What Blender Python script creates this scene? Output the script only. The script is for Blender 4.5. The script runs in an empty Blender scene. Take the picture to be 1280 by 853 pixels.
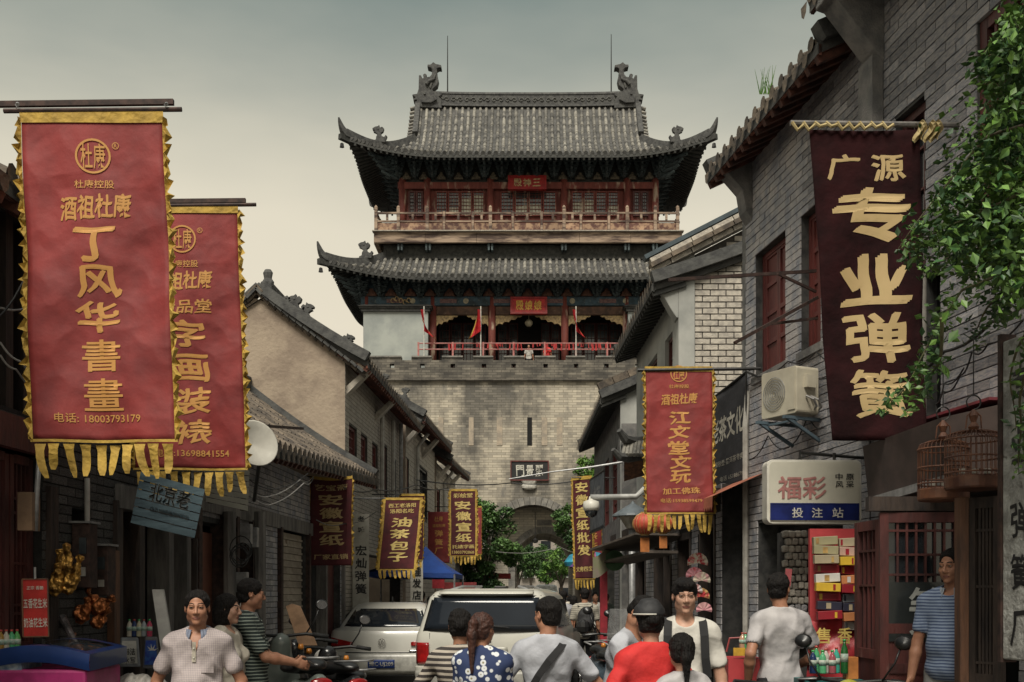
import bpy, bmesh, math, random
import numpy as np
from mathutils import Vector, Matrix, Euler
random.seed(7); RNG = np.random.default_rng(7)
SC = bpy.context.scene; COL = SC.collection
R = math.radians; PI = math.pi
F = 1372.0; CX, CY = 660.0, 742.0; HC = 1.65          # focal length and principal point in photograph pixels
cam_d = bpy.data.cameras.new('camera'); cam = bpy.data.objects.new('camera', cam_d); COL.objects.link(cam)
cam.location = (0, 0, HC); cam.rotation_euler = (PI/2, 0, 0)
cam_d.sensor_width = 36; cam_d.lens = 36*F/1280
cam_d.shift_x = (640-CX)/1280; cam_d.shift_y = (CY-426.5)/1280
cam_d.clip_start = 0.05; cam_d.clip_end = 3000
SC.camera = cam
SUN_EL, SUN_AZ = R(55), R(192)
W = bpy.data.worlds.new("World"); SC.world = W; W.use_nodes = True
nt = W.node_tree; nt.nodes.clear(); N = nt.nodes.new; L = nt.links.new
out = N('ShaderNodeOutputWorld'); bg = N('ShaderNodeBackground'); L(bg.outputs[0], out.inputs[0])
sky = N('ShaderNodeTexSky'); sky.sky_type = 'NISHITA'; sky.sun_disc = False
sky.sun_elevation = SUN_EL; sky.sun_rotation = SUN_AZ; sky.dust_density = 4.0
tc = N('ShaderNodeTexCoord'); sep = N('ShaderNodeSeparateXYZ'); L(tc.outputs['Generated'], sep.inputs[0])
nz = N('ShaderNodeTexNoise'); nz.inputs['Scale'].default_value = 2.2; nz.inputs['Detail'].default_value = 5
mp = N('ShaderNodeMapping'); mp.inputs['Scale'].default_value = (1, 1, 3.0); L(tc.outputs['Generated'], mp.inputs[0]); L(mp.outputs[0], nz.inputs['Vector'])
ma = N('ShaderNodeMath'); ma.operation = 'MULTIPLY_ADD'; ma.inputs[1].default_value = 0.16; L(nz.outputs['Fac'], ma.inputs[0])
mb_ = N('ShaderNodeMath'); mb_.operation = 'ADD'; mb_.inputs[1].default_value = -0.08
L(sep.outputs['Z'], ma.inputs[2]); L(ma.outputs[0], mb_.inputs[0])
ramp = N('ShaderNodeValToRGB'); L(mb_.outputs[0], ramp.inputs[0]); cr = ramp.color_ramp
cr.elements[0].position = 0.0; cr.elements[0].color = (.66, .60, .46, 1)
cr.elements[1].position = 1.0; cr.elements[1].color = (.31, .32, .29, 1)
for p, c in ((.22, (.80, .71, .54)), (.31, (.76, .69, .53)), (.38, (.58, .55, .43)), (.43, (.38, .39, .32)), (.48, (.22, .26, .225)), (.53, (.165, .20, .178)), (.62, (.20, .215, .19)), (.75, (.27, .28, .25))):  # upper stops, out of view, brightened to lift ambient light in the street
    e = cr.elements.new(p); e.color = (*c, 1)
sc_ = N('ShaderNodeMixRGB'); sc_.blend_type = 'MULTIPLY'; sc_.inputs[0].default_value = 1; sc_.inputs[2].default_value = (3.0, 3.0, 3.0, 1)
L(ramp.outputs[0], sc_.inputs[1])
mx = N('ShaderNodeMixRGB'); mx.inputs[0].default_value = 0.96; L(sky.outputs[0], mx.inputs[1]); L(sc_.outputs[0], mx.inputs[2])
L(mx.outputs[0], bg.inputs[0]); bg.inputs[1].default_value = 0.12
sd = bpy.data.lights.new('sun', 'SUN'); sd.energy = 1.5; sd.angle = R(26); sd.color = (1.0, .94, .82)
so = bpy.data.objects.new('sun', sd); COL.objects.link(so)
_sv = Vector((math.sin(SUN_AZ)*math.cos(SUN_EL), math.cos(SUN_AZ)*math.cos(SUN_EL), math.sin(SUN_EL)))
so.rotation_euler = _sv.to_track_quat('Z', 'Y').to_euler(); so.location = (0, -5, 40)
vs = SC.view_settings; vs.view_transform = 'Standard'; vs.look = 'None'; vs.gamma = 1; vs.exposure = 1.5; vs.use_curve_mapping = False
SC.render.engine = 'CYCLES'; SC.cycles.max_bounces = 6; SC.cycles.transparent_max_bounces = 12
SC.cycles.use_denoising = True
def P(px, py, D): return Vector(((px-CX)*D/F, D, HC-(py-CY)*D/F))
def ZZ(py, D): return HC-(py-CY)*D/F
def XX(px, D): return (px-CX)*D/F
ORG = {}
def tag(o, label=None, cat=None, group=None, kind=None):
    if label: o['label'] = label
    if cat: o['category'] = cat
    if group: o['group'] = group
    if kind: o['kind'] = kind
    return o
def thing(name, label, cat, loc=(0, 0, 0), group=None, rz=0):
    o = bpy.data.objects.new(name, None); COL.objects.link(o); o.empty_display_size = .2
    o.location = loc; o.rotation_euler = (0, 0, rz); ORG[o.name] = Vector(loc)
    return tag(o, label, cat, group)
def link(name, me, parent=None, loc=None):
    o = bpy.data.objects.new(name, me); COL.objects.link(o)
    if parent: o.parent = parent
    if loc is not None: o.location = loc
    return o
def org(o): return ORG.get(o.name, Vector((0, 0, 0))) if o else Vector((0, 0, 0))
class MB:
    """collects shapes, builds ONE mesh object"""
    def __init__(s): s.v = []; s.f = []; s.m = []
    def add(s, vs, fs, mi=0):
        b = len(s.v); s.v += [tuple(v) for v in vs]; s.f += [tuple(i+b for i in f) for f in fs]; s.m += [mi]*len(fs); return s
    def box(s, c, d, rot=None, mi=0, taper=1.0):
        hx, hy, hz = d[0]/2, d[1]/2, d[2]/2
        vs = [Vector((x*hx*(taper if z > 0 else 1), y*hy*(taper if z > 0 else 1), z*hz)) for z in (-1, 1) for y in (-1, 1) for x in (-1, 1)]
        if rot is not None:
            M = rot if isinstance(rot, Matrix) else Euler(rot).to_matrix(); vs = [M @ v for v in vs]
        c = Vector(c)
        return s.add([v+c for v in vs], [(0, 2, 3, 1), (4, 5, 7, 6), (0, 1, 5, 4), (2, 6, 7, 3), (0, 4, 6, 2), (1, 3, 7, 5)], mi)
    def hexa(s, p, mi=0):   # 8 points: bottom 4 ccw, top 4 ccw
        return s.add(p, [(3, 2, 1, 0), (4, 5, 6, 7), (0, 1, 5, 4), (1, 2, 6, 5), (2, 3, 7, 6), (3, 0, 4, 7)], mi)
    def bar(s, a, b, w, h=None, mi=0, up=(0, 0, 1)):
        a, b = Vector(a), Vector(b); h = h or w; d = b-a; l = d.length
        if l < 1e-6: return s
        d.normalize(); up = Vector(up)
        if abs(d.dot(up)) > .98: up = Vector((0, 1, 0))
        x = d.cross(up).normalized(); y = x.cross(d).normalized()
        M = Matrix((x, d, y)).transposed()
        return s.box((a+b)/2, (w, l, h), M, mi)
    def tube(s, pts, r, n=8, mi=0, cap=True, closed=False):
        pts = [Vector(p) for p in pts]; k = len(pts); rs = r if hasattr(r, '__len__') else [r]*k
        ring = []; up = Vector((0, 0, 1)); px_ = None
        for i, p in enumerate(pts):
            if closed: d = pts[(i+1) % k]-pts[i-1]
            else: d = pts[min(i+1, k-1)]-pts[max(i-1, 0)]
            if d.length < 1e-9: d = Vector((0, 0, 1))
            d.normalize()
            if px_ is None:
                u = up if abs(d.dot(up)) < .95 else Vector((1, 0, 0)); x = d.cross(u).normalized()
            else:
                x = px_-d*px_.dot(d); x = x.normalized() if x.length > 1e-6 else d.orthogonal().normalized()
            px_ = x; y = d.cross(x)
            ring += [p+(x*math.cos(2*PI*j/n)+y*math.sin(2*PI*j/n))*rs[i] for j in range(n)]
        fs = [(i*n+j, i*n+(j+1) % n, (i+1)*n+(j+1) % n, (i+1)*n+j) for i in range(k-1) for j in range(n)]
        if closed: fs += [((k-1)*n+j, (k-1)*n+(j+1) % n, (j+1) % n, j) for j in range(n)]
        elif cap: fs += [tuple(range(n-1, -1, -1)), tuple((k-1)*n+j for j in range(n))]
        return s.add(ring, fs, mi)
    def lathe(s, prof, c=(0, 0, 0), n=16, mi=0, rot=None, sx=1, sy=1):
        c = Vector(c); vs = []
        for r, z in prof:
            for j in range(n):
                v = Vector((r*math.cos(2*PI*j/n)*sx, r*math.sin(2*PI*j/n)*sy, z))
                if rot is not None: v = rot @ v
                vs.append(v+c)
        k = len(prof)
        fs = [(i*n+j, i*n+(j+1) % n, (i+1)*n+(j+1) % n, (i+1)*n+j) for i in range(k-1) for j in range(n)]
        fs += [tuple(range(n-1, -1, -1)), tuple((k-1)*n+j for j in range(n))]
        return s.add(vs, fs, mi)
    def prism(s, poly, fn, d, mi=0):  # poly 2D (u,v); fn(u,v,w)->point; depth w 0..d
        n = len(poly); vs = [fn(u, v, 0) for u, v in poly]+[fn(u, v, d) for u, v in poly]
        return s.add(vs, [tuple(range(n-1, -1, -1)), tuple(range(n, 2*n))]+[(i, (i+1) % n, (i+1) % n+n, i+n) for i in range(n)], mi)
    def sweep(s, pts, sec, mi=0, up=(0, 0, 1)):  # sec: list of (side, up) offsets swept along pts (open ends capped)
        pts = [Vector(p) for p in pts]; k = len(pts); n = len(sec); up = Vector(up); vs = []
        for i, p in enumerate(pts):
            d = (pts[min(i+1, k-1)]-pts[max(i-1, 0)]).normalized(); x = d.cross(up).normalized(); y = x.cross(d)
            vs += [p+x*a+y*b for a, b in sec]
        fs = [(i*n+j, i*n+(j+1) % n, (i+1)*n+(j+1) % n, (i+1)*n+j) for i in range(k-1) for j in range(n)]
        return s.add(vs, fs+[tuple(range(n-1, -1, -1)), tuple((k-1)*n+j for j in range(n))], mi)
    def sheet(s, fn, nu, nv, mi=0):
        vs = [fn(i/nu, j/nv) for j in range(nv+1) for i in range(nu+1)]
        return s.add(vs, [(j*(nu+1)+i, j*(nu+1)+i+1, (j+1)*(nu+1)+i+1, (j+1)*(nu+1)+i) for j in range(nv) for i in range(nu)], mi)
    def build(s, name, mats, parent=None, smooth=False, label=None, cat=None, group=None, kind=None, local=False, bevel=0):
        me = bpy.data.meshes.new(name)
        top = parent is None
        if top and not kind == 'structure':
            A = np.array(s.v); o0 = Vector((float((A[:, 0].min()+A[:, 0].max())/2), float((A[:, 1].min()+A[:, 1].max())/2), float(A[:, 2].min())))
        elif top or local: o0 = Vector((0, 0, 0))
        else: o0 = org(parent)
        me.from_pydata([(v[0]-o0[0], v[1]-o0[1], v[2]-o0[2]) for v in s.v], [], s.f)
        for m in (mats if isinstance(mats, (list, tuple)) else [mats]): me.materials.append(m)
        if any(s.m): me.polygons.foreach_set('material_index', s.m)
        if smooth: me.polygons.foreach_set('use_smooth', [True]*len(s.f))
        me.update()
        o = link(name, me, parent, o0 if top else None)
        ORG[o.name] = o0
        if bevel:
            b = o.modifiers.new('bevel', 'BEVEL'); b.width = bevel; b.segments = 2; b.limit_method = 'ANGLE'; b.angle_limit = R(35)
        return tag(o, label, cat, group, kind)
MATS = {}
def mat(name, col, rough=.8, col2=None, scale=6, detail=5, bump=0, bscale=None, metal=0, spec=None, rnd=0, contrast=.5, stretch=(1, 1, 1), gen=None, emit=0, alpha=1, stain=None, coat=0, trans=0, crumple=0, cscale=5):
    """one noise-mottled principled material"""
    if name in MATS: return MATS[name]
    m = bpy.data.materials.new(name); m.use_nodes = True; t = m.node_tree; t.nodes.clear(); N = t.nodes.new; L = t.links.new
    o = N('ShaderNodeOutputMaterial'); b = N('ShaderNodeBsdfPrincipled'); L(b.outputs[0], o.inputs[0])
    b.inputs['Roughness'].default_value = rough; b.inputs['Metallic'].default_value = metal
    if spec is not None: b.inputs['Specular IOR Level'].default_value = spec
    if coat: b.inputs['Coat Weight'].default_value = coat; b.inputs['Coat Roughness'].default_value = .08
    if trans: b.inputs['Transmission Weight'].default_value = trans
    if alpha < 1: b.inputs['Alpha'].default_value = alpha
    tcn = N('ShaderNodeTexCoord'); mpn = N('ShaderNodeMapping'); mpn.inputs['Scale'].default_value = stretch
    L(tcn.outputs['Object'], mpn.inputs[0]); vec = mpn.outputs[0]
    if rnd:
        oi = N('ShaderNodeObjectInfo'); ad = N('ShaderNodeVectorMath'); ad.operation = 'MULTIPLY_ADD'
        cmb = N('ShaderNodeCombineXYZ'); L(oi.outputs['Random'], cmb.inputs[0]); L(oi.outputs['Random'], cmb.inputs[1]); L(oi.outputs['Random'], cmb.inputs[2])
        ad.inputs[1].default_value = (37, 53, 71); L(cmb.outputs[0], ad.inputs[0]); L(vec, ad.inputs[2]); vec = ad.outputs[0]
    col2 = col2 or tuple(c*.6 for c in col)
    nn = N('ShaderNodeTexNoise'); nn.inputs['Scale'].default_value = scale; nn.inputs['Detail'].default_value = detail; nn.inputs['Roughness'].default_value = .6; L(vec, nn.inputs['Vector'])
    rp = N('ShaderNodeValToRGB'); L(nn.outputs['Fac'], rp.inputs[0]); w = .34+.09*contrast
    rp.color_ramp.elements[0].position = w; rp.color_ramp.elements[0].color = (*col2, 1)
    rp.color_ramp.elements[1].position = 1-w; rp.color_ramp.elements[1].color = (*col, 1)
    c = rp.outputs[0]
    if gen: c = gen(t, N, L, tcn, c, vec)
    if stain:
        n2 = N('ShaderNodeTexNoise'); n2.inputs['Scale'].default_value = stain[1]; n2.inputs['Detail'].default_value = 6; L(vec, n2.inputs['Vector'])
        r2 = N('ShaderNodeValToRGB'); L(n2.outputs['Fac'], r2.inputs[0]); r2.color_ramp.elements[0].position = stain[2]; r2.color_ramp.elements[1].position = stain[2]+.12
        mm = N('ShaderNodeMixRGB'); L(r2.outputs[0], mm.inputs[0]); L(c, mm.inputs[1]); mm.inputs[2].default_value = (*stain[0], 1); c = mm.outputs[0]
    if rnd:
        hs = N('ShaderNodeHueSaturation'); mr = N('ShaderNodeMapRange'); mr.inputs[3].default_value = 1-rnd; mr.inputs[4].default_value = 1+rnd
        L(oi.outputs['Random'], mr.inputs[0]); L(mr.outputs[0], hs.inputs['Value']); L(c, hs.inputs['Color']); c = hs.outputs[0]
    L(c, b.inputs['Base Color'])
    if emit: L(c, b.inputs['Emission Color']); b.inputs['Emission Strength'].default_value = emit
    if bump:
        bn = N('ShaderNodeBump'); bn.inputs['Strength'].default_value = min(1, bump); bn.inputs['Distance'].default_value = .02*max(1, bump)
        n3 = N('ShaderNodeTexNoise'); n3.inputs['Scale'].default_value = bscale or scale*4; n3.inputs['Detail'].default_value = 6; L(vec, n3.inputs['Vector'])
        hgt = n3.outputs['Fac']
        if crumple:
            vo = N('ShaderNodeTexVoronoi'); vo.inputs['Scale'].default_value = cscale; vo.feature = 'SMOOTH_F1'; vo.inputs['Smoothness'].default_value = .25
            wv = N('ShaderNodeTexNoise'); wv.inputs['Scale'].default_value = cscale*.6; L(vec, wv.inputs['Vector']); am = N('ShaderNodeVectorMath'); am.operation = 'MULTIPLY_ADD'; am.inputs[1].default_value = (.5/cscale*3,)*3; L(wv.outputs['Color'], am.inputs[0]); L(vec, am.inputs[2]); L(am.outputs[0], vo.inputs['Vector'])
            mm2 = N('ShaderNodeMath'); mm2.operation = 'MULTIPLY_ADD'; mm2.inputs[1].default_value = crumple; L(vo.outputs['Distance'], mm2.inputs[0]); L(hgt, mm2.inputs[2]); hgt = mm2.outputs[0]
        L(hgt, bn.inputs['Height']); L(bn.outputs[0], b.inputs['Normal'])
    MATS[name] = m; return m
def gen_brick(bw, bh, mortar, msize=.012, dark=.55, hue=(.9, 1.15), axis='XZ'):
    def g(t, N, L, tcn, c, vec):
        se = N('ShaderNodeSeparateXYZ'); L(tcn.outputs['Object'], se.inputs[0]); cb = N('ShaderNodeCombineXYZ')
        L(se.outputs[axis[0]], cb.inputs[0]); L(se.outputs[axis[1]], cb.inputs[1])
        br = N('ShaderNodeTexBrick'); L(cb.outputs[0], br.inputs['Vector']); br.inputs['Scale'].default_value = 1
        br.inputs['Brick Width'].default_value = bw; br.inputs['Row Height'].default_value = bh; br.inputs['Mortar Size'].default_value = msize
        br.inputs['Color1'].default_value = (dark, dark*.98, dark*.95, 1); br.inputs['Color2'].default_value = (1.12, 1.08, 1, 1); br.inputs['Mortar'].default_value = (*mortar, 1)
        mm = N('ShaderNodeMixRGB'); mm.blend_type = 'MULTIPLY'; mm.inputs[0].default_value = 1; L(c, mm.inputs[1]); L(br.outputs[0], mm.inputs[2])
        return mm.outputs[0]
    return g
M = {}
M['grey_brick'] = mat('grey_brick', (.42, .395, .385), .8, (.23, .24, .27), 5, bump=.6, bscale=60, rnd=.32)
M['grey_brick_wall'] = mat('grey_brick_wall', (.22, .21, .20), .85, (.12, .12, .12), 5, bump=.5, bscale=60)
M['pale_brick'] = mat('pale_brick', (.50, .455, .385), .85, (.33, .30, .26), 12, bump=.5, bscale=70, rnd=.16)
M['dark_brick'] = mat('dark_brick', (.10, .096, .09), .9, (.035, .034, .034), 10, bump=.6, bscale=50, rnd=.35)
M['mortar'] = mat('mortar', (.07, .068, .064), .95, (.03, .03, .03), 8)
M['dark_mortar'] = mat('dark_mortar', (.03, .029, .028), .95, (.012, .012, .012), 8)
M['pale_mortar'] = mat('pale_mortar', (.10, .09, .08), .95, (.05, .045, .04), 8)
M['gate_brick'] = mat('gate_brick', (.47, .435, .37), .9, (.16, .152, .138), .42, detail=10, bump=.35, bscale=9, contrast=1, stretch=(1, 1, .55),
                      gen=gen_brick(.46, .13, (.50, .47, .43), .012, .62), stain=((.13, .125, .115), 1.1, .60))
M['parapet_brick'] = mat('parapet_brick', (.20, .185, .16), .9, (.09, .085, .078), 1.2, detail=8, bump=.35, bscale=9,
                      gen=gen_brick(.46, .13, (.45, .42, .40), .014, .5))
M['arch_stone'] = mat('arch_stone', (.23, .215, .19), .9, (.13, .125, .115), 3, bump=.3, rnd=.15)
M['tile'] = mat('tile', (.235, .222, .19), .8, (.085, .082, .076), 2.5, detail=8, bump=.4, bscale=12, rnd=.22, contrast=.9)
M['tile_dark'] = mat('tile_dark', (.085, .083, .078), .85, (.04, .04, .038), 3, detail=8, bump=.4, rnd=.2)
M['house_tile'] = mat('house_tile', (.17, .135, .10), .9, (.06, .05, .042), 5, detail=8, bump=.5, rnd=.3)
M['ridge'] = mat('ridge', (.085, .085, .08), .85, (.04, .04, .04), 6, bump=.5, bscale=20)
M['red_wood'] = mat('red_wood', (.19, .045, .032), .75, (.12, .026, .020), 5, stretch=(1, 1, .3), bump=.4, stain=((.42, .31, .23), 3.2, .565))
M['red_wood_clean'] = mat('red_wood_clean', (.15, .032, .026), .6, (.09, .020, .018), 5, stretch=(1, 1, .3), bump=.2)
M['maroon_wood'] = mat('maroon_wood', (.10, .024, .020), .6, (.045, .013, .012), 8, stretch=(1, 1, .25), bump=.3, rnd=.15, stain=((.20, .12, .10), 9, .68))
M['dark_wood'] = mat('dark_wood', (.05, .034, .026), .75, (.014, .010, .009), 10, stretch=(1, 1, .2), bump=.35, rnd=.2)
M['brown_wood'] = mat('brown_wood', (.16, .075, .04), .7, (.07, .035, .022), 10, stretch=(1, 1, .2), bump=.35, rnd=.2)
M['old_wood'] = mat('old_wood', (.34, .25, .18), .85, (.07, .045, .036), 2.6, detail=9, stretch=(.25, 1, 1.5), bump=.4, contrast=.9)
M['grey_wood'] = mat('grey_wood', (.21, .195, .18), .85, (.10, .095, .09), 8, stretch=(1, 1, .2), bump=.4, rnd=.2)
M['bracket_paint'] = mat('bracket_paint', (.075, .10, .105), .8, (.03, .04, .045), 6, rnd=.3, stain=((.12, .13, .12), 9, .66))
M['beam_paint'] = mat('beam_paint', (.045, .085, .115), .75, (.02, .032, .04), 2.5, stain=((.15, .16, .13), 7, .60))
M['beam_brown'] = mat('beam_brown', (.13, .07, .045), .8, (.06, .035, .025), 3, stain=((.2, .18, .14), 6, .64))
M['rafter'] = mat('rafter', (.055, .055, .05), .85, (.025, .026, .024), 6, rnd=.3)
M['rafter_red'] = mat('rafter_red', (.15, .055, .035), .85, (.05, .022, .018), 7, rnd=.35)
M['gold'] = mat('gold', (.45, .29, .09), .55, (.24, .14, .05), 12)
M['gold_carve'] = mat('gold_carve', (.50, .36, .17), .7, (.22, .15, .08), 9, bump=.8, bscale=25)
M['plaque_red'] = mat('plaque_red', (.33, .018, .016), .5, (.22, .012, .012), 4)
M['black_paint'] = mat('black_paint', (.013, .013, .014), .5, (.008, .008, .009), 5)
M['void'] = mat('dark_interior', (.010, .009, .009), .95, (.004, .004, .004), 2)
M['stucco'] = mat('stucco', (.35, .28, .21), .9, (.25, .195, .148), 1.6, detail=10, bump=.6, bscale=14, contrast=.9, stain=((.17, .13, .10), .9, .64))
M['plaster'] = mat('plaster', (.40, .40, .37), .85, (.27, .275, .26), 1.5, detail=8, bump=.2, stain=((.16, .155, .14), 1.2, .68))
M['plaster_blue'] = mat('plaster_blue', (.36, .38, .35), .85, (.25, .27, .26), .7, detail=8, bump=.15)
M['paving'] = mat('paving', (.12, .115, .11), .85, (.07, .068, .066), 1.3, detail=8, bump=.3, bscale=20)
M['asphalt'] = mat('asphalt', (.10, .098, .094), .9, (.065, .064, .062), 2, detail=8, bump=.3, bscale=40)
M['metal_dark'] = mat('metal_dark', (.035, .034, .034), .5, (.018, .017, .016), 14, metal=.4)
M['rust_metal'] = mat('rust_metal', (.07, .04, .032), .7, (.028, .018, .016), 16, metal=.3)
M['metal_grey'] = mat('metal_grey', (.32, .32, .32), .45, (.2, .2, .2), 12, metal=.3)
M['pipe_white'] = mat('pipe_white', (.42, .40, .36), .6, (.28, .26, .23), 6)
M['white_plastic'] = mat('white_plastic', (.62, .60, .53), .45, (.50, .48, .42), 5)
M['black_plastic'] = mat('black_plastic', (.016, .016, .017), .35, (.010, .010, .010), 9)
M['rubber'] = mat('rubber', (.014, .014, .014), .8, (.009, .009, .009), 9)
M['chrome'] = mat('chrome', (.6, .6, .6), .15, (.45, .45, .45), 6, metal=1)
M['glass_dark'] = mat('glass_dark', (.02, .024, .028), .08, (.014, .016, .02), 1.5, spec=.7)
M['glass_sky'] = mat('glass_pane', (.10, .115, .12), .12, (.03, .035, .04), 1.2, spec=.8)
M['yellow_cloth'] = mat('yellow_cloth', (.48, .31, .055), .8, (.33, .21, .04), 7, bump=.4, crumple=1, cscale=20)
M['red_cloth'] = mat('red_cloth', (.26, .030, .028), .7, (.165, .020, .020), 2.2, detail=7, bump=.6, bscale=5, crumple=1.6, cscale=4.5)
M['maroon_cloth'] = mat('maroon_cloth', (.024, .005, .006), .9, (.011, .003, .0035), 3, detail=7, bump=.6, bscale=12, crumple=1.2, cscale=4, spec=.15)
M['gold_print'] = mat('gold_print', (.50, .24, .06), .7, (.52, .26, .07), 9)
M['tan_print'] = mat('tan_print', (.40, .29, .13), .75, (.42, .30, .14), 6)
M['wire'] = mat('wire', (.012, .012, .012), .6, (.008, .008, .008), 5)
M['wire_pale'] = mat('wire_pale', (.30, .29, .27), .6, (.2, .19, .18), 5)
_TC = {}
def text_geo(s, size, bold=0, spacing=1.0, extrude=0, cuts=0):
    """returns (verts Nx3 centred at 0, faces) of a text run in the XY plane"""
    key = (s, round(size, 4), bold, spacing, extrude, cuts)
    if key in _TC: return _TC[key]
    c = bpy.data.curves.new('t', 'FONT'); c.body = s; c.size = size; c.offset = bold*size; c.resolution_u = 2; c.space_character = spacing; c.extrude = extrude
    c.fill_mode = 'BOTH' if extrude else 'FRONT'
    o = bpy.data.objects.new('t', c); COL.objects.link(o)
    dg = bpy.context.evaluated_depsgraph_get(); dg.update(); me = bpy.data.meshes.new_from_object(o.evaluated_get(dg))
    V = np.zeros(len(me.vertices)*3); me.vertices.foreach_get('co', V); V = V.reshape(-1, 3)
    fs = [tuple(p.vertices) for p in me.polygons]
    bpy.data.objects.remove(o); bpy.data.meshes.remove(me); bpy.data.curves.remove(c)
    if len(V): V[:, :2] -= (V[:, :2].min(0)+V[:, :2].max(0))/2
    if cuts and len(V):
        b = bmesh.new(); vv = [b.verts.new(v) for v in V]
        for f in fs:
            try: b.faces.new([vv[i] for i in f])
            except ValueError: pass
        for ax in (0, 1):
            lo, hi = V[:, ax].min(), V[:, ax].max()
            for k in range(1, cuts):
                c0 = [0, 0, 0]; c0[ax] = lo+(hi-lo)*k/cuts; no = [0, 0, 0]; no[ax] = 1
                bmesh.ops.bisect_plane(b, geom=b.verts[:]+b.edges[:]+b.faces[:], plane_co=c0, plane_no=no)
        b.verts.index_update(); V = np.array([v.co[:] for v in b.verts]); fs = [tuple(v.index for v in f.verts) for f in b.faces]; b.free()
    _TC[key] = (V, fs); return V, fs
def put_text(mb, s, fn, cx, cy, w, h, bold=.012, mi=0, wob=0, off=.004, spacing=1.0, cuts=0):
    """text fitted to a w x h box centred at (cx,cy); fn(u,v,w)->world"""
    V, fs = text_geo(s, 1.0, min(bold, .008), spacing, 0, cuts)
    if not len(V): return
    q = max(0, bold-.008)*.85
    e = V[:, :2].max(0)-V[:, :2].min(0)
    sx = w/max(e[0], .01); sy = h/max(e[1], .01)
    if wob:
        A = V.copy(); ph = sum(map(ord, s)) % 7
        A[:, 0] += wob*np.sin(3.1*V[:, 1]+ph)+wob*.5*np.sin(9*V[:, 1]+ph*2); A[:, 1] += wob*1.2*V[:, 0]+wob*.7*np.sin(7*V[:, 0]+ph); V = A
    for k in ((0,) if q <= 0 else (-1, 0, 1)):     # broad-nib strokes: the glyph repeated along the pen diagonal
        mb.add([fn(cx+(p[0]+k*q)*sx, cy+(p[1]+k*q*1.0)*sy, off+.0004*k) for p in V], fs, mi)
class Fr:
    """vertical plane through two ground points; u along, v up, w out of the wall"""
    def __init__(s, a, b, flip=False):
        s.o = Vector((a[0], a[1], 0)); d = Vector((b[0]-a[0], b[1]-a[1], 0)); s.len = d.length; s.u = d.normalized()
        s.n = Vector((s.u.y, -s.u.x, 0)) * (-1 if flip else 1)
        s.ang = math.atan2(s.u.y, s.u.x)
    def p(s, u, v, w=0): return s.o+s.u*u+s.n*w+Vector((0, 0, v))
    def hit(s, px, py=CY, w=0):
        r = Vector(((px-CX)/F, 1, (CY-py)/F)); o = s.o+s.n*w-Vector((0, 0, HC)); t = o.dot(s.n)/r.dot(s.n)
        q = r*t; q2 = q-Vector((s.o.x, s.o.y, 0)); return q2.dot(s.u), q.z+HC
    def rect(s, x0, y0, x1, y1):   # pixel rect -> u0,u1,v0,v1 (v from the mean depth)
        a = s.hit(x0, y0)[0]; b = s.hit(x1, y0)[0]; xm = (x0+x1)/2
        return min(a, b), max(a, b), s.hit(xm, y1)[1], s.hit(xm, y0)[1]
    def box(s, mb, u0, u1, v0, v1, w0, w1, mi=0):
        q = [(u0, w0), (u1, w0), (u1, w1), (u0, w1)]
        return mb.hexa([s.p(u, v0, w) for u, w in q]+[s.p(u, v1, w) for u, w in q], mi)
def cells(u0, u1, v0, v1, holes):
    us = sorted({u0, u1, *[h[0] for h in holes], *[h[1] for h in holes]}); us = [u for u in us if u0 <= u <= u1]; res = []
    for a, b in zip(us, us[1:]):
        m = (a+b)/2; hs = sorted([(max(v0, h[2]), min(v1, h[3])) for h in holes if h[0] < m < h[1]]); c = v0
        for x, y in hs:
            if x > c: res.append((a, b, c, x))
            c = max(c, y)
        if c < v1: res.append((a, b, c, v1))
    return res
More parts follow.
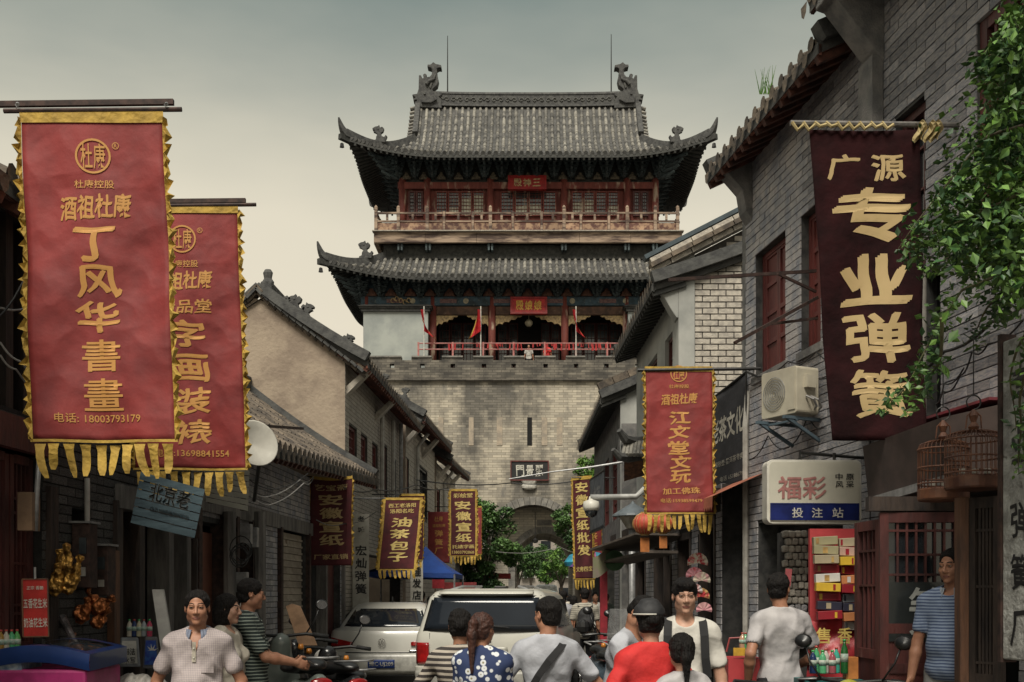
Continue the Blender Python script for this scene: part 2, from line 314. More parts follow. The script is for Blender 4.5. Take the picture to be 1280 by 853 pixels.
def brick_wall(fr, u0, u1, v0, v1, holes, parent, material, mortar, bl=.24, bh=.075, gap=.010, top=None, thick=.24, limit=300, w0=0, proud=.012, backing=True, vis=True, jit=.003):
    if backing:
        mb = MB()
        if top is None:
            for a, b, c, d in cells(u0, u1, v0, v1, holes): fr.box(mb, a, b, c, d, w0-thick, w0)
        else:
            n = 14
            for i in range(n):
                a = u0+(u1-u0)*i/n; b = u0+(u1-u0)*(i+1)/n
                for (a2, b2, c, d) in cells(a, b, v0, 99, [h for h in holes if h[0] < b and h[1] > a]):
                    ta, tb = top(a2), top(b2); da, db = (min(d, ta), min(d, tb)) if d < 90 else (ta, tb)
                    mb.hexa([fr.p(a2, c, w0-thick), fr.p(b2, c, w0-thick), fr.p(b2, c, w0), fr.p(a2, c, w0), fr.p(a2, da, w0-thick), fr.p(b2, db, w0-thick), fr.p(b2, db, w0), fr.p(a2, da, w0)])
        mb.build('wall', mortar, parent)
    rnd = random.Random(int(u0*100+v0*10+len(holes))); bs = []
    vmax = v1 if top is None else max(top(u0), top(u1), top((u0+u1)/2)); row = 0; v = v0
    while v+bh*.5 < vmax:
        u = u0-(bl/2 if row % 2 else 0)
        while u < u1:
            a, b = max(u, u0), min(u+bl, u1); segs = [(a, b)]
            for h in holes:
                if v+bh > h[2]+.01 and v < h[3]-.01:
                    ns = []
                    for x, y in segs:
                        if h[1] <= x or h[0] >= y: ns.append((x, y)); continue
                        if x < h[0]: ns.append((x, h[0]))
                        if y > h[1]: ns.append((h[1], y))
                    segs = ns
            for x, y in segs:
                if y-x < .03: continue
                if top is not None and v+bh > min(top(x), top(y)): continue
                bs.append(((x+y)/2, min(v+bh/2, vmax), y-x-gap, bh-gap, rnd.uniform(-jit, jit), rnd.choice((0, 1, 2))))
            u += bl
        v += bh; row += 1
    sc = []
    for i, b in enumerate(bs):
        p = fr.p(b[0], b[1], w0); x = CX+F*p.x/max(p.y, .1); y = CY-F*(p.z-HC)/max(p.y, .1)
        vis_ = (-5 < x < 1285) and (-5 < y < 858) and p.y > 0
        sc.append((0 if vis_ else 1, p.y, i))
    sc.sort(); sel = {i for k, (q, d, i) in enumerate(sc) if k < limit and q == 0}
    rest = MB(); keyname = 'brickmesh_'+material.name
    if keyname not in bpy.data.meshes:
        t = MB(); e = .46; t.hexa([(-.5, -.5, -.5), (.5, -.5, -.5), (.5, .5, -.5), (-.5, .5, -.5), (-.5, -.5, .5), (.5, -.5, .5), (.5, .5, .5), (-.5, .5, .5)])
        me = bpy.data.meshes.new(keyname); me.from_pydata(t.v, [], t.f); me.materials.append(material)
    me = bpy.data.meshes[keyname]; o0 = org(parent)
    for i, (cu, cv, l, h, dw, k) in enumerate(bs):
        if i in sel:
            o = bpy.data.objects.new('brick', me); COL.objects.link(o); o.parent = parent
            o.location = fr.p(cu, cv, w0+proud/2-.02+dw)-o0; o.scale = (l, .04+proud, h); o.rotation_euler = (0, rnd.uniform(-.004, .004), fr.ang)
        else: fr.box(rest, cu-l/2, cu+l/2, cv-h/2, cv+h/2, w0-.02, w0+proud+dw)
    if rest.f: rest.build('brick_courses', material, parent, kind='stuff')
# ================================================================ SETTING: ground, street
def slab(name, pts, z, material, th=.1):
    mb = MB(); n = len(pts); mb.add([(x, y, z) for x, y in pts]+[(x, y, z-th) for x, y in pts], [tuple(range(n))]+[tuple(range(2*n-1, n-1, -1))]+[(i, i+n, (i+1) % n+n, (i+1) % n) for i in range(n)])
    return mb.build(name, material, kind='structure')
slab('ground', [(-900, -300), (900, -300), (900, 2500), (-900, 2500)], -.02, mat('earth', (.10, .095, .085), .95, (.06, .058, .05), .5), .5)
g_ = lambda: gen_brick(.6, .3, (.35, .33, .31), .012, .75, axis='XY')
M['paved'] = mat('street_paving', (.15, .145, .135), .8, (.085, .082, .078), 1.1, detail=8, bump=.3, bscale=15, gen=g_())
slab('street', [(-3.6, -8), (5.2, -8), (3.4, 12), (2.2, 26), (2.6, 56.9), (-2.6, 56.9), (-2.9, 27), (-3.4, 10)], 0, M['paved'], .015)
slab('road', [(-30, 66.3), (30, 66.3), (14, 260), (-14, 260)], 0, M['asphalt'], .015)
slab('gateway_paving', [(-2.9, 57.0), (3.2, 57.0), (3.2, 66.2), (-2.9, 66.2)], .004, M['paving'], .015)
# ================================================================ GATE TOWER
BD, TC = 57.0, 63.9                       # front face of the brick base, centre line of the timber tower
tw = thing('gate_tower', 'tall grey brick city gate carrying a two-storey timber pavilion with upswept tiled roofs', 'gate tower', (0, BD, 0))
def arch_block(mb, x0, x1, y0, y1, z1, cx, hw, zs, rise, z0=0, n=18):
    blk = lambda a, b, za0, zb0: mb.hexa([(a, y0, za0), (b, y0, zb0), (b, y1, zb0), (a, y1, za0), (a, y0, z1), (b, y0, z1), (b, y1, z1), (a, y1, z1)])
    blk(x0, cx-hw, z0, z0); blk(cx+hw, x1, z0, z0)
    f = lambda t: zs+rise*math.sqrt(max(0, 1-t*t))
    for i in range(n):
        t0, t1 = math.cos(PI*(1-i/n)), math.cos(PI*(1-(i+1)/n)); blk(cx+hw*t0, cx+hw*t1, f(t0), f(t1))
def arch_ring(cx, hw, zs, rise, y, wd, n, jamb=0, name='voussoir'):
    for i in range(n):
        a0, a1 = PI*(1-i/n)-.006, PI*(1-(i+1)/n)+.006; q = []
        for rr in (0, wd):
            for a in ((a0, a1) if rr == 0 else (a1, a0)): q.append((cx+(hw+rr)*math.cos(a), zs+(rise+rr)*math.sin(a)))
        m = MB(); m.add([(p[0], y-.06, p[1]) for p in q]+[(p[0], y+.05, p[1]) for p in q], [(0, 1, 2, 3), (7, 6, 5, 4), (0, 4, 5, 1), (1, 5, 6, 2), (2, 6, 7, 3), (3, 7, 4, 0)])
        m.build(name, M['arch_stone'], tw)
    if jamb:
        k = int(zs/.42)
        for s in (-1, 1):
            for i in range(k):
                m = MB(); m.box((cx+s*(hw+wd/2), y-.005, (i+.5)*zs/k), (wd, .11, zs/k-.02)); m.build('jamb_stone', M['arch_stone'], tw)
OA = (.25, 2.2, 4.1, 2.15); IA = (.87, 1.56, 3.3, 1.56)
BX0, BX1 = XX(453, BD), 9.2; ZP = ZZ(475, BD); ZT = ZZ(447, BD)
m = MB(); arch_block(m, BX0, BX1, BD, BD+1.5, ZP, *OA); m.build('base_wall', M['gate_brick'], tw)
m = MB(); arch_block(m, BX0, BX1, BD+1.504, 66.2, ZP, *IA); m.build('inner_gate_wall', mat('pale_gate_brick', (.60, .56, .48), .9, (.36, .34, .30), .6, detail=8, bump=.3, gen=gen_brick(.46, .13, (.6, .57, .52), .012, .75)), tw)
arch_ring(*OA, BD, .42, 25); arch_ring(*IA, BD+1.5, .36, 21, jamb=1)
m = MB(); m.box((BX0/2+BX1/2, BD-.04, ZP), (BX1-BX0+.1, .3, .10)); m.build('string_course', M['parapet_brick'], tw)
pz = [ZP+.05, ZZ(460, BD), ZZ(455, BD), ZZ(450, BD), ZT]
holes = [(XX(x, BD)-.12, XX(x, BD)+.12, pz[1], pz[2]) for x in (490, 528, 566, 605, 642, 682, 720, 758, 797)]
holes += [(XX(x, BD)-.26, XX(x, BD)+.26, pz[3]-.02, pz[4]+1) for x in (508, 546, 585, 623, 662, 701, 738, 776, 815)]
pf = Fr((0, BD), (1, BD))
m = MB()
for a, b, c, d in cells(BX0, BX1, pz[0], pz[4], holes): pf.box(m, a, b, c, d, -.5, 0)
m.build('parapet', M['parapet_brick'], tw)
_cr = sorted([(h[0], h[1]) for h in holes if h[3] > ZT]); _e = [BX0]+[v for h in _cr for v in h]+[BX1]
for x0, x1 in zip(_e[::2], _e[1::2]):
    n = max(1, round((x1-x0)/.8))
    for i in range(n):
        m = MB(); w = (x1-x0)/n; m.box((x0+w*(i+.5), BD+.25, ZT+.04), (w-.02, .62, .08)); m.build('coping_stone', M['arch_stone'], tw)
m = MB(); m.box(((BX0+BX1)/2, (BD+.5+66.2)/2, ZP+.3), (BX1-BX0-.02, 66.2-BD-.5, .5)); m.build('terrace', M['parapet_brick'], tw)
ZF = ZP+.55   # terrace floor
for x0, x1, op in ((621, 628, 0), (659, 665, 1), (677, 684, 0), (696, 703, 0), (548, 554, 0), (586, 592, 0)):
    m = MB(); m.box((XX((x0+x1)/2, BD), BD-.003, ZZ(539.5, BD)), (XX(x1, BD)-XX(x0, BD), .04, ZZ(522, BD)-ZZ(557, BD)))
    if op: m.build('arrow_slit', M['void'], tw)
    else: m.build('bricked_up_slit', mat('pale_infill', (.40, .33, .25), .9, (.27, .235, .19), 3, bump=.2), tw)
def board(par, x0, y0, x1, y1, D, s, base, frame, ink, name='name_board', fw=.09, bold=.02, tilt=0, wfrac=.74, hfrac=.55, th=.12):
    X0, X1, Z1, Z0 = XX(x0, D), XX(x1, D), ZZ(y0, D), ZZ(y1, D); cx, cz = (X0+X1)/2, (Z0+Z1)/2; Mx = Matrix.Rotation(-tilt, 3, 'X')
    pt = lambda u, v, w: Vector((cx, D, cz))+Mx @ Vector((u, -w, v))
    w, h = X1-X0, Z1-Z0
    m = MB(); m.prism([(-w/2, -h/2), (w/2, -h/2), (w/2, h/2), (-w/2, h/2)], pt, -th); b = m.build(name, base, par)
    for (a0, b0, a1, b1) in ((-w/2, h/2-fw, w/2, h/2), (-w/2, -h/2, w/2, -h/2+fw), (-w/2, -h/2+fw, -w/2+fw, h/2-fw), (w/2-fw, -h/2+fw, w/2, h/2-fw)):
        m = MB(); m.prism([(a0, b0), (a1, b0), (a1, b1), (a0, b1)], pt, .05); m.build('board_frame', frame, b)
    m = MB(); n = len(s)
    for i, ch in enumerate(s): put_text(m, ch, pt, -w*wfrac/2+w*wfrac*(i+.5)/n, 0, w*wfrac/n*.82, h*hfrac, bold, off=.012, wob=.02)
    m.build('lettering', ink, b); return b
board(tw, 638, 576, 686, 601, BD-.1, '門景麗', M['black_paint'], M['red_wood_clean'], mat('white_ink', (.6, .58, .5), .7), bold=.02, fw=.05)
m = MB(); m.lathe([(.22, 0), (.36, .08), (.40, .2), (.30, .28), (.38, .38), (.42, .44)], P(661.5, 612, BD-.1), n=10, sy=.4); m.build('carved_emblem', mat('white_stone', (.6, .58, .52), .8, bump=.5), tw)
m = MB(); m.box((XX(680, 59.4), BD+1.46, ZZ(655, 59.4)), (.8, .08, .28)); m.build('inner_tablet', M['arch_stone'], tw)
class Roof:
    def __init__(s, a, b, z0, g, prof, lift, inner=None, ext=.35):
        s.a, s.b, s.z0, s.g, s.prof, s.C, s.inner, s.ext = a, b, z0, g, prof, lift, inner, ext
    def lift(s, x, y):
        tx = max(0, (abs(x)/s.a-.45)/.55); ty = max(0, (abs(y)/s.b-.2)/.8); return s.C*tx**2.2*ty**2
    def pt(s, x, y, d, dz=0):
        tx = min(1, abs(x)/s.a)**8; ty = min(1, abs(y)/s.b)**8; e = s.ext*tx*ty
        return Vector((x+math.copysign(e, x), TC+y+math.copysign(e, y), s.z0+s.prof(d)+s.lift(x, y)+dz))
    def front(s, x, d, sg=-1, dz=0): return s.pt(x, sg*(s.b-d), d, dz)
    def side(s, y, d, sg=1, dz=0): return s.pt(sg*(s.a-d), y, d, dz)
    def limf(s, x): return (s.inner if s.inner else s.b) if abs(x) <= (s.a-s.inner if s.inner else s.g) else s.a-abs(x)
    def lims(s, y): return min(s.inner if s.inner else s.a-s.g, s.b-abs(y))
    def make(s, par, spacing=.345, nm='roof'):
        m = MB(); nx = 60
        for dz in (0, -.20):
            for sg in (-1, 1):
                m.sheet(lambda u, t: s.front(-s.a+2*s.a*u, t*max(.001, s.limf(-s.a+2*s.a*u)), sg, dz), nx, 10)
                m.sheet(lambda u, t: s.side(-s.b+2*s.b*u, t*max(.001, s.lims(-s.b+2*s.b*u)), sg, dz), 36, 8)
        m.build('roof_boards', M['tile_dark'], par, smooth=True)
        for sg in (-1, 1):       # fascia edge
            m = MB(); m.sheet(lambda u, t: s.front(-s.a+2*s.a*u, 0, sg, -.22+.24*t), 60, 1); m.sheet(lambda u, t: s.side(-s.b+2*s.b*u, 0, sg, -.22+.24*t), 30, 1); m.build('eave_board', M['rafter'], par)
        def row(f, L):
            k = max(3, int(L/.42)); m = MB(); vs = []; ns = 6
            prev = None
            for i in range(k+1):
                for q in ((0, 1) if 0 < i < k else (0,)):
                    d = L*i/k; c = f(d); c2 = f(min(L, d+.05)) if d < L-.06 else f(d); c1 = f(max(0, d-.05)); t = (c2-c1).normalized(); sd = t.cross(Vector((0, 0, 1))).normalized(); up = sd.cross(t)
                    r = .105 if (q == 1 or i == 0) else .088
                    vs.append([c+sd*(r*math.cos(PI*j/(ns-1)))+up*(r*math.sin(PI*j/(ns-1))*1.15-.01) for j in range(ns)])
            fl = [v for rr in vs for v in rr]
            m.add(fl, [(i*ns+j, i*ns+j+1, (i+1)*ns+j+1, (i+1)*ns+j) for i in range(len(vs)-1) for j in range(ns-1)])
            c = f(0); t = (f(.1)-c).normalized(); sd = t.cross(Vector((0, 0, 1))).normalized(); up = sd.cross(t); n = 8
            m.add([c-t*.03+sd*(.12*math.cos(2*PI*j/n))+up*(.12*math.sin(2*PI*j/n)+.0) for j in range(n)]+[c+t*.05+sd*(.12*math.cos(2*PI*j/n))+up*(.12*math.sin(2*PI*j/n)) for j in range(n)],
                  [tuple(range(n))]+[(j, (j+1) % n, (j+1) % n+n, j+n) for j in range(n)], 1)
            return m
        n = int(2*s.a/spacing)
        rest = MB()
        for i in range(n+1):
            x = -s.a+.08+(2*s.a-.16)*i/n; L = s.limf(x)
            if L < .3: continue
            row(lambda d: s.front(x, d, -1, .02), L-.05).build('tile_row', [M['tile'], M['tile_dark']], par)
            mm = row(lambda d: s.front(x, d, 1, .02), L-.05); rest.add(mm.v, mm.f)
        n = int(2*s.b/spacing)
        for i in range(n+1):
            y = -s.b+.08+(2*s.b-.16)*i/n; L = s.lims(y)
            if L < .3: continue
            for sg in (-1, 1): row(lambda d: s.side(y, d, sg, .02), L-.05).build('tile_row', [M['tile'], M['tile_dark']], par)
        rest.build('rear_tile_rows', M['tile'], par, kind='stuff')
        m = MB()   # drip tiles between the rows, pointed
        n = int(2*s.a/spacing)
        for i in range(n):
            x = -s.a+.08+(2*s.a-.16)*(i+.5)/n
            for sg in (-1,):
                p = s.front(x, 0, sg, .03); y = p.y-.02; m.add([(p.x-.11, y, p.z), (p.x+.11, y, p.z), (p.x+.06, y, p.z-.11), (p.x, y, p.z-.17), (p.x-.06, y, p.z-.11), (p.x-.11, y+.04, p.z+.01), (p.x+.11, y+.04, p.z+.01)], [(0, 4, 3, 2, 1), (0, 1, 6, 5)])
        m.build('drip_tiles', M['tile_dark'], par, kind='stuff')
        m = MB();
        for sg in (-1, 1):
            k = int(2*s.a/.30)
            for i in range(k+1):
                x = -s.a+.1+(2*s.a-.2)*i/k; L = min(1.9, s.limf(x))
                if L > .25: m.bar(s.front(x, -.02, sg, -.30), s.front(x, L, sg, -.28), .11, .11)
            k = int(2*s.b/.30)
            for i in range(k+1):
                y = -s.b+.1+(2*s.b-.2)*i/k; L = min(1.9, s.lims(y))
                if L > .25: m.bar(s.side(y, -.02, sg, -.30), s.side(y, L, sg, -.28), .11, .11)
        m.build('rafters', M['rafter'], par, kind='stuff')
        for sx in (-1, 1):
            for sy in (-1, 1):
                L = s.inner if s.inner else s.a-s.g; pts = []
                for i in range(15):
                    d = L*(1-i/14); q = s.pt(sx*(s.a-d), sy*(s.b-d), d, .16); pts.append(q)
                dv = Vector((sx, sy, 0)).normalized()
                for i in range(1, 7): t = i/6; pts.append(pts[14]+dv*.42*t+Vector((0, 0, .15*t+.55*t*t)))
                w = [.17]*15+[.15, .13, .11, .09, .065, .03]; m = MB(); vs = []
                for i, p in enumerate(pts):
                    d = (pts[min(i+1, len(pts)-1)]-pts[max(i-1, 0)]).normalized(); x = d.cross(Vector((0, 0, 1))).normalized(); y = x.cross(d); hgt = w[i]*1.25
                    vs += [p-x*w[i]-y*hgt, p+x*w[i]-y*hgt, p+x*w[i]*.8+y*hgt, p-x*w[i]*.8+y*hgt]
                m.add(vs, [(i*4+j, i*4+(j+1) % 4, (i+1)*4+(j+1) % 4, (i+1)*4+j) for i in range(len(pts)-1) for j in range(4)])
                m.build('hip_ridge', M['ridge'], par, bevel=.03)
                q = pts[8 if not s.inner else 7]; beast(q+Vector((0, 0, .15)), .95, Vector((sx, 0, 0)), par)
                if sy < 0:   # corner wind bell bracket / protruding corner beam
                    e = pts[13]; m = MB(); m.bar(s.pt(sx*(s.a-1.6), sy*(s.b-1.6), 1.6, -.5), s.pt(sx*(s.a+.25), sy*(s.b+.25), 0, -.32), .26, .3); m.build('corner_beam', M['rafter'], par)
                    m = MB(); m.lathe([(.02, 0), (.09, -.04), (.11, -.2), (.13, -.24)], s.pt(sx*(s.a+.15), sy*(s.b+.15), 0, -.55), n=8); m.build('wind_bell', M['metal_dark'], par)
BEAST = [(-.34, 0), (-.36, .16), (-.44, .34), (-.34, .42), (-.26, .30), (-.12, .36), (-.08, .52), (-.20, .60), (-.26, .78), (-.14, .90), (-.02, .84), (.02, 1.0), (.12, .92), (.26, .90), (.42, .80), (.40, .70), (.26, .68), (.36, .60), (.22, .54), (.12, .46), (.20, .32), (.22, .16), (.36, .10), (.38, 0)]
def beast(p, h, d, par, name='roof_beast', material=None, th=.22):
    d = d.normalized(); nrm = d.cross(Vector((0, 0, 1)))
    m = MB(); c = .12; fn = lambda u, v, w: Vector(p)+d*u*h+Vector((0, 0, v*h))+nrm*(w-th/2)
    m.prism(BEAST, fn, th)
    m.tube([Vector(p)+d*.1*h+Vector((0, 0, .76*h))-nrm*th*.6, Vector(p)+d*.1*h+Vector((0, 0, .76*h))+nrm*th*.6], .07*h, 8)
    return m.build(name, material or M['ridge'], par, bevel=.02)
UP = Roof(9.4, 5.0, ZZ(192, 58.9), 6.4, lambda d: 4.7*(.42*(d/5)+.58*(max(0, d)/5)**2.6), .8)
LO = Roof(10.3, 6.2, ZZ(345, 57.7), 0, lambda d: 2.2*(.62*(d/3.1)+.38*(max(0, d)/3.1)**2), .75, inner=3.1)
UP.make(tw); LO.make(tw)
ZR = UP.z0+4.7; RH = .62
m = MB(); m.sheet(lambda u, t: Vector((-6.2+12.4*u, TC-.16, ZR-.05+(RH+.12)*t+.10*abs(2*u-1)**3)), 30, 1); m.sheet(lambda u, t: Vector((-6.2+12.4*u, TC+.16, ZR-.05+(RH+.12)*t+.10*abs(2*u-1)**3)), 30, 1)
m.sweep([Vector((-6.2+12.4*i/20, TC, ZR+RH+.1+.10*abs(i/10-1)**3)) for i in range(21)], [(-.2, -.06), (.2, -.06), (.14, .08), (-.14, .08)]);
m.sweep([Vector((-6.2+12.4*i/20, TC, ZR+.02+.10*abs(i/10-1)**3)) for i in range(21)], [(-.22, -.06), (.22, -.06), (.2, .05), (-.2, .05)])
mr = m.build('main_ridge', M['ridge'], tw)
m = MB()   # carved scrolls on the ridge face
for i in range(31):
    x = -5.9+11.8*i/30; z = ZR+.33+.1*abs(i/15-1)**3
    pts = [Vector((x+.17*(1-t*.12)*math.cos(t*1.1+i*PI), TC-.18, z+.15*(1-t*.12)*math.sin(t*1.1))) for t in range(7)]; m.tube(pts, .035, 5)
m.build('ridge_carving', mat('ridge_carving', (.13, .13, .12), .85, bump=.5), tw)
for sx in (-1, 1):
    m = MB()
    for sy in (-1, 1):
        pts = [Vector((sx*(6.4), TC+sy*(5.0-d), UP.z0+UP.prof(d)+.2)) for d in [5-1.75*i/10 for i in range(11)]]
        m.sweep(pts, [(-.17, -.22), (.17, -.22), (.15, .2), (-.15, .2)])
    m.build('verge_ridge', M['ridge'], tw, bevel=.03)
    m = MB()
    for k in range(9):   # stacked verge tiles in profile
        for sy in (-1, 1):
            d = 5-.2*k-.1; m.tube([Vector((sx*6.45, TC+sy*(5-d), UP.z0+UP.prof(d)+.12)), Vector((sx*6.85, TC+sy*(5-d), UP.z0+UP.prof(d)+.02))], .095, 6)
    m.build('verge_tiles', M['tile'], tw, kind='stuff')
    m = MB(); d0 = 3.2; prof = [(5-d, UP.z0+UP.prof(d)) for d in [d0+(5-d0)*i/8 for i in range(9)]]; poly = prof+[(-a, b) for a, b in prof[::-1]][1:]
    m.prism(poly, lambda u, v, w: Vector((sx*(6.3-w), TC+u, v)), .12); m.build('gable_board', M['beam_brown'], tw)
CH = [(238, 392), (236, 345), (214, 352), (212, 340), (230, 330), (206, 318), (207, 311), (238, 306), (248, 275), (250, 185), (264, 186), (274, 208), (283, 200), (277, 182), (290, 174), (302, 182), (297, 198), (322, 196), (335, 180), (340, 150), (330, 138), (306, 132), (308, 116), (328, 116), (345, 100), (362, 112), (398, 120), (400, 138), (384, 136), (368, 144), (372, 180), (380, 215), (372, 250), (350, 268), (338, 278), (345, 292), (368, 290), (374, 300), (404, 298), (400, 318), (382, 326), (400, 345), (402, 400)]
for sx in (-1, 1):
    k = 63.9/1372/5.333
    fn = lambda u, v, w: Vector((-sx*(6.72-(u-205)*k)*1.0, TC-.28+w, ZR-.1+(392-v)*k*1.02))
    m = MB(); m.prism(CH, fn, .56); m.prism([(u, v) for u, v in [(262, 330), (300, 300), (345, 318), (372, 350), (330, 372), (270, 370)]], lambda u, v, w: fn(u, v, w)-Vector((0, .14, 0)), .84)
    m.tube([fn(300, 250, -.05), fn(318, 230, -.08), fn(350, 215, -.05), fn(362, 180, -.02)], [.12, .10, .08, .05], 6)
    ch = m.build('ridge_dragon', M['ridge'], tw, bevel=.03)
    m = MB(); m.tube([fn(325, 270+0, -.02), fn(335, 240, -.04)], .06, 6); m.lathe([(.0, -.07), (.08, 0), (0, .07)], fn(290, 318, -.14), n=8); m.build('dragon_eye', mat('ridge_carving', (1, 1, 1)), ch)
for x, y0 in ((559.5, 45), (764, 43)):
    m = MB(); m.tube([P(x, 125, TC), P(x, (y0+125)/2, TC), P(x, y0, TC)], [.045, .035, .02], 6); m.build('lightning_rod', M['metal_dark'], tw)
UW = 60.8; XU = 7.2; z0u = ZZ(290, 59.6); z1u = ZZ(226, UW)
m = MB(); m.box((0, TC, (z0u+z1u)/2), (2*XU-.3, 2*(TC-UW)-.3, z1u-z0u)); m.build('upper_room_wall', M['red_wood'], tw)
m = MB(); m.box((0, TC, z1u+.5), (2*XU-.1, 2*(TC-UW)-.1, 1.3)); m.build('upper_lintel_wall', M['rafter'], tw)
cols = (503, 534, 613, 705, 784, 819)
for x in cols:
    m = MB(); m.tube([(XX(x, UW), UW+.02, z0u), (XX(x, UW), UW+.02, z1u+.1)], .20, 12); m.build('upper_column', M['red_wood'], tw, smooth=True)
for x in (503, 819):
    for yy in (62.4, 64.8, 67.0):
        m = MB(); m.tube([(XX(x, UW), yy, z0u), (XX(x, UW), yy, z1u+.1)], .20, 10); m.build('upper_column', M['red_wood'], tw, smooth=True)
m = MB(); m.box((0, UW-.02, ZZ(233, UW)), (2*XU, .22, .36)); m.build('upper_beam', M['red_wood'], tw)
M['curtain'] = mat('curtain', (.62, .62, .50), .9, (.45, .45, .36), 5)
def lattice(par, X0, X1, z0, z1, y, nx, nz, material, glass, fw=.05, bw=.018, curtain=0, name='window'):
    m = MB();
    for a in ((X0, X0+fw), (X1-fw, X1)): m.box(((a[0]+a[1])/2, y, (z0+z1)/2), (fw, .09, z1-z0))
    for a in ((z0, z0+fw), (z1-fw, z1)): m.box(((X0+X1)/2, y, (a[0]+a[1])/2), (X1-X0-2*fw, .085, fw))
    w = m.build(name, material, par)
    m = MB()
    for i in range(1, nx): m.box((X0+(X1-X0)*i/nx, y, (z0+z1)/2), (bw, .04, z1-z0-2*fw))
    for i in range(1, nz): m.box(((X0+X1)/2, y-.003, z0+(z1-z0)*i/nz), (X1-X0-2*fw, .04, bw))
    m.build('lattice', material, w)
    m = MB(); m.box(((X0+X1)/2, y+.05, (z0+z1)/2), (X1-X0-fw, .012, z1-z0-fw)); m.build('pane', glass, w)
    if curtain:
        m = MB(); m.box(((X0+X1)/2, y+.035, z0+(z1-z0)*curtain/2), (X1-X0-2*fw, .008, (z1-z0)*curtain)); m.build('curtain', M['curtain'], w)
    return w
cur = {1: (0, .05, .35, .75, .85), 2: (0, .0, .45, .48, 0), 3: (0, .55, .65, .0, .45)}
for gi, (a, b, n) in enumerate(((510, 529, 2), (544, 606, 4), (625, 696, 4), (714, 774, 4), (791, 811, 2))):
    for i in range(n):
        X0 = XX(a+(b-a)*i/n, UW)+.02; X1 = XX(a+(b-a)*(i+1)/n, UW)-.02; cc = 0
        if n == 4 and gi in cur: cc = cur[gi][i+1]
        lattice(tw, X0, X1, ZZ(270, UW), ZZ(239, UW), UW+.06, 4, 7, M['red_wood'] if n == 4 else M['maroon_wood'], M['glass_sky'], fw=.07, bw=.022, curtain=cc, name='upper_window')
board(tw, 635, 219, 683, 238, UW-.5, '殿神三', M['plaque_red'], M['plaque_red'], M['gold_carve'], tilt=.2, bold=.03)
PD = 59.6; XP = 8.36; zb0, zb1 = ZZ(304, PD), ZZ(291, PD)
for (c, d) in (((0, PD, (zb0+zb1)/2), (2*XP, .25, zb1-zb0)), ((-XP+.1, TC, (zb0+zb1)/2), (.25, 2*(TC-PD)-.26, zb1-zb0)), ((XP-.1, TC, (zb0+zb1)/2), (.25, 2*(TC-PD)-.26, zb1-zb0))):
    n = 6 if d[0] > 1 else 1
    for i in range(n):
        w = d[0]/n; m = MB(); m.box((c[0]-d[0]/2+w*(i+.5), c[1], c[2]), (w-.015 if n > 1 else w, d[1], d[2])); m.build('platform_beam', M['old_wood'], tw)
m = MB(); m.box((0, PD-.06, zb1+.03), (2*XP+.15, .45, .05)); m.build('platform_edge', M['pale_brick'], tw)
m = MB(); m.box((0, TC, zb1-.1), (2*XP-.3, 2*(TC-PD)-.3, .16)); m.build('platform_floor', M['old_wood'], tw)
m = MB(); m.box((0, TC, zb0-.35), (2*XP-.9, 2*(TC-PD)-.9, .75)); m.build('platform_underside', M['rafter'], tw)
for x in (500, 535, 613, 705, 784, 819):
    m = MB(); X = XX(x, PD); m.box((X-.09, PD+.25, zb0-.2), (.1, .5, .36)); m.box((X+.09, PD+.25, zb0-.2), (.1, .5, .36)); m.box((X, PD+.35, zb0-.1), (.34, .4, .12)); m.build('joist_end', M['bracket_paint'], tw)
posts = (470, 498, 534, 555, 591, 613, 641, 677, 705, 726, 761, 784, 819, 847); zr1 = ZZ(266, PD)
for i, x in enumerate(posts):
    big = x in (470, 498, 534, 613, 705, 784, 819, 847); m = MB(); m.box((XX(x, PD), PD, (zb1+.05+zr1+(.22 if big else .05))/2), (.17 if big else .13, .17, zr1+(.22 if big else .05)-zb1-.05))
    if big: m.lathe([(.07, 0), (.10, .05), (.08, .14), (.02, .2)], (XX(x, PD), PD, zr1+.2), n=8)
    m.build('railing_post', M['old_wood'], tw)
for x0, x1 in zip(posts, posts[1:]):
    a, b = XX(x0, PD)+.09, XX(x1, PD)-.09; c = (a+b)/2; w = b-a
    m = MB(); m.box((c, PD, zr1-.03), (w, .11, .09)); m.box((c, PD, ZZ(277, PD)), (w, .10, .09)); m.box((c, PD, (zr1+ZZ(277, PD))/2), (.12, .09, .32)); m.build('handrail', M['old_wood'], tw)
    m = MB(); m.box((c, PD+.01, (ZZ(279, PD)+zb1)/2+.03), (w, .05, ZZ(279, PD)-zb1-.06)); m.build('railing_panel', mat('panel_wood', (.34, .22, .14), .85, (.10, .045, .035), 3.2, detail=8, rnd=.3, contrast=1), tw)
for sx in (-1, 1):   # side rails running back
    m = MB(); n = 7
    for z, t in ((zr1-.03, .09), (ZZ(277, PD), .09)): m.box((sx*(XP-.15), TC, z), (.1, 2*(TC-PD)-.2, t))
    m.box((sx*(XP-.15), TC, zb1+.3), (.05, 2*(TC-PD)-.2, .45))
    for i in range(1, n+1): m.box((sx*(XP-.15), PD+i*1.2, (zb1+zr1)/2), (.13, .13, zr1-zb1+.1))
    m.build('side_railing', M['old_wood'], tw)
def bracket_geo():
    m = MB()
    for k in range(4):
        z = .05+k*.24; w = .30+.20*k
        m.box((0, -.12*k, z+.06), (w, .13, .12)); m.box((0, -.16*k-.0, z), (.13, .5+.26*k, .12))
        for s in (-1, 0, 1): m.box((s*w*.44, -.12*k, z+.17), (.15, .17, .09), taper=1.25)
        m.box((0, -.45-.17*k, z+.02), (.11, .35, .10), (-.35, 0, 0))
    return m
_b = bracket_geo()
